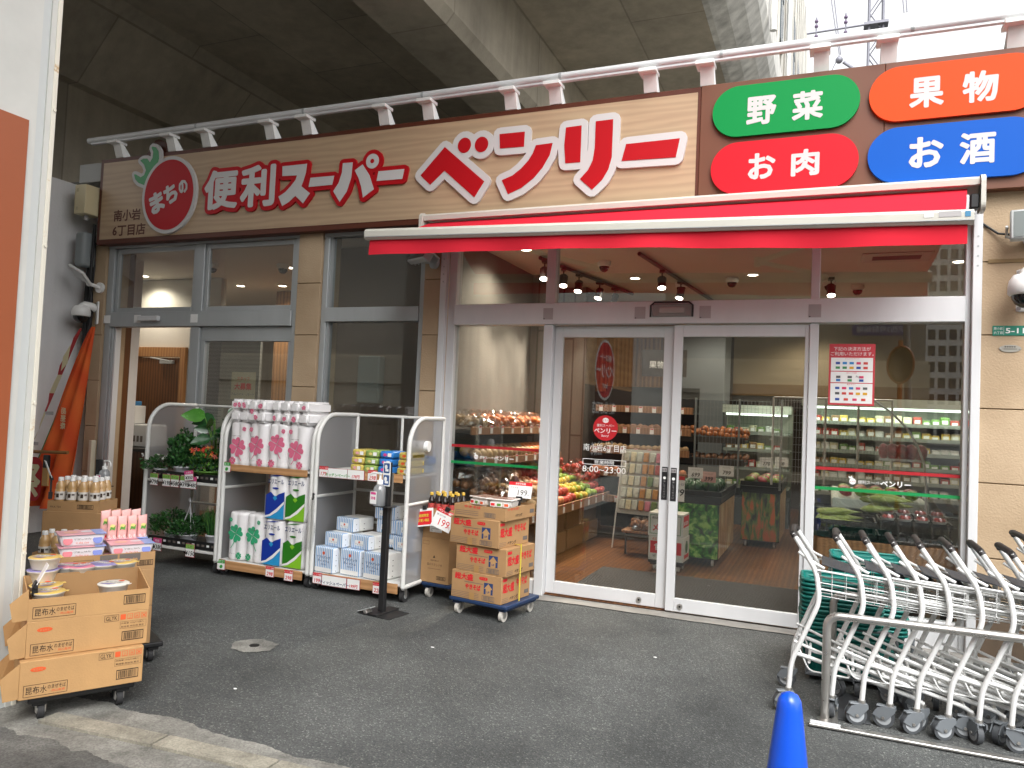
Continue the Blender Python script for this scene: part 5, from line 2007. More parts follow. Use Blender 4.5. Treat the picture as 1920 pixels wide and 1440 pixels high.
def clover(col, big=(.0, .50), flip=1, word='HAPPY CLOVER'):
    def f(g, o, W, H):
        cx_, cz_ = big[0] * W, big[1] * H
        s = W * .46
        for k in range(4):
            g.poly(heart(cx_, cz_, s, R(20 + 90 * k)), o, X, Z, col, lift=.001)
        pts = [(cx_ + flip * .02 * W * math.sin(k * .5), cz_ - k * .045 * H) for k in range(8)]
        left = [(p[0] - .004 - flip * .003 * k * k * .3, p[1]) for k, p in enumerate(pts)]
        right = [(p[0] + .004 - flip * .003 * k * k * .3, p[1]) for k, p in enumerate(pts)][::-1]
        g.poly(left + right, o, X, Z, col, lift=.0015)
        for k in range(4):
            g.poly(heart(.22 * W * flip, .10 * H, s * .4, R(10 + 90 * k)), o, X, Z, col, lift=.001)
            g.poly(heart(-.3 * W * flip, .84 * H, s * .25, R(30 + 90 * k)), o, X, Z, col, lift=.001)
        g.text(word, o + X * -.06 * W + Z * .66 * H, X, Z, .009, GREYINK, 0, .003, center=True)
        g.text('ダブル 12', o + X * (-.3 * W) + Z * .12 * H, X, Z, .012, GREYINK, .01, .002)
    return f
for i, x in enumerate((-4.865, -4.648, -4.432, -4.216)):
    roll_pack('toilet_paper_pack', 'upright pink clover toilet paper pack, %s from left on the upper shelf' % ORD[i], .212, .212, .385, (x, -.765, .99), R((3, -2, 2, -3)[i]), 'pink clover toilet paper packs', clover(CLP, (0, .42 + .06 * (i % 3)), 1 if i % 2 else -1))
def lying(label, loc, rz, big):
    t = thing('toilet_paper_pack', label, 'toilet paper', loc, rz, 'pink clover toilet paper packs')
    g = MB()
    W = .44 if big else .2
    for k in range(2 if not big else 4):
        for z in (0, 1):
            xx = -W / 2 + (k + .5) * W / (2 if not big else 4)
            bm = bmesh.new()
            bmesh.ops.create_cube(bm, size=1)
            for v in bm.verts:
                v.co = Vector((xx + v.co.x * .106, v.co.y * .30, .052 + z * .1 + v.co.z * .104))
            bmesh.ops.bevel(bm, geom=bm.edges[:], offset=.022, segments=3, affect='EDGES')
            g.bm(bm, PACKW2, True)
    g.build('wrap', t)
    g = MB()
    rr = random.Random(label)
    for k in range(4 if big else 3):
        hx, hz = -W / 2 + .05 + k * (W - .1) / (3 if big else 2), rr.choice((.045, .15, .10))
        for q in range(4):
            g.poly(heart(hx, hz, rr.choice((.022, .03)), R(20 + 90 * q)), (0, -.1515, 0), X, Z, CLP, lift=.001)
    g.text('12ロール', (W * .2, -.152, .1), X, Z, .022, GREYINK, .02, .001, center=True)
    g.build('printing', t)
lying('pink clover toilet paper pack lying leftmost on the top layer', (-4.85, -.74, 1.376), R(2), False)
lying('pink clover toilet paper pack lying second from left on the top layer', (-4.64, -.75, 1.376), R(-4), False)
lying('long pink clover toilet paper pack lying at right on the top layer', (-4.29, -.73, 1.376), R(-6), True)
for i, x in enumerate((-4.835, -4.635)):
    roll_pack('toilet_paper_pack', 'green clover toilet paper pack, %s on the lower shelf' % ('left one', 'right one beside the blue pack')[i], .195, .195, .42, (x, -.765, .15), R(2 - 4 * i), 'green clover toilet paper packs', clover(CLG, (0, .56), -1 if i else 1, 'HAPPY FRIENDLY'))
roll_pack('toilet_paper_pack', 'green clover toilet paper pack at the back behind the blue pack', .195, .195, .42, (-4.56, -.49, .50), R(3), 'green clover toilet paper packs', clover(CLG, (0, .5), 1, 'HAPPY FRIENDLY'))
carton('stock_carton', 'plain white-grey carton at the back under the green toilet paper pack', .5, .2, .34, (-4.6, -.45, .151), 0, None, pm('carton_grey', '#b7b5b0', .8))
def wave(c1, c2, c3):
    def f(g, o, W, H):
        a = W * .5
        top = [(-a, .52 * H), (-.5 * a, .60 * H), (.0, .50 * H), (.35 * a, .56 * H), (a, .62 * H)]
        g.poly([(-a, .02 * H), (a, .02 * H)] + top[::-1], o, X, Z, c1, lift=.001)
        g.poly([(-a, .02 * H), (a, .02 * H), (a, .36 * H), (.3 * a, .18 * H), (-.4 * a, .07 * H)], o, X, Z, c3, lift=.002)
        g.poly([(-a, .03 * H), (-.4 * a, .07 * H), (.3 * a, .18 * H), (a, .36 * H), (a, .42 * H), (.2 * a, .24 * H), (-.5 * a, .11 * H), (-a, .07 * H)], o, X, Z, PAPER, lift=.003)
        g.poly([(-.12 * W, .47 * H), (0, .53 * H), (.12 * W, .47 * H), (0, .41 * H)], o, X, Z, c3, lift=.003)
        g.text('エリエール', o + Z * .78 * H, X, Z, .042, BLUEINK, .03, .001, center=True, w=W * .86)
        g.poly([(-a * .9, .93 * H), (a * .2, .95 * H), (a * .9, .985 * H), (0, .975 * H)], o, X, Z, c1, lift=.001)
        g.poly(circle(0, .685 * H, .035, .009, n=16), o, X, Z, c1, lift=.001)
    return f
BL1, BL2 = pm('pack_deep_blue', '#17379c', .3), pm('pack_sky_blue', '#2d97d0', .3)
GR1, GR2 = pm('pack_deep_green', '#2d7a1e', .3), pm('pack_lime', '#86c32d', .3)
for x, z, c1, c2, lab in ((-4.415, .15, BL1, BL2, 'lower blue kitchen roll pack on the lower shelf of the paper rack'), (-4.40, .548, BL1, BL2, 'upper blue kitchen roll pack in the paper rack'), (-4.19, .15, GR1, GR2, 'lower green kitchen roll pack beside the rack post'), (-4.185, .548, GR1, GR2, 'upper green kitchen roll pack beside the rack post')):
    roll_pack('kitchen_roll_pack', lab, .208, .208, .395, (x, -.775, z), R(-3), 'blue and green kitchen roll packs', wave(c1, BLUEINK, c2), cat='kitchen rolls')

# ---- tissue packs
def stripe_mat():
    m, nt, b = newmat('tissue_stripes')
    tc = N(nt, 'ShaderNodeTexCoord')
    sp = N(nt, 'ShaderNodeSeparateXYZ')
    nt.links.new(tc.outputs['Object'], sp.inputs[0])
    mu = N(nt, 'ShaderNodeMath', operation='MULTIPLY')
    mu.inputs[1].default_value = 50
    nt.links.new(sp.outputs[0], mu.inputs[0])
    fr = N(nt, 'ShaderNodeMath', operation='FRACT')
    nt.links.new(mu.outputs[0], fr.inputs[0])
    gt = N(nt, 'ShaderNodeMath', operation='GREATER_THAN')
    gt.inputs[1].default_value = .5
    nt.links.new(fr.outputs[0], gt.inputs[0])
    mx = N(nt, 'ShaderNodeMix', data_type='RGBA')
    nt.links.new(gt.outputs[0], mx.inputs[0])
    mx.inputs[6].default_value = c('#e6eaee')
    mx.inputs[7].default_value = c('#7fa9d6')
    nt.links.new(mx.outputs[2], b.inputs['Base Color'])
    b.inputs['Roughness'].default_value = .25
    return m
TST = stripe_mat()
TSW = pm('tissue_white', '#e0dfda', .35, 0, .05, 12, .2, 30)
def tissue(label, loc, rz, H=.215):
    t = thing('tissue_pack', label, 'tissue pack', loc, rz, 'blue striped tissue packs')
    g = MB()
    g.box(-.105, .105, -.125, -.05, 0, H, TST, .012, 3)
    g.box(-.104, .104, -.0495, .125, .001, H - .001, TSW, .012, 3)
    for k in range(int(H / .045)):
        g.box(.1042, .1052, -.09, -.082, .02 + k * .043, .026 + k * .043, INK)
        g.box(.1042, .1052, .0, .012, .02 + k * .043, .026 + k * .043, GREYINK)
    g.build('wrap', t)
    g = MB()
    o = Vector((0, -.1255, 0))
    if H > .15:
        g.poly(circle(0, .165, .014, n=16), o, X, Z, ORANGEINK, lift=.001)
        g.text('ソフトパック', o + Z * .118, X, Z, .024, BLUEINK, .03, .001, center=True)
        g.text('ティッシュ', o + Z * .088, X, Z, .024, BLUEINK, .03, .001, center=True)
        g.text('400枚5個', o + Z * .065, X, Z, .014, BLUEINK, 0, .001, center=True)
        g.poly(rrect(-.095, .008, .095, .045, .008), o, X, Z, PAPER, lift=.001)
    else:
        g.poly(rrect(-.05, .03, .05, .075, .006), o, X, Z, PAPER, lift=.001)
        g.poly(circle(0, .06, .01, n=14), o, X, Z, ORANGEINK, lift=.002)
        g.text('ティッシュ', o + Z * .035, X, Z, .016, BLUEINK, .02, .002, center=True)
    g.build('printing', t)
    return t
zz = .152
tissue('tall striped tissue pack, front row left on the lower shelf', (-3.86, -.745, zz), R(-8))
tissue('tall striped tissue pack, front row centre on the lower shelf', (-3.62, -.72, zz), R(-6))
tissue('tall striped tissue pack, front row right beside the stand', (-3.375, -.745, zz), R(-10))
tissue('tall striped tissue pack at back left of the lower shelf', (-3.84, -.46, zz), R(2))
tissue('tall striped tissue pack at back centre of the lower shelf', (-3.55, -.44, zz), R(2))
tissue('tall striped tissue pack at back right of the lower shelf', (-3.25, -.45, zz), R(3))
tissue('flat striped tissue pack, second layer left', (-3.80, -.70, .368), R(-10), .118)
tissue('flat striped tissue pack, second layer centre', (-3.55, -.68, .368), R(-12), .118)
tissue('flat striped tissue pack, third layer left', (-3.76, -.60, .487), R(-12), .118)
tissue('flat striped tissue pack, second layer behind the black stand', (-3.42, -.46, .368), R(-4), .118)
tissue('flat striped tissue pack, third layer behind the black stand', (-3.44, -.47, .487), R(-6), .118)
tissue('flat striped tissue pack, topmost near the black stand', (-3.46, -.48, .606), R(-3), .118)
tissue('flat striped tissue pack, second layer far right in the rack', (-3.22, -.55, .368), R(-8), .118)
tissue('flat striped tissue pack, third layer far right in the rack', (-3.21, -.52, .487), R(-8), .118)
# bag of clear wrap hanging on the left post
t = thing('hanging_bag', 'clear plastic bag roll hanging from the post of the tissue rack', 'bag', (-3.99, -.92, .78))
g = MB()
vs, fs = [], []
for j in range(9):
    z = -j * .055
    wd = .012 + .045 * min(1, j / 5)
    for k in range(10):
        a = 2 * PI * k / 10
        vs.append((.02 - .012 * j * .4 + wd * math.cos(a), -.015 + wd * .5 * math.sin(a) + .01 * math.sin(j * 1.3 + k), z))
for j in range(8):
    for k in range(10):
        fs.append((j * 10 + k, j * 10 + (k + 1) % 10, (j + 1) * 10 + (k + 1) % 10, (j + 1) * 10 + k))
g.add(vs, fs, CLEAR, True)
g.build('bag_body', t)
g = MB()
g.tube([(.0, .03, .02), (.02, -.01, .03), (.025, -.015, 0), (.02, -.015, -.02)], .008, BLACK, 8)
g.build('clip', t)
# upper shelf of rack 3: wrapped foods and wipes
YEL = pm('wipe_yellow', '#c9b55c', .3, 0, .4, 30)
BLU = pm('wipe_blue', '#2f78c2', .3, 0, .12, 20)
LGR = pm('wipe_green', '#8fa85a', .3, 0, .35, 30)
k_ = 0
for col, (mm_, xs, nm) in enumerate(((YEL, -3.62, 'yellow and green'), (LGR, -3.49, 'green'), (BLU, -3.35, 'blue'), (YEL, -3.17, 'yellow'))):
    for j in range(3):
        t = thing('wipe_pack', '%s wet wipe pack, %s in its pile on the upper tissue shelf' % (nm, ('lowest', 'middle', 'topmost')[j]), 'wipe pack', (xs + .004 * j, -.72, 1.016 + j * .062), R(-6 + 3 * j), 'wet wipe packs on the upper tissue shelf')
        g = MB()
        g.box(-.064, .064, -.11, .11, 0, .060, mm_, .018, 3)
        g.build('wrap', t)
        g = MB()
        g.poly(circle(-.01, .03, .018, .012, n=14), (0, -.1105, 0), X, Z, [PACKP, POUY, PINKC, ORANGEINK][col], lift=.001)
        g.poly(rrect(.015, .015, .05, .045, .005), (0, -.1105, 0), X, Z, PAPER, lift=.001)
        g.build('printing', t)
t = thing('wipe_tub', 'white wrapped roll lying on the wipe packs near the right arch', 'roll', (-3.16, -.62, 1.203))
g = MB()
g.cyl((-.09, 0, .045), (.09, .02, .045), .045, PAPER, n=24)
g.cyl((-.091, 0, .045), (-.088, 0, .045), .03, GREYINK, n=18)
g.build('roll_body', t)
for r_ in range(2):
    for j in range(2):
        t = tag(MB().box(-.12, .12, -.06, .06, 0, .07, BLU if j else pm('pale_blue_pack', '#9db7d3', .3), .015, 3).build('wipe_pack', loc=(-3.25 + .02 * j, -.45, 1.016 + j * .072)) if r_ == 0 else MB().box(-.12, .12, -.06, .06, 0, .07, BLU, .015, 3).build('wipe_pack', loc=(-3.52, -.45, 1.016 + j * .072)),
                'blue wipe pack %s at the back %s of the upper tissue shelf' % (('below', 'on top')[j], ('right', 'centre')[r_]), 'wipe pack', 'wipe packs at the back of the shelf')

# ================================================================== sanitizer stands
def sanitizer_bottle(label, loc, rz, s=1.0, nozzle=1):
    t = thing('sanitizer_bottle', label, 'pump bottle', loc, rz)
    g = MB()
    g.lathe([(.036 * s, 0), (.042 * s, .006 * s), (.042 * s, .10 * s), (.038 * s, .12 * s), (.02 * s, .14 * s), (.014 * s, .145 * s)], (0, 0, 0), clear_mat('sanitizer_plastic', (.85, .88, .9, 1), .12, .5, .1, milk=.6, milkcol=(.62, .64, .66, 1)), 22)
    g.build('bottle_body', t)
    g = MB()
    g.lathe([(.02 * s, .14 * s), (.021 * s, .165 * s), (.008 * s, .168 * s), (.007 * s, .20 * s), (.012 * s, .203 * s), (.012 * s, .212 * s)], (0, 0, 0), WHITEP, 16)
    g.tube([(0, 0, .208 * s), (-.05 * s * nozzle, -.01, .212 * s), (-.078 * s * nozzle, -.015, .198 * s), (-.086 * s * nozzle, -.016, .168 * s)], .0065 * s, WHITEP, 8)
    g.build('pump', t)
    g = MB()
    g.box(-.041 * s, .012 * s, -.0435 * s, -.0425 * s, .015 * s, .095 * s, PAPER)
    g.box(-.035 * s, .006 * s, -.0446 * s, -.0436 * s, .075 * s, .09 * s, PINKC)
    g.text('消毒', (-.015 * s, -.0436 * s, .042 * s), X, Z, .02 * s, PINKC, .03, .001, center=True)
    g.build('bottle_label', t)
    return t
BM = pm('black_powder_coat', '#19191a', .55)
t = thing('sanitizer_stand', 'black foot-pedal sanitizer stand in front of the tissue rack', 'stand', (-3.085, -1.20, 0), R(-8))
g = MB()
g.box(-.13, .17, -.12, .12, .0, .006, BM, .002)
g.box(-.05, .05, -.12, .15, .0062, .016, BM, .003)
g.build('base', t)
g = MB()
g.box(-.026, .026, -.018, .02, .016, .80, BM, .003)
g.build('post', t)
g = MB()
g.box(-.008, .03, .021, .03, .60, 1.06, pm('grey_bracket', '#6d6a64', .5), .001)
g.build('back_plate', t)
g = MB()
g.box(-.105, .06, -.06, .045, .8005, .807, BM, .001)
g.build('tray', t)
g = MB()
xf = Matrix.Translation((-.115, -.07, .02)) @ Matrix.Rotation(R(-20), 4, 'Y')
g.box(-.055, .09, -.03, .03, .0, .005, GREYM, .001, xf=xf)
g.box(.02, .05, -.035, .0305, -.03, -.0005, STEEL, .002, xf=xf)
g.build('pedal', t)
g = MB()
g.box(-.035, .035, -.0235, -.0195, .96, 1.145, PAPER, .001)
for zz in (1.06, .97):
    g.poly(rrect(-.028, zz, .028, zz + .075, .006), (0, -.0236, 0), X, Z, pm('pictogram_blue', '#23508c', .5), lift=.001)
    g.poly(circle(-.005, zz + .045, .014, .018, n=12), (0, -.0236, 0), X, Z, PAPER, lift=.002)
    g.poly(rrect(-.012, zz + .012, .02, zz + .03, .004), (0, -.0236, 0), X, Z, PAPER, lift=.002)
g.box(-.02, .02, -.019, .02, .8075, 1.14, BM)
g.build('pictogram_plate', t)
sanitizer_bottle('clear sanitizer bottle with pink label on the black foot-pedal stand', (-3.14, -1.225, .8075), R(-8), 1.18, 1)
t = thing('sanitizer_stand', 'black sanitizer stand behind the tea bottles at far left', 'stand', (-5.55, -1.64, 0))
g = MB()
g.box(-.13, .13, -.13, .13, 0, .008, BM)
g.build('base', t)
g = MB()
g.box(-.09, -.055, -.02, .02, .008, 1.02, BM)
g.box(-.09, .05, -.05, .05, .80, .807, BM)
g.build('post', t)
sanitizer_bottle('clear sanitizer bottle with long nozzle behind the tea bottles', (-5.53, -1.66, .808), R(0), 1.0, -1)

# ================================================================== yakisoba and bottle stacks in the middle
def yaki_front(g, o, u, v, W, H):
    if H < .13:
        g.text('やきそば', o + u * .09 + v * (H - .028), u, v, .02, REDINK, .03, w=.15)
        barcode(g, o + u * .27 + v * .015, u, v, .10, .035, GREYINK)
        for k in range(3):
            g.poly([(.01, .02 + k * .014), (.22, .02 + k * .014), (.22, .023 + k * .014), (.01, .023 + k * .014)], o, u, v, GREYINK, lift=.001)
        return
    g.text('超大盛', o + u * .03 + v * (H - .065), u, v, .05, REDINK, .05, w=.17)
    g.text('やきそば', o + u * .13 + v * (H - .13), u, v, .042, REDINK, .06, w=.14)
    g.poly([(.12, H - .078), (.29, H - .078), (.29, H - .074), (.12, H - .074)], o, u, v, GREYINK, lift=.001)
    g.poly(rrect(.255, H - .045, .33, H - .022, .01), o, u, v, REDINK, lift=.001)
    g.text('ソース', o + u * .292 + v * (H - .041), u, v, .015, CARD2, .02, .002, center=True)
    g.poly([(.30, H - .145), (.38, H - .145), (.38, H - .06), (.30, H - .06)], o, u, v, BLUEINK, lift=.001)
    g.poly([(.318, H - .147), (.362, H - .147), (.362, H - .105), (.378, H - .105), (.34, H - .065), (.302, H - .105), (.318, H - .105)], o, u, v, CARD2, lift=.002)
    g.text('UP', o + u * .34 + v * (H - .135), u, v, .016, BLUEINK, .03, .003, center=True)
    barcode(g, o + u * .285 + v * .012, u, v, .11, .036, GREYINK)
    for k in range(4):
        g.poly([(.01, .012 + k * .012), (.255, .012 + k * .012), (.255, .0145 + k * .012), (.01, .0145 + k * .012)], o, u, v, GREYINK, lift=.001)
    g.poly([(.17, .0), (.215, .0), (.215, .055), (.17, .055)], o, u, v, pm('tape_brown', '#a8814f', .5), lift=.0016)
def yaki_side(g, o, u, v, D, H):
    if H < .13:
        g.text('ペヤング', o + u * .15 + v * .018, u, v, .026, INK, .03, w=.11)
        g.text('やきそば', o + u * .03 + v * (H - .025), u, v, .018, REDINK, .03, w=.17)
    else:
        g.poly(rrect(.015, H - .04, .075, H - .018, .006), o, u, v, REDINK, lift=.001)
        g.text('超大盛', o + u * .02 + v * (H - .125), u, v, .07, REDINK, .05, w=.16)
        g.text('やきそば', o + u * .21 + v * (H - .10), u, v, .06, REDINK, .06, w=.16)
        g.text('ペヤング', o + u * .12 + v * .015, u, v, .03, INK, .03, w=.12)
        for k in range(3):
            g.poly([(.01, .014 + k * .012), (.1, .014 + k * .012), (.1, .0165 + k * .012), (.01, .0165 + k * .012)], o, u, v, GREYINK, lift=.001)
    g.poly([(D - .085, .03), (D - .02, .03), (D - .02, .06), (D - .085, .06)], o, u, v, GREYINK, lift=.001)
RY = R(-9)
def yl(fr, W, D, z):
    """front-right corner to centre"""
    v = Matrix.Rotation(RY, 3, 'Z') @ Vector((-W / 2, D / 2, 0))
    return (fr[0] + v.x, fr[1] + v.y, z)
DK = pm('dolly_blue', '#1d3355', .5, 0, .05, 5)
WHW = pm('wheel_white', '#c9c5bc', .5)
NAVYD = dolly('navy blue dolly with white wheels under the yakisoba cartons', .52, .50, .13, yl((-2.15, -1.00), .52, .50, 0), RY, DK, WHW)
dolly('navy blue dolly with white wheels under the bottle cartons', .38, .40, .13, (-2.89, -.42, 0), R(-6), DK, WHW)
gy = 'yakisoba cartons on the navy dolly'
carton('yakisoba_carton', 'yakisoba carton at the bottom of its stack on the navy dolly', .455, .42, .205, yl((-2.20, -.985), .455, .42, .131), RY, gy, CARD, front=yaki_front, side=yaki_side)
carton('yakisoba_carton', 'strapped yakisoba carton second from the bottom of its stack', .455, .42, .205, yl((-2.17, -.985), .455, .42, .337), RY, gy, CARD, front=yaki_front, side=yaki_side)
carton('yakisoba_carton', 'yakisoba carton under the open top tray of its stack', .455, .42, .205, yl((-2.225, -.995), .455, .42, .543), RY - R(2), gy, CARD, front=yaki_front, side=yaki_side)
carton('yakisoba_tray', 'cut-down open yakisoba carton with food tubs on top', .455, .47, .10, yl((-2.20, -1.0), .455, .47, .749), RY + R(2), gy, CARD, open_h=.095, back_h=.095, front=yaki_front, side=yaki_side)
carton('inner_carton', 'carton block filling the open yakisoba tray under the tubs', .43, .44, .075, yl((-2.212, -.985), .43, .44, .756), RY + R(2), None, CARDIN)
g = MB()
YS = pm('yellow_strap', '#d8c343', .4)
g.box(.2285, .2310, -.02, -.006, .0, .43, YS)
g.box(-.05, .2284, -.02, -.006, .4225, .4245, YS)
yl_ = yl((-2.165, -.98), .46, .42, .131)
o = g.build('strap', loc=yl_, rot=RY)
tag(o, 'yellow packing strap around the lower yakisoba cartons', 'strap')
TUB = pm('tub_white', '#dedad5', .3)
def tub(label, loc, rz):
    t = thing('food_tub', label, 'food tub', loc, rz, 'white food tubs on the yakisoba tray')
    g = MB()
    bm = bmesh.new()
    bmesh.ops.create_cube(bm, size=1)
    for v in bm.verts:
        k = 1 if v.co.z > 0 else .88
        v.co = Vector((v.co.x * .19 * k, v.co.y * .165 * k, (v.co.z + .5) * .062))
    bmesh.ops.bevel(bm, geom=bm.edges[:], offset=.014, segments=3, affect='EDGES')
    g.bm(bm, TUB, True)
    g.build('tub_body', t)
    g = MB()
    g.box(-.10, .10, -.087, .087, .0602, .070, TUB, .004, 2)
    g.box(-.085, .085, -.072, .072, .0702, .0712, pm('tub_lid_brown', '#8d6a5d', .3, 0, .3, 20))
    g.build('lid', t)
    g = MB()
    for k, m in ((-.06, PAPER), (-.01, pm('tub_green', '#5b8b3a', .5)), (.05, ORANGEINK)):
        g.box(k - .022, k + .022, -.0865, -.084, .012, .045, PAPER)
        g.box(k - .016, k + .016, -.0875, -.0866, .018, .038, m if m is not PAPER else REDINK)
    g.build('printing', t)
tub('white food tub at left on the open yakisoba tray', yl((-2.36, -.90), .19, .17, .832), RY + R(-16))
tub('white food tub at right on the open yakisoba tray', yl((-2.19, -.93), .19, .17, .832), RY + R(10))
clip_card('199 yen price card on a black clip above the food tubs', (-2.235, -.62, .825), R(-2), -12, .20, .125, card199, .055)
# left stack: two plain cartons, bottles on top
def water_front(g, o, u, v, W, H):
    g.poly([(.118, .205), (.142, .205), (.13, .228)], o, u, v, BROWNINK, lift=.001)
    g.text('阿蘇外輪山の', o + u * W / 2 + v * .178, u, v, .013, BROWNINK, .01, center=True)
    g.text('森のやさしい水', o + u * W / 2 + v * .14, u, v, .022, BROWNINK, .02, center=True, w=.15)
    g.poly([(.07, .115), (.20, .115), (.20, .117), (.07, .117)], o, u, v, BROWNINK, lift=.001)
    barcode(g, o + u * .16 + v * .03, u, v, .09, .03)
    frame2(g, o, u, v, .015, H - .055, .075, H - .025, .0015, BROWNINK)
def paper_front(g, o, u, v, W, H):
    g.poly([(.07, .05), (.19, .05), (.19, .175), (.07, .175)], o, u, v, PAPER, lift=.001)
    for k in range(7):
        g.poly([(.08, .155 - k * .013), (.18 - (k % 3) * .02, .155 - k * .013), (.18 - (k % 3) * .02, .158 - k * .013), (.08, .158 - k * .013)], o, u, v, GREYINK, lift=.002)
    frame2(g, o, u, v, .08, .056, .095, .068, .002, INK)
RM = R(-6)
carton('water_carton', 'tall plain water carton at the bottom of the bottle stack', .275, .36, .365, (-2.945, -.43, .131), RM, 'cartons of the bottle stack', CARD, front=water_front)
carton('water_carton', 'plain carton with a white delivery sheet in the bottle stack', .275, .36, .20, (-2.94, -.43, .497), RM, 'cartons of the bottle stack', CARD, front=paper_front)
carton('bottle_tray', 'low open carton holding dark sauce bottles on the bottle stack', .29, .36, .05, (-2.93, -.44, .698), RM, 'cartons of the bottle stack', CARD, open_h=.045, back_h=.045)
SOY = pm('sauce_dark', '#1d0f0b', .12, 0, coat=.6)
GOLDC = pm('cap_gold', '#c9a43d', .35)
proto = None
for r_ in range(3):
    for i in range(4):
        v = Matrix.Rotation(RM, 3, 'Z') @ Vector((-.10 + i * .066, -.135 + r_ * .085 + .012 * (i % 2), 0))
        loc = (-2.93 + v.x, -.44 + v.y, .704)
        lab = 'dark sauce bottle with gold cap, %s from left in the %s row' % (ORD[i], ('front', 'middle', 'back')[r_])
        if proto is None:
            t = thing('sauce_bottle', lab, 'bottle', loc, 0, 'gold-capped sauce bottles')
            g = MB()
            g.lathe([(.024, 0), (.027, .005), (.027, .09), (.024, .105), (.013, .13), (.012, .142)], (0, 0, 0), SOY, 18)
            g.build('bottle_body', t)
            g = MB()
            g.lathe([(.0145, .142), (.0145, .162), (.012, .165), (.002, .1655)], (0, 0, 0), GOLDC, 16)
            g.build('cap', t)
            g = MB()
            g.lathe([(.0276, .02), (.0276, .075)], (0, 0, 0), pm('sauce_label', '#b44a44', .5), 18)
            g.build('bottle_label', t)
            proto = t
        else:
            dup(proto, loc, R(random.uniform(0, 90)), lab)
def sale_sign(label, loc, rz, tilt, w, h, kind):
    t = thing('price_sign', label, 'price sign', loc, rz)
    xf = Matrix.Rotation(R(tilt), 4, 'Y') @ Matrix.Rotation(R(-12), 4, 'X')
    g = MB()
    g.box(-w / 2, w / 2, -.001, .001, 0, h, PAPER, xf=xf)
    o = (0, -.0012, 0)
    if kind == 'red':
        g.poly([(-w * .42, h * .08), (w * .42, h * .08), (w * .42, h * .85), (-w * .42, h * .85)], o, X, Z, REDINK, lift=.001, xf=xf)
        g.text('期間限定', (-.01, -.0012, h * .52), X, Z, h * .17, YS, .03, .002, center=True, w=w * .6, xf=xf)
        g.text('お買い得品', (-.01, -.0012, h * .25), X, Z, h * .17, YS, .03, .002, center=True, w=w * .65, xf=xf)
    else:
        g.poly([(-w / 2, h * .78), (w / 2, h * .78), (w / 2, h), (-w / 2, h)], o, X, Z, REDINK, lift=.001, xf=xf)
        g.text('ベンリー価格', (0, -.0012, h * .82), X, Z, h * .14, PAPER, .03, .002, center=True, w=w * .8, xf=xf)
        g.text('味つけつゆ', (-w * .4, -.0012, h * .6), X, Z, h * .1, INK, 0, .001, xf=xf)
        g.text('199', (w * .1, -.0012, h * .16), X, Z, h * .36, REDINK, .02, .001, center=True, xf=xf)
        g.text('円', (w * .38, -.0012, h * .16), X, Z, h * .12, REDINK, 0, .001, center=True, xf=xf)
    g.build('card', t)
    g = MB()
    g.box(-.02, .02, -.012, .012, h - .01, h + .025, BLACK, .003, xf=xf)
    g.build('clip', t)
sale_sign('red sale card clipped to the sauce bottle carton', (-3.03, -.685, .60), R(-4), -10, .16, .145, 'red')
sale_sign('tilted white 199 yen card clipped to the sauce bottle carton', (-2.865, -.74, .60), R(-6), 17, .185, .16, '199')

# ================================================================== flag in the left corner
def flag_mat():
    m, nt, b = newmat('flag_cloth')
    tc = N(nt, 'ShaderNodeTexCoord')
    wv = N(nt, 'ShaderNodeTexWave', wave_type='BANDS', bands_direction='DIAGONAL')
    wv.inputs['Scale'].default_value = 1.1
    wv.inputs['Distortion'].default_value = 5
    nt.links.new(tc.outputs['Object'], wv.inputs['Vector'])
    rp = N(nt, 'ShaderNodeValToRGB')
    rp.color_ramp.elements[0].color = c('#d9501f')
    rp.color_ramp.elements[1].color = c('#e46a2c')
    nt.links.new(wv.outputs['Fac'], rp.inputs['Fac'])
    nt.links.new(rp.outputs['Color'], b.inputs['Base Color'])
    b.inputs['Roughness'].default_value = .8
    return m
FLAG = flag_mat()
FLR = pm('flag_red', '#b3272b', .8)
FLC = pm('flag_cream', '#d9cda6', .8)
t = thing('banner_flag', 'folded orange banner flag on a green pole in the left corner', 'flag', (0, 0, 0))
g = MB()
g.tube([(-7.31, -.42, 2.30), (-7.92, -.62, .55)], .012, pm('pole_green', '#2f7a3c', .4), 8)
g.build('pole', t)
g = MB()
nx, ny = 16, 24
vs, fs = [], []
for j in range(ny + 1):
    tt = j / ny
    xl = -7.31 + (-8.08 + 7.31) * tt ** .85
    xr = -7.255 + (-7.38 + 7.255) * tt
    z = 2.29 - 1.95 * tt
    for i in range(nx + 1):
        s = i / nx
        vs.append((xl + (xr - xl) * s, -.46 - .12 * tt + (.02 + .05 * tt) * math.sin(s * 14 + tt * 2) * (.3 + tt), z))
for j in range(ny):
    for i in range(nx):
        a = j * (nx + 1) + i
        fs.append((a, a + 1, a + nx + 2, a + nx + 1))
g.add(vs, fs, FLAG, True)
g.build('cloth', t)
g = MB()
vs, fs = [], []
for j in range(13):
    tt = j / 12
    xa = -7.32 - .50 * tt
    w_ = .03 + .07 * math.sin(PI * min(1, tt * 1.1 + .1)) + .015 * math.sin(j * 2.1)
    z = 2.26 - 1.2 * tt
    vs += [(xa - w_, -.55 - .08 * tt, z), (xa + .01, -.57 - .08 * tt, z)]
for j in range(12):
    fs.append((2 * j, 2 * j + 1, 2 * j + 3, 2 * j + 2))
g.add(vs, fs[:5], FLR, True)
g.add(vs, fs[5:7], FLC, True)
g.add(vs, fs[7:9], FLR, True)
g.add(vs, fs[9:], FLC, True)
g.poly([(-7.50, 1.95), (-7.40, 2.08), (-7.43, 1.88), (-7.52, 1.80)], (0, -.62, 0), X, Z, FLC, thick=.002)
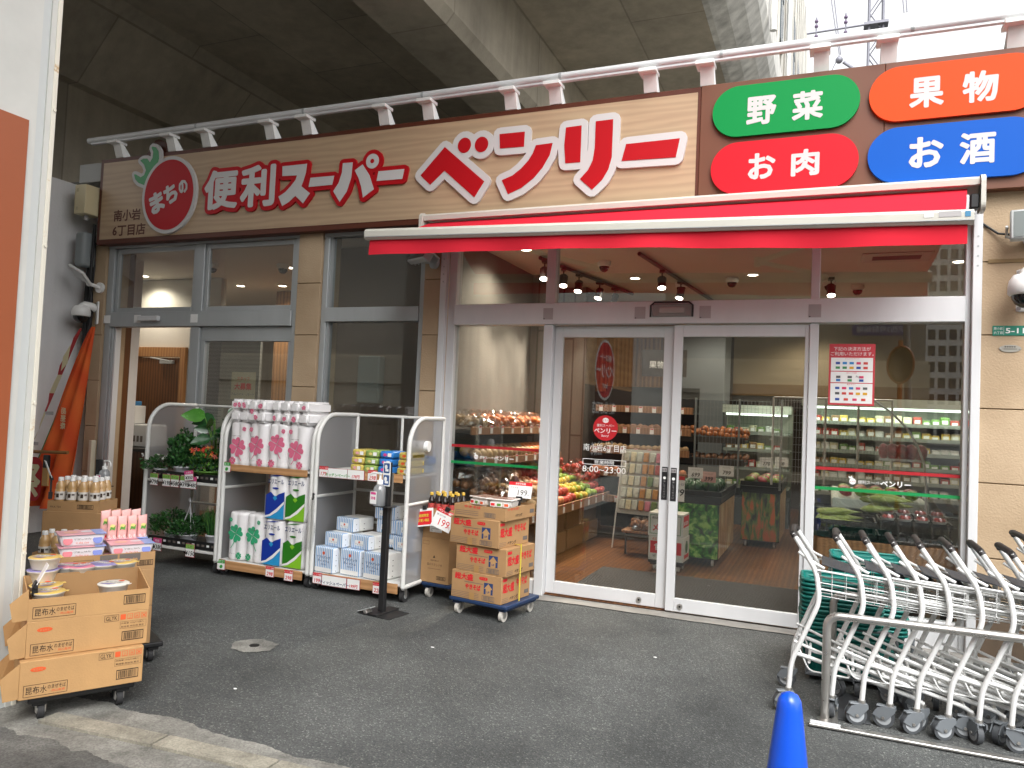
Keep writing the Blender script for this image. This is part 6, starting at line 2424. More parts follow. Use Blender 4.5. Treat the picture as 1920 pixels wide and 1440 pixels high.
g.build('folded_edge', t)
g = MB()
for zc, xc in ((1.33, -7.57), (1.0, -7.77)):
    g.box(xc - .09, xc + .03, -.66, -.656, zc, zc + .035, STK, xf=None)
g.build('pole_strap', t)
g = MB()
g.poly(rrect(-8.02, .42, -7.60, .88, .1), (0, -.70, 0), X, Z, FLR, lift=.0, thick=.003)
g.text('祭', (-7.80, -.702, .45), X, Z, .38, FLC, .05, .003, center=True)
g.text('感謝祭', (-7.47, -.62, 1.30), -Z * 1.0, X, .075, FLC, .03, .004, center=True)
g.build('lettering', t)
t = thing('wooden_broom', 'wooden broom handle lying across the folded orange flag', 'broom', (0, 0, 0))
g = MB()
g.tube([(-8.0, -.78, .93), (-7.23, -.70, .955)], .017, pm('broom_wood', '#8d6232', .6, 0, .2, 12), 10)
g.build('handle', t)
g = MB()
g.box(-7.50, -7.42, -.765, -.745, .60, .80, pm('broom_wood_light', '#b48a52', .6))
g.box(-7.505, -7.415, -.77, -.74, .78, .92, BLACK, .01)
g.build('bracket', t)
# ================================================================== shopping carts, rail, baskets, cone
CARTW = pm('cart_white', '#d9dad8', .35, 0, .03, 5)
GRIP = pm('cart_grip', '#2b2726', .55)
WHG = pm('caster_grey', '#6f7478', .5)
WHR = pm('caster_tread', '#4a4d50', .6)
WHL = pm('caster_hub', '#a9adb0', .45)
CHILD = pm('cart_flap_blue', '#2f3742', .5, 0, .1, 20)
def smooth_path(pts, r=.04, n=5):
    """round the corners of a polyline"""
    P = [Vector(p) for p in pts]
    o = [P[0]]
    for i in range(1, len(P) - 1):
        a, b, d = P[i - 1], P[i], P[i + 1]
        u, v = (a - b), (d - b)
        k = min(r, u.length * .45, v.length * .45)
        p0, p1 = b + u.normalized() * k, b + v.normalized() * k
        for j in range(n + 1):
            t_ = j / n
            o.append(p0 * (1 - t_) ** 2 + b * 2 * t_ * (1 - t_) + p1 * t_ ** 2)
    return o + [P[-1]]
def caster(par, x, y, rz, r=.052):
    g = MB()
    xf = Matrix.Translation((x, y, 0)) @ Matrix.Rotation(rz, 4, 'Z')
    off = -.028
    g.cyl((off, -.014, r), (off, .014, r), r, WHR, n=24, xf=xf)
    g.cyl((off, -.0155, r), (off, .0155, r), r * .72, WHL, n=20, xf=xf)
    g.cyl((off, -.027, r), (off, .027, r), .008, STEEL, n=10, xf=xf)
    w_ = g.build('wheel', par)
    g = MB()
    for s in (-1, 1):
        pts = [(off - .052, .062), (off - .03, .098), (off + .005, .112), (.026, .112), (.028, .09), (off + .014, r - .012), (off - .012, r - .012)]
        g.poly(pts, (0, s * .0215, 0), X, Z, WHG, lift=0, thick=.005, xf=xf)
    g.box(off - .035, .026, -.0165, .0165, .104, .113, WHG, .003, xf=xf)
    g.cyl((0, 0, .113), (0, 0, .128), .018, STEEL, n=14, xf=xf)
    g.build('fork', w_)
def make_cart(label):
    t = thing('shopping_cart', label, 'shopping cart', (0, 0, 0), 0, 'nested white shopping carts')
    hw = .205
    for s in (-1, 1):
        y = s * hw
        yy = s * (hw - .02)
        g = MB()
        side = smooth_path([(0, s * .155, .955), (.125, yy, .765), (.145, y, .61), (.01, y, .27), (.0, y, .125)], .05)
        g.tube(side, .0135, CARTW, 10)
        g.build('side_frame', t)
        g = MB()
        # lower carriage rail running forward and down to the front wheel
        g.tube(smooth_path([(.03, y * .98, .315), (.10, y * .93, .30), (.62, y * .62, .155), (.66, y * .60, .13)], .03), .0115, CARTW, 8)
        g.tube(smooth_path([(.02, y * .98, .38), (.16, y * .88, .33), (.60, y * .60, .20)], .04), .008, CARTW, 8)
        g.tube(smooth_path([(.04, y * .97, .36), (.10, y * .94, .23), (.30, y * .80, .215)], .03), .005, CARTW, 6)
        g.build('lower_frame', t)
        g = MB()
        g.tube(smooth_path([(.03, s * .175, .86), (.10, s * .17, .815), (.165, s * .185, .785)], .03), .008, CARTW, 8)
        g.build('hook', t)
    g = MB()
    g.tube([(0, -.155, .955), (-.004, -.10, .962), (-.004, .10, .962), (0, .155, .955)], .0135, CARTW, 10)
    g.build('handle_bar', t)
    g = MB()
    g.tube([(.0, -.158, .955), (-.004, -.10, .962), (-.004, .10, .962), (0, .158, .955)], .0175, GRIP, 12)
    for s in (-1, 1):
        g.tube([(-.001, s * .15, .957), (.012, s * .157, .937)], .0172, GRIP, 10)
    g.build('handle', t)
    # wire basket carrier
    g = MB()
    L = .50
    def ring(z, k, r_):
        xa, xb = .13, .13 + L
        w = hw * k
        g.tube(smooth_path([(xa, -w, z + .01), (xb, -w * .78, z - .035), (xb, w * .78, z - .035), (xa, w, z + .01)], .03, 3), r_, CARTW, 6)
    ring(.765, .96, .006)
    ring(.70, .93, .003)
    ring(.665, .92, .006)
    for k in range(8):
        q = k / 7
        xx = .135 + L * q * .98
        w = hw * (.955 - .21 * q)
        zt, zb_ = .775 - .045 * q, .64 - .04 * q
        for s in (-1, 1):
            g.tube([(xx, s * w, zt), (xx, s * w * .97, zb_)], .0019, CARTW, 5)
        g.tube([(xx, -w * .97, zb_), (xx, w * .97, zb_)], .0022, CARTW, 5)
    for k in range(5):
        q = -1 + k / 2
        g.tube([(.135, q * hw * .92, .64), (.62, q * hw * .72, .60)], .0022, CARTW, 5)
        g.tube([(.62, q * hw * .74, .725), (.62, q * hw * .72, .60)], .0022, CARTW, 5)
    g.build('basket_carrier', t)
    g = MB()
    xf = Matrix.Translation((.15, 0, .80)) @ Matrix.Rotation(R(13), 4, 'Y')
    g.box(0, .20, -.15, .15, 0, .004, CHILD, .0015, xf=xf)
    for k in range(9):
        g.box(.002, .198, -.14 + k * .035, -.138 + k * .035, .0042, .0052, GREYINK, xf=xf)
    for k in range(5):
        g.box(.01 + k * .042, .012 + k * .042, -.148, .148, .0042, .0050, GREYINK, xf=xf)
    g.build('seat_flap', t)
    g = MB()
    g.tube([(.30, -.165, .225), (.30, .165, .225)], .007, CARTW, 8)
    g.tube([(.10, -.19, .275), (.10, .19, .275)], .008, CARTW, 8)
    g.tube([(.62, -.125, .16), (.62, .125, .16)], .009, CARTW, 8)
    for k in range(2):
        q = -.5 + k
        g.tube([(.10, q * .17, .275), (.61, q * .12, .165)], .0035, CARTW, 6)
    g.build('lower_tray', t)
    for s in (-1, 1):
        caster(t, 0, s * hw, R(random.uniform(-160, 20)))
        caster(t, .655, s * .123, R(random.uniform(-10, 40)))
    return t
CY = -1.545
xs = [-.16, .06, .20, .335, .465, .60, .735, .87, 1.0, 1.13]
first = make_cart('white shopping cart at the left open end of the nested row')
first.location = (xs[0], CY, 0)
for i, x in enumerate(xs[1:], 1):
    d = dup(first, (x, CY + random.uniform(-.012, .012), 0), R(random.uniform(-1.2, 1.2)), 'white shopping cart, %s from the left in the nested row' % ORD[i])
    for ch in d.children:
        if ch.name.startswith('wheel'):
            # turn each caster about its own stem
            sx = .655 if max(v.co.x for v in ch.data.vertices) > .4 else 0
            cy_ = sum(v.co.y for v in ch.data.vertices) / len(ch.data.vertices)
            sy = math.copysign(.123 if sx else .205, cy_)
            a = R(random.uniform(-50, 60) if sx else random.choice((random.uniform(-40, 30), random.uniform(-120, -70), random.uniform(150, 190))))
            m_ = Matrix.Translation((sx, sy, 0)) @ Matrix.Rotation(a, 4, 'Z') @ Matrix.Translation((-sx, -sy, 0))
            ch.matrix_local = m_
for i, x in enumerate((1.07, 1.22)):
    d = dup(first, (x, -.86 + .02 * i, 0), R(2), 'white shopping cart behind the nested row at the right, %s of two' % ('left', 'right')[i], 'white shopping carts behind the row')

# stainless guard rails
def guard(label, y, x0, x1):
    t = thing('guard_rail', label, 'rail', (0, 0, 0))
    g = MB()
    g.tube(smooth_path([(x0, y, 0.004), (x0, y, .555), (x1, y, .575), (x1, y, .004)], .07, 8), .0215, STEEL, 14)
    g.build('tube', t)
    g = MB()
    g.cyl((x0, y, .002), (x0, y, .010), .04, STEEL, n=18)
    g.build('base_flange', t)
    return t
guard('near stainless guard rail beside the shopping carts', -1.80, .025, 2.3)
guard('far stainless guard rail between shopping carts and basket stacks', -1.22, .06, 2.3)
t = thing('wheel_stop', 'flat steel floor rail in front of the shopping carts', 'floor rail', (0, 0, 0))
g = MB()
g.box(-.05, 2.3, -1.93, -1.88, .0065, .020, STEEL, .003)
g.box(-.045, .10, -1.925, -1.885, .0202, .026, ALUW, .002)
g.build('rail', t)
g = MB()
g.box(.06, .09, -1.879, -1.10, .0045, .012, STEEL, .001)
g.box(.091, .25, -1.75, -1.30, .0045, .0075, pm('steel_plate', '#55575a', .5, .4, .1, 6), .001)
g.build('cross_bar', t)

# teal baskets in two nested stacks
TEAL = pm('basket_teal', '#0f6f66', .38, 0, .05, 8)
def basket(label, loc, rz, group):
    t = thing('shopping_basket', label, 'basket', loc, rz, group)
    g = MB()
    W, D, H = .44, .31, .20
    def ringpts(k, z):
        return [(p[0], p[1], z) for p in rrect(-W / 2 * k, -D / 2 * k, W / 2 * k, D / 2 * k, .05 * k, 4)]
    A, B = ringpts(.80, 0), ringpts(1, H)
    n_ = len(A)
    # slatted walls: every other strip between two bands
    lo, hi = [], []
    for za, zb_ in ((0, .035), (H - .04, H)):
        ka, kb = .80 + .2 * za / H, .80 + .2 * zb_ / H
        P, Q = ringpts(ka, za), ringpts(kb, zb_)
        g.add(P + Q, [(i, (i + 1) % n_, n_ + (i + 1) % n_, n_ + i) for i in range(n_)], TEAL)
    for zz in (.07, .105, .14):
        k1 = .80 + .2 * zz / H
        g.tube(ringpts(k1, zz), .0035, TEAL, 5, closed=True)
    for sx in (-1, 1):
        for k in range(11):
            yv = -D / 2 + .04 + k * (D - .08) / 10
            g.tube([(sx * W / 2 * .835, yv * .85, .03), (sx * W / 2 * .965, yv, H - .035)], .003, TEAL, 4)
    for sy in (-1, 1):
        for k in range(16):
            xv = -W / 2 + .05 + k * (W - .1) / 15
            g.tube([(xv * .85, sy * D / 2 * .835, .03), (xv, sy * D / 2 * .965, H - .035)], .003, TEAL, 4)
    g.add(A, [tuple(range(n_))], TEAL)
    g.build('shell', t)
    g = MB()
    g.tube(ringpts(1.03, H), .010, TEAL, 6, closed=True)
    g.build('rim', t)
    return t
b0 = basket('teal shopping basket at the bottom of the taller basket stack', (.30, -.62, .05), R(2), 'teal baskets in the taller stack')
b0.location = (.27, -.63, .05)
N1 = 19
for k in range(1, N1):
    lab = ('teal shopping basket, %s from the bottom of the taller stack' % ORD[k]) if k < N1 - 1 else 'topmost teal shopping basket of the taller stack'
    dup(b0, (.27 + random.uniform(-.006, .006), -.63 + random.uniform(-.006, .006), .05 + k * .0255), R(2 + random.uniform(-1.5, 1.5)), lab)
N2 = 15
for k in range(N2):
    lab = ('teal shopping basket, %s from the bottom of the shorter front stack' % ORD[k]) if k < N2 - 1 else 'topmost teal shopping basket of the shorter front stack'
    dup(b0, (.10 + random.uniform(-.006, .006), -.99 + random.uniform(-.006, .006), .05 + k * .0255), R(3 + random.uniform(-1.5, 1.5)), lab, 'teal baskets in the shorter stack')
t = thing('basket_stand', 'grey tube stand on casters holding the teal basket stacks', 'stand', (.19, -.80, 0))
g = MB()
PIPEG = pm('stand_grey', '#7d8286', .4, .3)
g.tube(smooth_path([(-.27, -.33, .05), (-.27, -.33, .34), (.22, -.33, .34), (.22, -.33, .05)], .06), .012, PIPEG, 8)
g.tube(smooth_path([(-.20, .03, .05), (-.20, .03, .34), (.34, .03, .34), (.34, .03, .05)], .06), .012, PIPEG, 8)
g.box(-.28, .35, -.34, .34, .028, .048, PIPEG, .004)
g.build('frame', t)
for x in (-.24, .30):
    for y in (-.30, .30):
        g = MB()
        g.cyl((x - .012, y, .016), (x + .012, y, .016), .0155, RUBBER, n=14)
        g.build('wheel', t)

# blue cone
BLUEP = pm('cone_blue', '#0e50cf', .3, 0, .04, 4, coat=.3)
t = thing('traffic_cone', 'plain bright blue traffic cone in the foreground', 'cone', (-.09, -3.60, 0))
g = MB()
g.lathe([(.125, .012), (.118, .04), (.063, .45), (.040, .645), (.036, .672), (.026, .690), (.010, .697)], (0, 0, 0), BLUEP, 36)
g.build('cone_body', t)
g = MB()
q, f = union([rrect(-.17, -.17, .17, .17, .04, 6)])
g.flat(q, f, (0, 0, .002), X, Y, BLUEP, lift=.022, thick=.022)
g.build('base', t)
# ================================================================== plants on the left rack
LEAFD = pm('leaf_dark', '#1f4a22', .5, 0, .35, 14)
LEAFM = pm('leaf_mid', '#35662b', .5, 0, .35, 14)
LEAFL = pm('leaf_light', '#5d8a35', .5, 0, .3, 14)
POTW = pm('pot_white', '#d9dbe0', .4)
SOIL = pm('soil', '#2a211a', .95)
TRAYB = pm('tray_black', '#141516', .4)
def herb(g, rnd, n, R0, H0, H1, size, mats, up=.6):
    for k in range(n):
        a = rnd.uniform(0, 2 * PI)
        rr = R0 * math.sqrt(rnd.random())
        z = H0 + (H1 - H0) * rnd.random() ** .8 * (1 - .35 * rr / R0)
        p = Vector((rr * math.cos(a), rr * math.sin(a), z))
        d = Vector((math.cos(a) * (1 - up) + rnd.uniform(-.4, .4), math.sin(a) * (1 - up) + rnd.uniform(-.4, .4), up + rnd.uniform(-.5, .4))).normalized()
        s = d.cross(Vector((rnd.uniform(-1, 1), rnd.uniform(-1, 1), rnd.uniform(-1, 1)))).normalized()
        L = size * rnd.uniform(.6, 1.4)
        w = L * .26
        g.add([p, p + d * L * .5 + s * w, p + d * L, p + d * L * .5 - s * w], [(0, 1, 2, 3)], mats[rnd.randrange(len(mats))])
def plant(label, loc, pr_, ph, R0, H1, n, size, mats, group, up=.6, flowers=None, potm=None, hanger=False, blades=False, grow=0):
    t = thing('potted_plant', label, 'plant', loc, 0, group)
    rnd = random.Random(label)
    g = MB()
    pm_ = potm or POTW
    g.lathe([(pr_ * .78, 0), (pr_ * .96, ph * .82), (pr_ * 1.04, ph * .84), (pr_ * 1.04, ph), (pr_ * .95, ph), (pr_ * .93, ph * .9)], (0, 0, 0), pm_, 24)
    g.cyl((0, 0, ph * .86), (0, 0, ph * .9), pr_ * .93, SOIL, n=20)
    g.build('pot', t)
    g = MB()
    if blades:
        for k in range(n):
            a = rnd.uniform(0, 2 * PI)
            rr = pr_ * .9 * math.sqrt(rnd.random())
            p = Vector((rr * math.cos(a), rr * math.sin(a), ph * .9))
            q = p + Vector((math.cos(a) * R0 * rnd.random() * .8, math.sin(a) * R0 * rnd.random() * .8, H1 * rnd.uniform(.6, 1)))
            s = Vector((rnd.uniform(-1, 1), rnd.uniform(-1, 1), 0)).normalized() * size
            m_ = p.lerp(q, .55) + Vector((0, 0, .02))
            g.add([p - s, p + s, m_ + s * .8, m_ - s * .8, q], [(0, 1, 2, 3), (3, 2, 4)], mats[rnd.randrange(len(mats))])
    else:
        for k in range(10):
            a = rnd.uniform(0, 2 * PI)
            g.tube([(0, 0, ph * .9), (R0 * .6 * math.cos(a), R0 * .6 * math.sin(a), ph + H1 * rnd.uniform(.4, .8))], .0025, LEAFM, 4)
        herb(g, rnd, n, R0, ph * .85, ph + H1, size, mats, up)
    g.build('foliage', t)
    if flowers:
        g = MB()
        for k in range(flowers[1]):
            a = rnd.uniform(0, 2 * PI)
            rr = R0 * math.sqrt(rnd.random())
            o = Vector((rr * math.cos(a), rr * math.sin(a) - .02, ph + H1 * rnd.uniform(.6, 1.05)))
            m_ = flowers[0][rnd.randrange(len(flowers[0]))]
            for q in range(6):
                b = 2 * PI * q / 6 + rnd.random()
                e = Vector((math.cos(b), -.4 + .3 * rnd.random(), math.sin(b))) * flowers[2]
                e2 = Vector((math.cos(b + .6), -.3, math.sin(b + .6))) * flowers[2]
                g.add([o, o + e, o + e2 + Vector((0, -.003, 0))], [(0, 1, 2)], m_)
            g.ball(o, flowers[2] * .35, m_, 6)
        g.build('flowers', t)
    if hanger:
        g = MB()
        for a in (90, 210, 330):
            g.tube([(pr_ * math.cos(R(a)), pr_ * math.sin(R(a)), ph), (pr_ * .2 * math.cos(R(a)), pr_ * .2 * math.sin(R(a)), ph + .20), (0, 0, ph + .27)], .0028, POTW, 5)
        g.tube([(0, 0, ph + .26)] + [(.018 * math.sin(R(a)), 0, ph + .315 - .022 * math.cos(R(a)) + .0) for a in range(180, 480, 30)], .004, POTW, 6)
        g.build('hanger', t)
    return t
gU, gL = 'potted plants on the upper plant shelf', 'potted plants on the lower plant shelf'
FLO = [pm('flower_red', '#d63b2f', .5), pm('flower_coral', '#e0776a', .5), pm('flower_orange', '#e3944a', .5)]
FLW = [pm('flower_white', '#e3e3dd', .5)]
YU = YF + .02
plant('trailing white-flowered plant spilling over the left end of the upper shelf', (-5.83, -.80, .825), .06, .07, .17, .13, 700, .03, [LEAFD, LEAFM, LEAFD], gU, .3, (FLW, 7, .016))
plant('tall feathery green herb in a white pot on the upper shelf', (-5.62, -.74, .825), .085, .10, .13, .36, 1500, .034, [LEAFD, LEAFM], gU, .7)
plant('bushy dark herb behind the left of the upper shelf', (-5.72, -.52, .825), .08, .09, .18, .22, 800, .036, [LEAFD, LEAFM], gU, .5)
plant('flower tray of red and coral blooms on the upper shelf', (-5.30, -.73, .825), .14, .08, .17, .20, 800, .036, [LEAFM, LEAFL, LEAFD], gU, .6, (FLO, 26, .022), potm=LEAFL)
# broad-leaved tall plant
t = thing('potted_plant', 'tall plant with big glossy leaves at the right of the upper shelf', 'plant', (-5.36, -.60, .825), 0, gU)
g = MB()
g.lathe([(.07, 0), (.09, .12), (.095, .13), (.085, .13)], (0, 0, 0), POTW, 22)
g.build('pot', t)
g = MB()
rnd = random.Random(31)
GLO = pm('leaf_glossy', '#24562a', .22, 0, .3, 9, coat=.3)
GLL = pm('leaf_glossy_light', '#4c8a34', .25, 0, .3, 9, coat=.3)
def big_leaf(g, p, d, L, w, m):
    d = Vector(d).normalized()
    s = d.cross(Vector((.2, -1, .3))).normalized()
    n_ = s.cross(d).normalized()
    pts = []
    prof = [(0, .05), (.12, .7), (.35, 1), (.6, .85), (.85, .4), (1, .02)]
    for q, ww in prof:
        cc = Vector(p) + d * L * q - Vector((0, 0, .25 * L * q * q))
        pts += [cc - s * w * ww + n_ * w * .25 * ww, cc + Vector((0, 0, 0)), cc + s * w * ww + n_ * w * .25 * ww]
    fs = []
    for i in range(len(prof) - 1):
        a = i * 3
        fs += [(a, a + 1, a + 4, a + 3), (a + 1, a + 2, a + 5, a + 4)]
    g.add(pts, fs, m, True)
for k in range(15):
    a = rnd.uniform(0, 2 * PI)
    z = rnd.uniform(.30, .62)
    x, y = .14 * math.cos(a) * rnd.random(), .10 * math.sin(a)
    g.tube([(0, 0, .12), (x * .5, y * .5, z * .7), (x, y, z)], .005, LEAFL, 5)
    big_leaf(g, (x, y, z), (math.cos(a), math.sin(a) - .6, rnd.uniform(-.3, .5)), rnd.uniform(.16, .24), rnd.uniform(.05, .075), GLL if k % 4 == 0 else GLO)
g.build('foliage', t)
plant('broad dark leafed plant at the far right of the upper shelf', (-5.11, -.55, .825), .07, .1, .12, .48, 130, .12, [GLO, LEAFD], gU, .3)
plant('trailing herb in a white pot at the left of the lower shelf', (-5.74, -.70, .225), .075, .07, .19, .22, 1000, .034, [LEAFD, LEAFM], gL, .4)
plant('hanging basket plant with white hook on the lower shelf', (-5.50, -.74, .225), .085, .075, .17, .16, 800, .03, [LEAFD, LEAFM], gL, .3, hanger=True)
plant('grassy upright herb in a white pot at the right of the lower shelf', (-5.19, -.74, .225), .075, .10, .11, .27, 260, .004, [LEAFM, LEAFL, LEAFD], gL, .8, blades=True)
plant('bushy herb at the back of the lower shelf', (-5.38, -.50, .225), .08, .08, .19, .20, 700, .036, [LEAFD], gL, .5)
for z, lab in ((.8045, 'upper'), (.1945, 'lower')):
    t = thing('plant_tray', 'black plastic tray under the plants on the %s shelf' % lab, 'tray', (-5.47, -.60, z))
    g = MB()
    g.box(-.41, .41, -.255, .24, 0, .012, TRAYB, .003)
    g.box(-.41, .41, -.255, -.245, .0122, .075, TRAYB, .002)
    for k in range(14):
        g.box(-.39 + k * .058, -.36 + k * .058, -.2565, -.2552, .03, .05, GREYINK if k % 3 else PAPER)
    g.build('tray_body', t)

# ================================================================== shop interior: lights
LAMP = emat('lamp_glow', (1.0, .86, .68, 1), 9.0)
DL = [(-2.25, 3.0), (-.85, 3.0), (-1.6, 5.5), (.6, 5.2), (1.2, 2.6), (-.2, 6.8), (-3.0, 1.2), (2.4, 4.2), (-2.6, 7.5)]
DL2 = [(-9.1, 1.75), (-8.2, 2.7), (-7.5, 2.8), (-6.4, 1.6), (-5.4, 1.4), (-4.5, 1.3), (-9.8, 3.2), (-6.5, 4.5)]
def downlight(x, y, lab, watts):
    t = thing('downlight', lab, 'ceiling lamp', (x, y, 3.30), 0, 'round ceiling downlights')
    g = MB()
    g.lathe([(.085, -.0005), (.085, -.006), (.062, -.008), (.058, -.004)], (0, 0, 0), WHITEP, 26)
    g.build('trim', t)
    g = MB()
    g.cyl((0, 0, -.0045), (0, 0, -.0035), .056, LAMP, n=24)
    g.build('bulb', t)
    ld = bpy.data.lights.new('downlight_beam', 'SPOT')
    ld.energy = watts * .85
    ld.spot_size = R(150)
    ld.spot_blend = .6
    ld.shadow_soft_size = .06
    ld.color = (1, .88, .72)
    lo = bpy.data.objects.new('downlight_beam', ld)
    COL.objects.link(lo)
    lo.parent = t
    lo.location = (0, 0, -.03)
for i, (x, y) in enumerate(sorted(DL, key=lambda q: seen_x((q[0], q[1], 3.3)))):
    downlight(x, y, 'lit round downlight in the shop ceiling behind the glass entrance, %s from the left' % ORD[i], 42)
for i, (x, y) in enumerate(sorted(DL2, key=lambda q: seen_x((q[0], q[1], 3.3)))):
    downlight(x, y, 'lit round downlight in the left room ceiling behind the left windows, %s from the left' % ORD[i], 34)
# track spotlights
TRK = pm('track_dark', '#2a1c19', .4)
SPL = emat('spot_glow', (1.0, .86, .74, 1), 14.0)
for i, (p, q) in enumerate((((-2.95, 1.5), (-2.52, 4.0)), ((-1.85, 1.5), (-1.50, 5.2)))):
    o = MB().tube([(p[0], p[1], 3.27), (q[0], q[1], 3.27)], .022, TRK, 8).build('light_track')
    tag(o, ('left', 'right')[i] + ' dark lighting track on the shop ceiling carrying spotlights', 'light track')
SP = [(-2.93, 1.6), (-2.86, 2.05), (-2.80, 2.45), (-2.70, 3.0), (-2.62, 3.45), (-1.78, 2.35), (-1.70, 3.1), (.0, 3.1)]
for i, (x, y) in enumerate(sorted(SP, key=lambda q: seen_x((q[0], q[1], 3.2)))):
    t = thing('spotlight', 'dark cylindrical spotlight on the ceiling track, %s from the left' % ORD[i], 'spotlight', (x, y, 3.25), R(random.uniform(-20, 20)), 'track spotlights')
    xf = Matrix.Translation((0, -.0, -.13)) @ Matrix.Rotation(R(-22), 4, 'X')
    g = MB()
    g.box(-.03, .03, -.05, .05, -.02, .01, TRK, .004)
    g.cyl((0, 0, -.02), (0, 0, -.09), .008, TRK, n=10)
    g.tube([(.045, .0, -.13), (.045, 0, -.08), (0, 0, -.08), (-.045, 0, -.08), (-.045, 0, -.13)], .006, TRK, 6)
    g.cyl((0, 0, .06), (0, 0, -.075), .042, TRK, .048, 20, xf=xf)
    g.build('lamp_body', t)
    g = MB()
    g.cyl((0, 0, -.0765), (0, 0, -.0758), .043, SPL, n=20, xf=xf)
    g.build('bulb', t)
    ld = bpy.data.lights.new('spot_beam', 'SPOT')
    ld.energy = 60 if x < -2.4 else 32
    ld.spot_size = R(75)
    ld.spot_blend = .5
    ld.shadow_soft_size = .04
    ld.color = (1, .85, .70)
    lo = bpy.data.objects.new('spot_beam', ld)
    COL.objects.link(lo)
    lo.parent = t
    lo.matrix_local = xf @ Matrix.Translation((0, 0, -.09)) @ Matrix.Rotation(R(12 if x < -2 else -5), 4, 'Y')
# ceiling dome cameras and the air vent
for i, (x, y) in enumerate(sorted(((-2.35, 1.95), (-1.10, 3.15), (-.02, 3.55), (.30, 3.9), (-1.75, 3.4), (-5.5, 1.7), (-6.35, 1.4), (-4.0, .5), (-7.3, 1.2)), key=lambda q: seen_x((q[0], q[1], 3.2)))):
    t = thing('ceiling_camera', 'white ceiling dome camera with dark dome inside the shop, %s from the left' % ORD[i], 'camera', (x, y, 3.30), 0, 'ceiling dome cameras')
    g = MB()
    g.lathe([(.075, -.0005), (.078, -.02), (.072, -.055), (.055, -.06)], (0, 0, 0), WHITEP, 24)
    g.build('housing', t)
    g = MB()
    g.lathe([(.056, -.0605), (.054, -.08), (.04, -.105), (.018, -.118), (.002, -.12)], (0, 0, 0), DOME, 20)
    g.build('dome', t)
t = thing('air_vent', 'square ceiling air vent with dark slot above the right entrance glass', 'vent', (.60, 2.25, 3.30))
g = MB()
g.box(-.32, .32, -.22, .22, -.012, -.0005, pm('vent_white', '#b9b4ab', .6), .003)
g.build('frame', t)
g = MB()
g.box(-.22, .22, -.09, .09, -.016, -.0125, INK)
g.build('grille', t)

# ================================================================== fruit shelves along the left inner wall
SHW = wood_mat('shelf_wood', '#7d5639', '#a07450', (1, .2, 1), .5, 8, 2, bands='X')
SHD = pm('shelf_dark', '#1f1d1c', .6)
t = thing('fruit_shelf', 'tall fruit shelf with wooden lips behind the left entrance glass', 'shelf', (0, 0, 0))
for z, xl in ((1.38, -3.04), (1.085, -2.98)):
    g = MB()
    g.box(-3.44, xl - .021, .16, 2.58, z - .03, z, SHD)
    g.box(xl - .02, xl, .16, 2.58, z - .04, z + .035, SHW, .003)
    g.build('shelf', t)
    g = MB()
    r_ = random.Random(int(z * 100))
    for k in range(9):
        yy = .3 + k * .27
        g.box(xl + .0005, xl + .003, yy, yy + .06, z - .03, z + .05, PAPER)
        g.box(xl + .0032, xl + .004, yy + .005, yy + .055, z + .028, z + .045, REDINK)
    g.build('price_card', t)
g = MB()
g.add([(-2.62, .16, .54), (-2.62, 3.5, .54), (-3.44, 3.5, .92), (-3.44, .16, .92), (-2.62, .16, .50), (-2.62, 3.5, .50), (-3.44, 3.5, .88), (-3.44, .16, .88)],
      [(0, 1, 2, 3), (7, 6, 5, 4), (0, 4, 5, 1), (1, 5, 6, 2), (3, 2, 6, 7), (0, 3, 7, 4)], SHD)
g.box(-2.619, -2.60, .16, 3.5, .50, .60, SHW, .003)
g.build('sloping_shelf', t)
g = MB()
for k in range(10):
    yy = .35 + k * .31
    g.box(-2.5995, -2.597, yy, yy + .055, .51, .60, PAPER)
    g.box(-2.5968, -2.596, yy + .004, yy + .05, .575, .595, REDINK)
g.build('price_card', t)
g = MB()
for k in range(5):
    yy = .2 + k * .65
    g.box(-3.40, -2.72, yy, yy + .60, .02, .25, pm('stock_brown', '#7a5c3d', .8), .004)
    g.box(-3.40, -2.74, yy + .02, yy + .58, .252, .47, pm('stock_brown_dark', '#5e4630', .8), .004)
g.build('stock_base', t)
g = MB()
g.box(-3.448, -3.442, .16, 3.5, .9, 1.36, pm('green_backing', '#26443a', .6))
g.build('back_panel', t)
FM = {'apple': pm('fruit_red', '#b8423a', .35, 0, .2, 9), 'peach': pm('fruit_peach', '#d48a5f', .4, 0, .2, 9), 'yellow': pm('fruit_yellow', '#cdb23c', .35, 0, .12, 9),
      'green': pm('fruit_green', '#8aa83c', .35, 0, .15, 9), 'melon': pm('fruit_melon', '#a98b63', .6, 0, .25, 18, .3, 60), 'orange': pm('fruit_orange', '#d9772c', .4, 0, .1, 20, .2, 90), 'brown': pm('fruit_brown', '#8d5f3d', .4, 0, .3, 14)}
fmesh = {}
def fruit(kind, r, loc, label, group, cat='fruit', name='fruit', sc=(1, 1, .95)):
    k = (kind, round(r, 3), name)
    if k not in fmesh:
        g = MB()
        g.ball((0, 0, 0), r, FM[kind], 10, sc)
        o = g.build(name)
        fmesh[k] = o.data
    else:
        o = bpy.data.objects.new(name, fmesh[k])
        COL.objects.link(o)
    o.location = loc
    o.rotation_euler = (random.uniform(-.4, .4), random.uniform(-.4, .4), random.uniform(0, 6))
    return tag(o, label, cat, group)
rnd = random.Random(8)
def slope_z(x):
    return .54 + (-2.62 - x) / .82 * .38
bands = [(.25, .75, 'brown', .045), (.75, 1.45, 'melon', .075), (1.45, 1.75, 'peach', .05), (1.75, 2.2, 'apple', .048), (2.2, 2.7, 'yellow', .045), (2.7, 3.1, 'green', .045), (3.1, 3.45, 'apple', .042)]
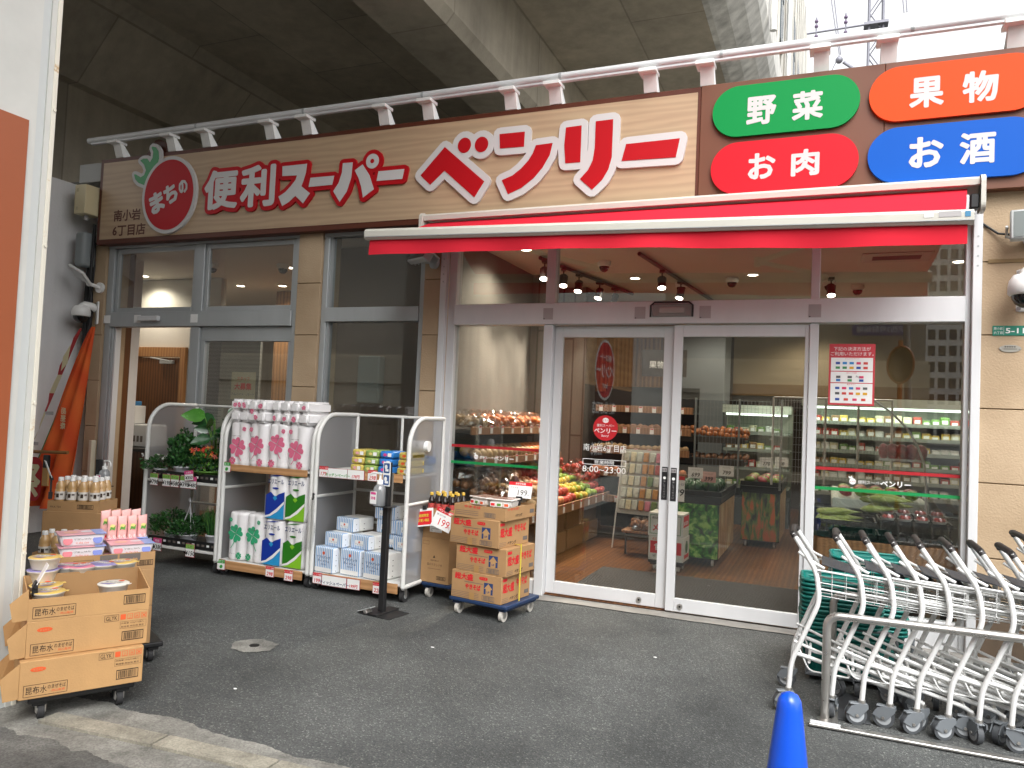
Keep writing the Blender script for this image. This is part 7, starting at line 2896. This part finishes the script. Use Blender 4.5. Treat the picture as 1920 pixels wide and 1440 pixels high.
words_ = {'brown': 'bagged brown root vegetable', 'melon': 'tan melon', 'peach': 'orange pink peach', 'apple': 'red apple', 'yellow': 'yellow citrus fruit', 'green': 'yellow green fruit', 'orange': 'orange citrus fruit'}
for ya, yb, kind, r in bands:
    y = ya + r
    while y < yb:
        x = -2.68 + rnd.uniform(-.02, .01)
        j = 0
        while x > -3.36:
            kk = kind
            if kind in ('yellow', 'green') and rnd.random() < .25:
                kk = 'green' if kind == 'yellow' else 'yellow'
            fruit(kk, r, (x, y + rnd.uniform(-.01, .01), slope_z(x) + r * .95 + rnd.uniform(0, .02) + (.02 if j % 2 else 0)), '%s in the sloping fruit display inside the left glass' % words_[kk], '%ss in the sloping display' % words_[kk])
            x -= r * 2.05
            j += 1
        y += r * 2.05
def bag(label, loc, kind, n, r, s, group):
    t = thing('fruit_bag', label, 'fruit bag', loc, rnd.uniform(0, 6), group)
    g = MB()
    for k in range(n):
        a = rnd.uniform(0, 2 * PI)
        rr = s * .7 * math.sqrt(rnd.random())
        g.ball((rr * math.cos(a), rr * math.sin(a), r + rnd.random() * s * .8), r, FM[kind], 8)
    o = g.build('contents', t)
    g = MB()
    n_ = 14
    vs, fs = [], []
    prof = [(.8, 0), (1.15, .35), (1.1, .8), (.7, 1.25), (.22, 1.5), (.35, 1.75), (.55, 1.95)]
    for pr_, z in prof:
        for k in range(n_):
            a = 2 * PI * k / n_
            q = s * pr_ * (1 + rnd.uniform(-.14, .14))
            vs.append((q * math.cos(a), q * math.sin(a), z * s + rnd.uniform(-.01, .01)))
    for i in range(len(prof) - 1):
        for k in range(n_):
            fs.append((i * n_ + k, i * n_ + (k + 1) % n_, (i + 1) * n_ + (k + 1) % n_, (i + 1) * n_ + k))
    g.add(vs, fs, WRAP, False)
    g.build('bag', t)
    return t
WRAP = clear_mat('bag_film', (.97, .97, .97, 1), .20, .5, .10)
k = 0
y = .32
while y < 2.5:
    for j in range(2):
        bag('clear bag of oranges on the top fruit shelf, %s from the glass, %s row' % (ORD[k // 2], ('front', 'back')[j]), (-3.13 - .15 * j, y + .05 * j, 1.385 + .015 * j), 'orange' if y > .5 else 'melon', 10, .036, .092, 'bags of oranges on the top fruit shelf')
        k += 1
    y += .17
y = .28
k = 0
while y < 2.5:
    for j in range(2):
        kind = 'melon' if y < 1.7 else 'orange'
        fruit(kind, .06, (-3.05 - .125 * j, y + .03 * j, 1.15 + .03 * j), '%s on the middle fruit shelf inside the left glass' % words_[kind], '%ss on the middle shelf' % words_[kind])
    y += .13
# brown bags of vegetables nearest the glass
for i, (x, y_) in enumerate(((-2.78, .32), (-2.98, .36), (-3.18, .34), (-2.82, .58), (-3.05, .62))):
    bag('clear bag of brown vegetables nearest the glass, %s from the front' % ORD[i], (x, y_, slope_z(x) + .09), 'brown', 9, .036, .10, 'bags of brown vegetables near the glass')

# ================================================================== back produce shelf, tables, onion rack
t = thing('produce_shelf', 'tall dark produce shelf with wooden lips seen through the left door', 'shelf', (0, 0, 0))
g = MB()
g.box(-2.9, -1.60, 4.18, 4.22, .05, 2.0, SHD)
g.build('back_panel', t)
for z, yf in ((1.68, 3.72), (1.40, 3.62), (1.13, 3.52), (.84, 3.42), (.52, 3.32)):
    g = MB()
    g.box(-2.9, -1.60, yf + .021, 4.17, z - .03, z, SHD)
    g.box(-2.9, -1.60, yf, yf + .02, z - .04, z + .05, SHW, .003)
    g.build('shelf', t)
    g = MB()
    for k in range(7):
        g.box(-2.85 + k * .18, -2.80 + k * .18, yf - .003, yf - .0005, z - .035, z + .04, PAPER)
        g.box(-2.846 + k * .18, -2.804 + k * .18, yf - .004, yf - .0032, z + .022, z + .036, REDINK)
    g.build('price_card', t)
for si, (z, yf, kind) in enumerate(((1.40, 3.62, 'brown'), (1.13, 3.52, 'melon'), (.84, 3.42, 'peach'))):
    for k in range(16):
        for j in range(2):
            fruit(kind, .038, (-2.84 + k * .078, yf + .07 + j * .085, z + .04 + rnd.uniform(0, .025)), 'small brown vegetable on the %s level of the back produce shelf' % ('upper', 'middle', 'lower')[si], 'vegetables on the %s level of the back shelf' % ('upper', 'middle', 'lower')[si], 'vegetable', 'vegetable')
# slanted rack of small packets and a tray of wrapped buns beside the fruit display
t = thing('packet_rack', 'slanted white rack of small colourful packets at the end of the fruit display', 'rack', (-2.02, 2.75, .42), R(-8))
xf = Matrix.Rotation(R(-12), 4, 'X')
g = MB()
g.box(-.30, .30, .0, .012, 0, .78, pm('rack_board', '#b9bcb6', .5), xf=xf)
for sx in (-.31, .31):
    g.tube([(sx, .0, -.42), (sx, .0, .80)], .009, WHITEP, 6, xf=xf)
g.build('board', t)
pk_cols = [pm('packet_%d' % i, h, .3, 0, .25, 30) for i, h in enumerate(('#c9cfc4', '#b04a44', '#d17f92', '#d8d2b0', '#6f8a4c', '#c08a4a'))]
for r_ in range(5):
    for k in range(7):
        MB().box(-.27 + k * .08, -.205 + k * .08, -.03, -.002, .05 + r_ * .145, .165 + r_ * .145, pk_cols[(k * 2 + r_) % 6 if k > 3 else (0, 3, 0, 5)[k]], .008, 2, xf=xf).build('packet', t)
for i in range(6):
    bag('clear bag of brown buns low beside the packet rack, %s from the left' % ORD[i], (-1.98 + .09 * (i % 3), 2.35 + .1 * (i // 3), .30), 'brown', 6, .034, .07, 'bags of buns beside the packet rack')
t = thing('bun_tray', 'low wooden tray on a stand under the bags of buns', 'tray', (-1.90, 2.40, 0))
g = MB()
g.box(-.22, .22, -.14, .16, .27, .298, SHW, .003)
for sx in (-.2, .2):
    g.tube([(sx, 0, .013), (sx, 0, .27)], .012, SHD, 6)
g.build('tray_body', t)
# more bags along the slope
for i, (x, y_) in enumerate(((-2.76, .88), (-2.95, .95), (-3.16, .92), (-2.80, 2.95), (-2.98, 3.05), (-3.15, 2.9), (-2.78, 3.3), (-3.0, 3.35))):
    bag('clear bag of %s in the sloping display, %s from the glass' % (('brown vegetables', 'red fruit')[y_ > 2], ORD[i]), (x, y_, slope_z(x) + .11), 'brown' if y_ < 2 else 'apple', 8, .04, .095, 'bags along the sloping display')
# signs above the back shelf, hanging section sign
t = thing('section_sign', 'dark hanging aisle sign with number one above the back shelf', 'sign', (-2.05, 4.0, 2.2))
g = MB()
g.box(-.30, .30, -.01, .01, -.06, .30, pm('sign_dark', '#2c211c', .5))
g.build('panel', t)
g = MB()
g.text('果物', (-.2, -.011, .05), X, Z, .10, PAPER, .0)
g.poly(circle(.17, .17, .08, n=24), (0, -.011, 0), X, Z, REDINK, lift=.001)
g.text('1', (.17, -.011, .12), X, Z, .10, PAPER, .02, .003, center=True)
g.build('lettering', t)
# mirror-like cream fascia and dark band over the far cold cases
t = thing('wall_fascia', 'cream fascia with dark menu band above the cold cases', 'fascia', (0, 0, 0))
g = MB()
g.box(-1.55, 3.9, 7.6, 7.9, 2.25, 3.29, pm('fascia_cream', '#8f7f64', .7))
g.box(-1.55, 3.9, 7.58, 7.599, 2.05, 2.25, pm('fascia_ochre', '#6f532c', .7))
g.build('panel', t)
g = MB()
g.box(-1.55, 3.9, 7.55, 7.9, 1.80, 2.045, pm('fascia_dark', '#231d19', .6))
for k in range(9):
    g.text(('野菜', '豆腐', '牛乳', '惣菜')[k % 4], (-1.3 + k * .55, 7.549, 1.86), X, Z, .1, GREYINK, 0, .002)
g.build('dark_band', t)
CONC2 = pm('grey_column', '#7f8487', .8, 0, .05, 1.5)
o = MB().box(-2.35, -1.55, 6.4, 7.2, .013, 3.29, CONC2, .01).build('column')
tag(o, 'wide grey painted column deep inside the shop', 'column')

# display tables with vegetable photographs on their sides
def photo_mat(name, c1, c2, c3, scale, stretch, bands=False):
    m, nt, b = newmat(name)
    tc = N(nt, 'ShaderNodeTexCoord')
    mp = N(nt, 'ShaderNodeMapping')
    mp.inputs['Scale'].default_value = stretch
    nt.links.new(tc.outputs['Object'], mp.inputs['Vector'])
    nz = N(nt, 'ShaderNodeTexNoise')
    nz.inputs['Scale'].default_value = scale
    nz.inputs['Detail'].default_value = 5
    nz.inputs['Distortion'].default_value = .6
    nt.links.new(mp.outputs[0], nz.inputs['Vector'])
    rp = N(nt, 'ShaderNodeValToRGB')
    rp.color_ramp.elements[0].position = .36
    rp.color_ramp.elements[0].color = c(c1)
    rp.color_ramp.elements[1].position = .62
    rp.color_ramp.elements[1].color = c(c3)
    e = rp.color_ramp.elements.new(.5)
    e.color = c(c2)
    nt.links.new(nz.outputs['Fac'], rp.inputs['Fac'])
    nt.links.new(rp.outputs['Color'], b.inputs['Base Color'])
    b.inputs['Roughness'].default_value = .35
    return m
LETT = photo_mat('lettuce_photo', '#12350f', '#3f8f2a', '#a5d36b', 14, (1, 1, 1))
ROOTS = photo_mat('roots_photo', '#4a3a25', '#a2703f', '#cfc39a', 9, (3, 3, .3))
CARROT = photo_mat('carrot_photo', '#1c2a14', '#5f7c2e', '#c4662e', 7, (2.5, 2.5, .7))
def disp_table(label, x0, x1, y0_, y1_, h, front):
    t = thing('display_table', label, 'display table', (0, 0, 0))
    g = MB()
    g.box(x0, x1, y0_, y1_, .09, h, SHD, .004)
    g.box(x0 + .004, x1 - .004, y0_ - .004, y0_ - .0005, .10, h - .03, front)
    g.box(x1 + .0005, x1 + .004, y0_ + .004, y1_ - .004, .10, h - .03, ROOTS)
    g.build('base', t)
    g = MB()
    for z in (h, h + .06):
        g.box(x0 - .02, x1 + .02, y0_ - .02, y0_ - .005, z, z + .055, TRAYB, .002)
        g.box(x1 + .005, x1 + .02, y0_ - .004, y1_, z, z + .055, TRAYB, .002)
    g.box(x0 - .02, x1 + .004, y0_ - .004, y1_, h + .001, h + .02, TRAYB)
    for k in range(9):
        g.box(x0 + .02 + k * (x1 - x0 - .06) / 8, x0 + .04 + k * (x1 - x0 - .06) / 8, y0_ - .0215, y0_ - .0202, h + .07, h + .10, INK)
    g.build('crate_edge', t)
    g = MB()
    for x in (x0 + .06, x1 - .06):
        g.cyl((x - .012, y0_ + .05, .052), (x + .012, y0_ + .05, .052), .037, WHW, n=16)
    g.build('wheel', t)
    return t
disp_table('produce table with a lettuce photograph on its front', -1.58, -1.04, 2.15, 3.55, .70, LETT)
disp_table('produce table with a carrot photograph on its front, farther back', -.98, -.52, 3.85, 5.2, .72, CARROT)
FM['wmelon'] = pm('watermelon', '#1f4122', .3, 0, .6, 12, stretch=(1, 1, .2))
FM['pack'] = pm('fruit_pack', '#a8434a', .3, 0, .5, 25)
for k in range(4):
    for j in range(3):
        fruit('wmelon', .085, (-1.48 + j * .165, 2.28 + k * .2, .82 + .01 * j), 'dark green watermelon on the lettuce photograph table', 'watermelons on the produce table', 'watermelon', 'watermelon')
for k in range(5):
    for j in range(3):
        fruit('pack' if (k + j) % 2 else 'green', .07, (-.90 + j * .15, 3.95 + k * .2, .85), 'wrapped colourful fruit pack on the carrot photograph table', 'fruit packs on the far produce table', 'fruit', 'fruit_pack', (1, 1, .6))
for i, (x, y_, z, num) in enumerate(((-1.30, 2.14, 1.00, '699'), (-1.17, 2.20, .96, '399'), (-1.02, 2.5, 1.02, '799'), (-.70, 3.9, 1.08, '770'), (-.52, 3.95, 1.09, '98'))):
    t = thing('price_card', 'white %s yen price card standing over the produce tables' % num, 'price card', (x, y_, z), R(-6), 'price cards over the produce tables')
    g = MB()
    g.box(-.08, .08, -.002, .002, -.055, .06, PAPER if i != 1 else pm('card_rose', '#d8a9a2', .6))
    g.cyl((0, .004, -.18), (0, .004, -.05), .004, BLACK, n=6)
    g.build('card', t)
    g = MB()
    g.text(num, (0, -.0022, -.04), X, Z, .045, INK, .03, .001, center=True, slant=.2)
    g.text('すいか大玉', (0, -.0022, .028), X, Z, .016, GREYINK, 0, .001, center=True)
    g.build('lettering', t)
t = thing('price_card', 'tall red-headed price card hanging at the door side of the table', 'price card', (-1.455, 2.05, .83), 0)
g = MB()
g.box(-.06, .06, -.002, .002, -.14, .13, PAPER)
g.box(-.06, .06, -.0035, -.0022, .09, .13, REDINK)
g.build('card', t)
g = MB()
g.text('99', (.0, -.0022, -.08), X, Z, .075, INK, .03, .001, center=True, slant=.2)
g.text('ていね', (.0, -.0022, .03), X, Z, .03, BLUEINK, .02, .001, center=True)
g.build('lettering', t)
# white and red fruit boxes just inside the doors
def fb1(g, o, u, v, W, H):
    frame2(g, o, u, v, .02, .02, W - .02, H - .02, .006, pm('box_green', '#3c7a4d', .6))
    g.text('和歌山県産', o + u * .04 + v * (H - .065), u, v, .026, INK, .02, w=.2)
    g.text('メロン', o + u * .05 + v * .05, u, v, .07, REDINK, .05, w=.2)
def fb2(g, o, u, v, W, H):
    g.poly([(.02, .07), (W - .02, .07), (W - .02, H - .05), (.02, H - .05)], o, u, v, REDINK, lift=.001)
    g.text('甘い', o + u * .06 + v * .1, u, v, .07, PAPER, .05, .002, w=.16)
    g.text('紅こだま', o + u * .04 + v * (H - .04), u, v, .024, REDINK, .02, w=.2)
    g.text('千葉県', o + u * .04 + v * .025, u, v, .03, INK, .02, w=.15)
def fs1(g, o, u, v, D, H):
    g.poly([(.02, .10), (D - .02, .10), (D - .02, H - .02), (.02, H - .02)], o, u, v, REDINK, lift=.001)
    g.text('まるか', o + u * .04 + v * .12, u, v, .04, PAPER, .04, .002, w=D - .1)
def fs2(g, o, u, v, D, H):
    g.poly(circle(D / 2, H / 2 + .02, .06, .065, n=20), o, u, v, pm('melon_green', '#2e5a34', .6), lift=.001)
    g.poly([(.04, .03), (D - .04, .03), (D - .04, .07), (.04, .07)], o, u, v, REDINK, lift=.002)
BXW = pm('box_white', '#cfccc2', .6)
carton('fruit_box', 'white fruit box with green frame on top, just inside the doors', .36, .30, .235, (-1.50, 1.78, .365), R(-2), 'fruit boxes inside the doors', BXW, front=fb1, side=fs1)
carton('fruit_box', 'white fruit box with red panel below, just inside the doors', .36, .30, .245, (-1.49, 1.78, .118), R(-2), 'fruit boxes inside the doors', BXW, front=fb2, side=fs2)
dolly('small dolly under the white fruit boxes inside the doors', .36, .30, .105, (-1.49, 1.78, .013), R(-2), SHD, WHW)
# onion and potato wire rack
t = thing('wire_rack', 'tall wire rack of onions in nets seen through the right door', 'rack', (0, 0, 0))
g = MB()
for x in (-1.56, -.55):
    for y_ in (3.62, 4.05):
        pass
WIRE = pm('wire_grey', '#8e9496', .35, .5)
for x in (-1.56, -1.02, -.52):
    g.tube([(x, 3.68, .75), (x, 3.68, 1.86)], .014, WIRE, 8)
for k in range(24):
    g.tube([(-1.56 + k * 1.04 / 23, 3.69, 1.0), (-1.56 + k * 1.04 / 23, 3.69, 1.84)], .0025, WIRE, 4)
for k in range(10):
    g.tube([(-1.56, 3.686, 1.0 + k * .093), (-.52, 3.686, 1.0 + k * .093)], .0025, WIRE, 4)
g.build('mesh_panel', t)
for z in (1.05, 1.33):
    g = MB()
    g.box(-1.75, -.95, 3.72, 4.25, z - .03, z, SHD)
    g.box(-1.75, -.95, 3.70, 3.719, z - .035, z + .05, pm('rack_lip', '#4a4440', .5))
    g.build('shelf', t)
FM['onion'] = pm('onion_skin', '#b8713f', .3, 0, .3, 16)
FM['potato'] = pm('potato_skin', '#9a6f55', .6, 0, .25, 16)
for k in range(11):
    for j in range(3):
        fruit('onion', .042, (-1.70 + k * .075, 3.78 + j * .09, 1.375 + .05 * (j > 0) + rnd.uniform(0, .05)), 'brown onion in nets on the upper wire rack shelf', 'onions on the wire rack', 'onion', 'onion')
        fruit('potato', .04, (-1.70 + k * .075, 3.78 + j * .09, 1.095 + rnd.uniform(0, .04)), 'pinkish potato on the lower wire rack shelf', 'potatoes on the wire rack', 'potato', 'potato')

# ================================================================== cold cases at the back right
CASEW = pm('case_white', '#c3cabd', .4)
TUBE = emat('case_tube', (.86, 1.0, .82, 1), 1.4)
gm = [pm('goods_%s' % n, h, .35, 0, .35, 22) for n, h in (('cream', '#c9c3a4'), ('green', '#6b8f4a'), ('red', '#a8463c'), ('white', '#cfd2cd'), ('brown', '#8a6a48'), ('yellow', '#c7ae54'))]
pk_mesh = []
for m_ in gm:
    g = MB()
    g.box(-.055, .055, -.07, .07, 0, .085, m_, .012, 2)
    g.box(-.035, .035, -.0715, -.0702, .02, .055, PAPER)
    o = g.build('food_pack')
    pk_mesh.append(o.data)
    bpy.data.objects.remove(o)
def cold_case(label, x0, x1, y0_, depth, zs, ztop, group, rows=2):
    t = thing('cold_case', label, 'cold case', (0, 0, 0))
    g = MB()
    g.box(x0, x1, y0_ + depth, y0_ + depth + .06, .2, ztop, CASEW)
    g.box(x0, x1, y0_ - .1, y0_ + depth, .02, .42, pm('case_base', '#4a4f4d', .5))
    g.box(x0, x1, y0_ - .12, y0_ + depth, ztop, ztop + .12, CASEW)
    g.build('cabinet', t)
    for z in zs:
        g = MB()
        g.box(x0 + .01, x1 - .01, y0_, y0_ + depth - .001, z - .02, z, CASEW)
        g.box(x0 + .01, x1 - .01, y0_ - .012, y0_ - .0005, z - .03, z + .02, pm('case_strip', '#8b9189', .4))
        g.build('shelf', t)
    g = MB()
    g.tube([(x0 + .05, y0_ - .05, ztop - .02), (x1 - .05, y0_ - .05, ztop - .02)], .016, TUBE, 8)
    g.build('lamp_tube', t)
    for li, z in enumerate(zs):
        n_ = int((x1 - x0 - .1) / .116)
        for k in range(n_):
            o = bpy.data.objects.new('food_pack', pk_mesh[(rnd.randrange(6) if rnd.random() < .4 else (li * 2 + k // 4) % 6)])
            COL.objects.link(o)
            o.location = (x0 + .1 + k * .116 + rnd.uniform(-.008, .008), y0_ + .09 + rnd.uniform(0, .03), z + .001)
            o.scale = (1, 1, rnd.uniform(.8, 1.5))
            tag(o, 'small wrapped food pack on a shelf of the %s' % group, 'food pack', 'food packs in the %s' % group)
    return t
cold_case('long lit refrigerated wall case at the back of the shop', -.35, 2.6, 5.6, .55, (.62, .83, 1.03, 1.23, 1.43, 1.63), 1.86, 'long wall case')
cold_case('short lit refrigerated case behind the wire rack', -1.5, -.5, 6.0, .5, (.60, .88, 1.16, 1.42), 1.72, 'short case behind the wire rack')
ld = bpy.data.lights.new('case_light', 'AREA')
ld.shape = 'RECTANGLE'
ld.size = 3.6
ld.size_y = .08
ld.energy = 6
ld.color = (.88, 1, .84)
lo = bpy.data.objects.new('case_light', ld)
COL.objects.link(lo)
lo.location = (.6, 5.48, 1.83)
lo.rotation_euler = (R(25), 0, 0)
# white wire partition panel and arched clear side of the window produce case
t = thing('wire_partition', 'white wire partition panels behind the right entrance glass', 'partition', (0, 0, 0))
g = MB()
for x in (-.55, -.02, .30, .62):
    g.tube([(x, 2.6, .9), (x, 2.6, 1.86)], .012, CARTW, 8)
g.tube([(-.55, 2.6, 1.86), (.62, 2.6, 1.86)], .01, CARTW, 8)
g.build('frame', t)
g = MB()
for k in range(40):
    g.tube([(-.55 + k * .03, 2.6, .92), (-.55 + k * .03, 2.6, 1.85)], .0018, CARTW, 4)
for k in range(12):
    g.tube([(-.55, 2.6, .95 + k * .08), (.62, 2.6, .95 + k * .08)], .0018, CARTW, 4)
g.build('mesh_panel', t)
t = thing('produce_case', 'arched clear-sided produce case behind the right entrance glass', 'display case', (0, 0, 0))
arc = [(.22, 1.86), (.36, 1.80), (.50, 1.70), (.62, 1.57), (.70, 1.43), (.755, 1.27), (.77, 1.08)]
g = MB()
g.tube([(p[0], .95, p[1]) for p in arc], .009, pm('case_rim', '#dfe4e0', .3), 8)
g.tube([(.77, .95, 1.08), (.77, .95, .75)], .009, WHITEP, 8)
g.build('rim', t)
g = MB()
g.poly([(p[0], p[1]) for p in arc] + [(.77, .95), (.1, .95), (.1, 1.88)], (0, .956, 0), X, Z, clear_mat('case_glass', (.95, .97, .96, 1), .07, .5), lift=0, thick=.005)
g.build('side_glass', t)
g = MB()
g.box(.05, .80, .97, 2.4, .86, .95, CASEW, .01)
g.box(.05, .80, .97, 2.4, .10, .859, SHD)
g.build('base', t)
g = MB()
g.box(.42, .76, .99, 1.05, 1.29, 1.31, PAPER)
g.build('inner_ledge', t)
for i in range(14):
    fruit(('pack', 'green', 'peach')[i % 3], .06, (.16 + (i % 5) * .13, 1.10 + (i // 5) * .2, 1.0), 'wrapped produce inside the arched clear-sided case', 'produce in the arched case', 'produce', 'produce', (1, 1, .7))
for i in range(5):
    fruit('pack', .07, (.45 + .07 * i, 1.02, 1.37), 'pink wrapped bag on the ledge of the arched case', 'pink bags on the case ledge', 'produce bag', 'produce_bag', (.8, .6, 1))

# ================================================================== crates just behind the right glass
t = thing('low_shelf', 'wooden low shelf unit directly behind the right entrance glass', 'shelf', (0, 0, 0))
g = MB()
g.box(-.05, .88, .16, .62, .46, .50, SHW, .003)
g.box(-.05, .88, .15, .159, .50, .70, SHW, .003)
g.box(-.05, -.02, .16, .62, .02, .459, SHD)
g.box(.42, .45, .16, .62, .02, .459, SHD)
g.box(.85, .88, .16, .62, .02, .459, SHD)
g.build('body', t)
def crate(label, x0, x1, y0_, y1_, z, h):
    t = thing('plastic_crate', label, 'crate', ((x0 + x1) / 2, (y0_ + y1_) / 2, z), 0, 'black crates behind the right glass')
    w, d = (x1 - x0) / 2, (y1_ - y0_) / 2
    g = MB()
    g.box(-w, w, -d, d, 0, .012, TRAYB)
    for s in (-1, 1):
        for za, zb_ in ((.0125, .05), (h - .035, h)):
            g.box(-w, w, s * d - .006, s * d + .006, za, zb_, TRAYB)
            g.box(s * w - .006, s * w + .006, -d + .007, d - .007, za, zb_, TRAYB)
        for k in range(9):
            xx = -w + .01 + k * (2 * w - .03) / 8
            g.box(xx, xx + .012, s * d - .005, s * d + .005, .0505, h - .0355, TRAYB)
    g.build('crate_body', t)
    g = MB()
    g.text('ハクサイ', (0, -d - .0062, .014), X, Z, .03, GREYINK, .01, .001, center=True)
    g.build('lettering', t)
crate('black plastic crate of corn at the left behind the right glass', -.05, .36, .17, .55, .705, .14)
crate('black plastic crate of red fruit packs at the right behind the glass', .38, .86, .17, .55, .705, .17)
CORN = pm('corn_husk', '#8f9a4a', .6, 0, .3, 18, stretch=(1, 6, 6))
rnd = random.Random(77)
for k in range(12):
    g = MB()
    L = .22
    prof = [(.004, 0), (.020, .03), (.026, .09), (.024, .14), (.012, .19), (.006, .24), (.002, .27)]
    g.lathe(prof, (0, 0, 0), CORN, 10, xf=Matrix.Rotation(R(90), 4, 'Y'))
    o = g.build('corn', loc=(-.05 + .05 * (k % 2) + rnd.uniform(-.02, .02), .22 + (k % 4) * .07, .80 + (k // 4) * .045))
    o.rotation_euler = (0, R(rnd.uniform(-8, 4)), R(rnd.uniform(-14, 18)))
    tag(o, 'green husked corn cob heaped in the black crate behind the glass', 'corn', 'corn cobs in the crate')
for k in range(7):
    g = MB()
    g.lathe([(.004, 0), (.024, .03), (.03, .1), (.025, .16), (.01, .24), (.002, .28)], (0, 0, 0), CORN, 10, xf=Matrix.Rotation(R(90), 4, 'Y'))
    o = g.build('corn', loc=(.25 + .05 * (k % 3), .30 + .05 * k % .2, .93 + .022 * k))
    o.rotation_euler = (0, R(rnd.uniform(-6, 6)), R(rnd.uniform(-15, 15)))
    tag(o, 'green husked corn cob on the upper heap above the red fruit packs', 'corn', 'corn cobs on the upper heap')
DOMEC = clear_mat('dome_lid', (.96, .96, .97, 1), .12, .6)
for k in range(8):
    t = thing('fruit_punnet', 'red fruit punnet with clear domed lid, %s in the %s row' % (ORD[k % 4], ('front', 'back')[k // 4]), 'punnet', (.44 + (k % 4) * .115, .235 + .14 * (k // 4), .865 + .03 * (k // 4)), 0, 'red fruit punnets behind the glass')
    g = MB()
    g.lathe([(.038, 0), (.05, .02), (.054, .024)], (0, 0, 0), PAPER, 18)
    for q in range(5):
        a = q * 1.256
        g.ball((.024 * math.cos(a), .024 * math.sin(a), .03), .019, FM['apple'], 8)
    g.build('tray', t)
    g = MB()
    g.lathe([(.053, .0245), (.050, .045), (.036, .065), (.012, .073)], (0, 0, 0), DOMEC, 18)
    g.build('lid', t)

# ================================================================== left room: wooden door, counter, machine
t = thing('wooden_door', 'dark wooden door with closer bar deep in the left room', 'door', (0, 0, 0))
WD = wood_mat('door_wood', '#4a2c17', '#6d4526', (1, 1, .15), .4, 6, 3, bands='X')
g = MB()
g.box(-9.42, -8.60, 2.02, 2.06, .013, 2.15, WD, .004)
g.build('leaf', t)
g = MB()
WD2 = wood_mat('frame_wood', '#8a603a', '#a87c50', (1, 1, .15), .5, 6, 2, bands='X')
g.box(-9.52, -9.425, 2.0, 2.10, .013, 2.30, WD2, .003)
g.box(-8.595, -8.50, 2.0, 2.10, .013, 2.30, WD2, .003)
g.box(-9.424, -8.596, 2.0, 2.10, 2.16, 2.30, WD2, .003)
g.build('frame', t)
g = MB()
g.box(-8.95, -8.7, 1.97, 2.015, 2.06, 2.11, ALU, .004)
g.tube([(-8.75, 1.96, 2.10), (-9.05, 1.9, 2.14)], .01, ALU, 6)
g.build('closer', t)
o = MB()
o.box(-10.3, -9.525, 2.05, 2.15, .013, 3.29, WALLIN)
o.box(-8.495, -7.95, 2.05, 2.15, .013, 3.29, WALLIN)
o.box(-9.524, -8.496, 2.05, 2.15, 2.305, 3.29, WALLIN)
o.build('room_wall', shop)
g = MB()
g.box(-8.12, -7.83, .32, .5, .013, 3.29, WD)
g.build('brown_partition', shop)
g = MB()
g.box(-7.94, -3.70, 3.2, 3.3, .013, 3.29, SLAT)
g.build('slat_wall', shop)
o = MB().box(-7.72, -6.72, 1.5, 1.54, .9, 2.34, wood_mat('grey_slats', '#7d7c78', '#8f8e89', (1, 1, 1), .6, 6, .3, bands='Z')).build('notice_board')
tag(o, 'grey slatted board behind the fixed pane of the left entrance', 'board')
t = thing('recruit_poster', 'cream recruiting poster with red heading taped inside the left glass', 'poster', (-5.70, .09, .13))
g = MB()
g.box(-.16, .16, .0, .003, 1.45, 1.74, pm('poster_cream', '#b8aa8c', .7))
g.build('sheet', t)
g = MB()
g.text('大募集', (0, -.0002, 1.55), X, Z, .075, REDINK, .03, .002, center=True)
g.text('スタッフ', (0, -.0002, 1.65), X, Z, .04, ORANGEINK, .03, .002, center=True)
g.text('アルバイト・パート', (0, -.0002, 1.49), X, Z, .03, BLUEINK, .0, .002, center=True)
g.build('lettering', t)
t = thing('notice_sheet', 'small pale notice sheet inside the left fixed pane', 'notice', (-6.08, .09, 0))
g = MB()
g.box(-.13, .13, 0, .003, 1.28, 1.50, pm('notice_grey', '#9c998c', .7))
g.build('sheet', t)
g = MB()
for k in range(5):
    g.box(-.10, .10 - .03 * (k % 2), -.0012, -.0002, 1.32 + k * .033, 1.327 + k * .033, GREYINK)
g.build('lettering', t)
t = thing('counter', 'dark counter inside the open left entrance', 'counter', (0, 0, 0))
g = MB()
g.box(-8.95, -7.9, 1.0, 1.55, .86, .90, SHD, .003)
g.box(-8.9, -7.95, 1.05, 1.55, .013, .859, wood_mat('counter_wood', '#3c2414', '#54341e', (1, 1, .2), .4, 5, 2, bands='X'))
g.build('body', t)
t = thing('counter_machine', 'white vented machine standing on the dark left counter', 'machine', (-8.50, 1.34, .901))
g = MB()
g.box(-.26, .24, -.14, .2, 0, .30, pm('machine_white', '#c2c4c4', .5), .02, 3)
g.build('casing', t)
g = MB()
for k in range(6):
    g.box(-.19 + k * .065, -.15 + k * .065, -.1425, -.1402, .07, .15, GREYINK)
g.build('vent', t)
t = thing('counter_dispenser', 'white box with blue top on the left counter machine', 'box', (-8.65, 1.35, 1.205))
g = MB()
g.box(-.09, .09, -.09, .09, 0, .24, WHITEP, .01, 2)
g.box(-.05, .06, -.05, .05, .241, .30, pm('blue_top', '#3f7fb0', .5), .01)
g.build('casing', t)
# behind the second window: dark wall with a pale appliance
g = MB()
g.box(-5.2, -3.66, .72, .78, .013, 3.29, pm('dark_inner_wall', '#85766a', .7))
g.build('inner_partition', shop)
o = MB().box(-4.62, -4.35, .58, .70, 1.60, 2.10, pm('appliance_grey', '#8d9696', .4), .02, 3).build('wall_unit')
tag(o, 'pale grey wall unit seen blurred behind the second window', 'appliance')
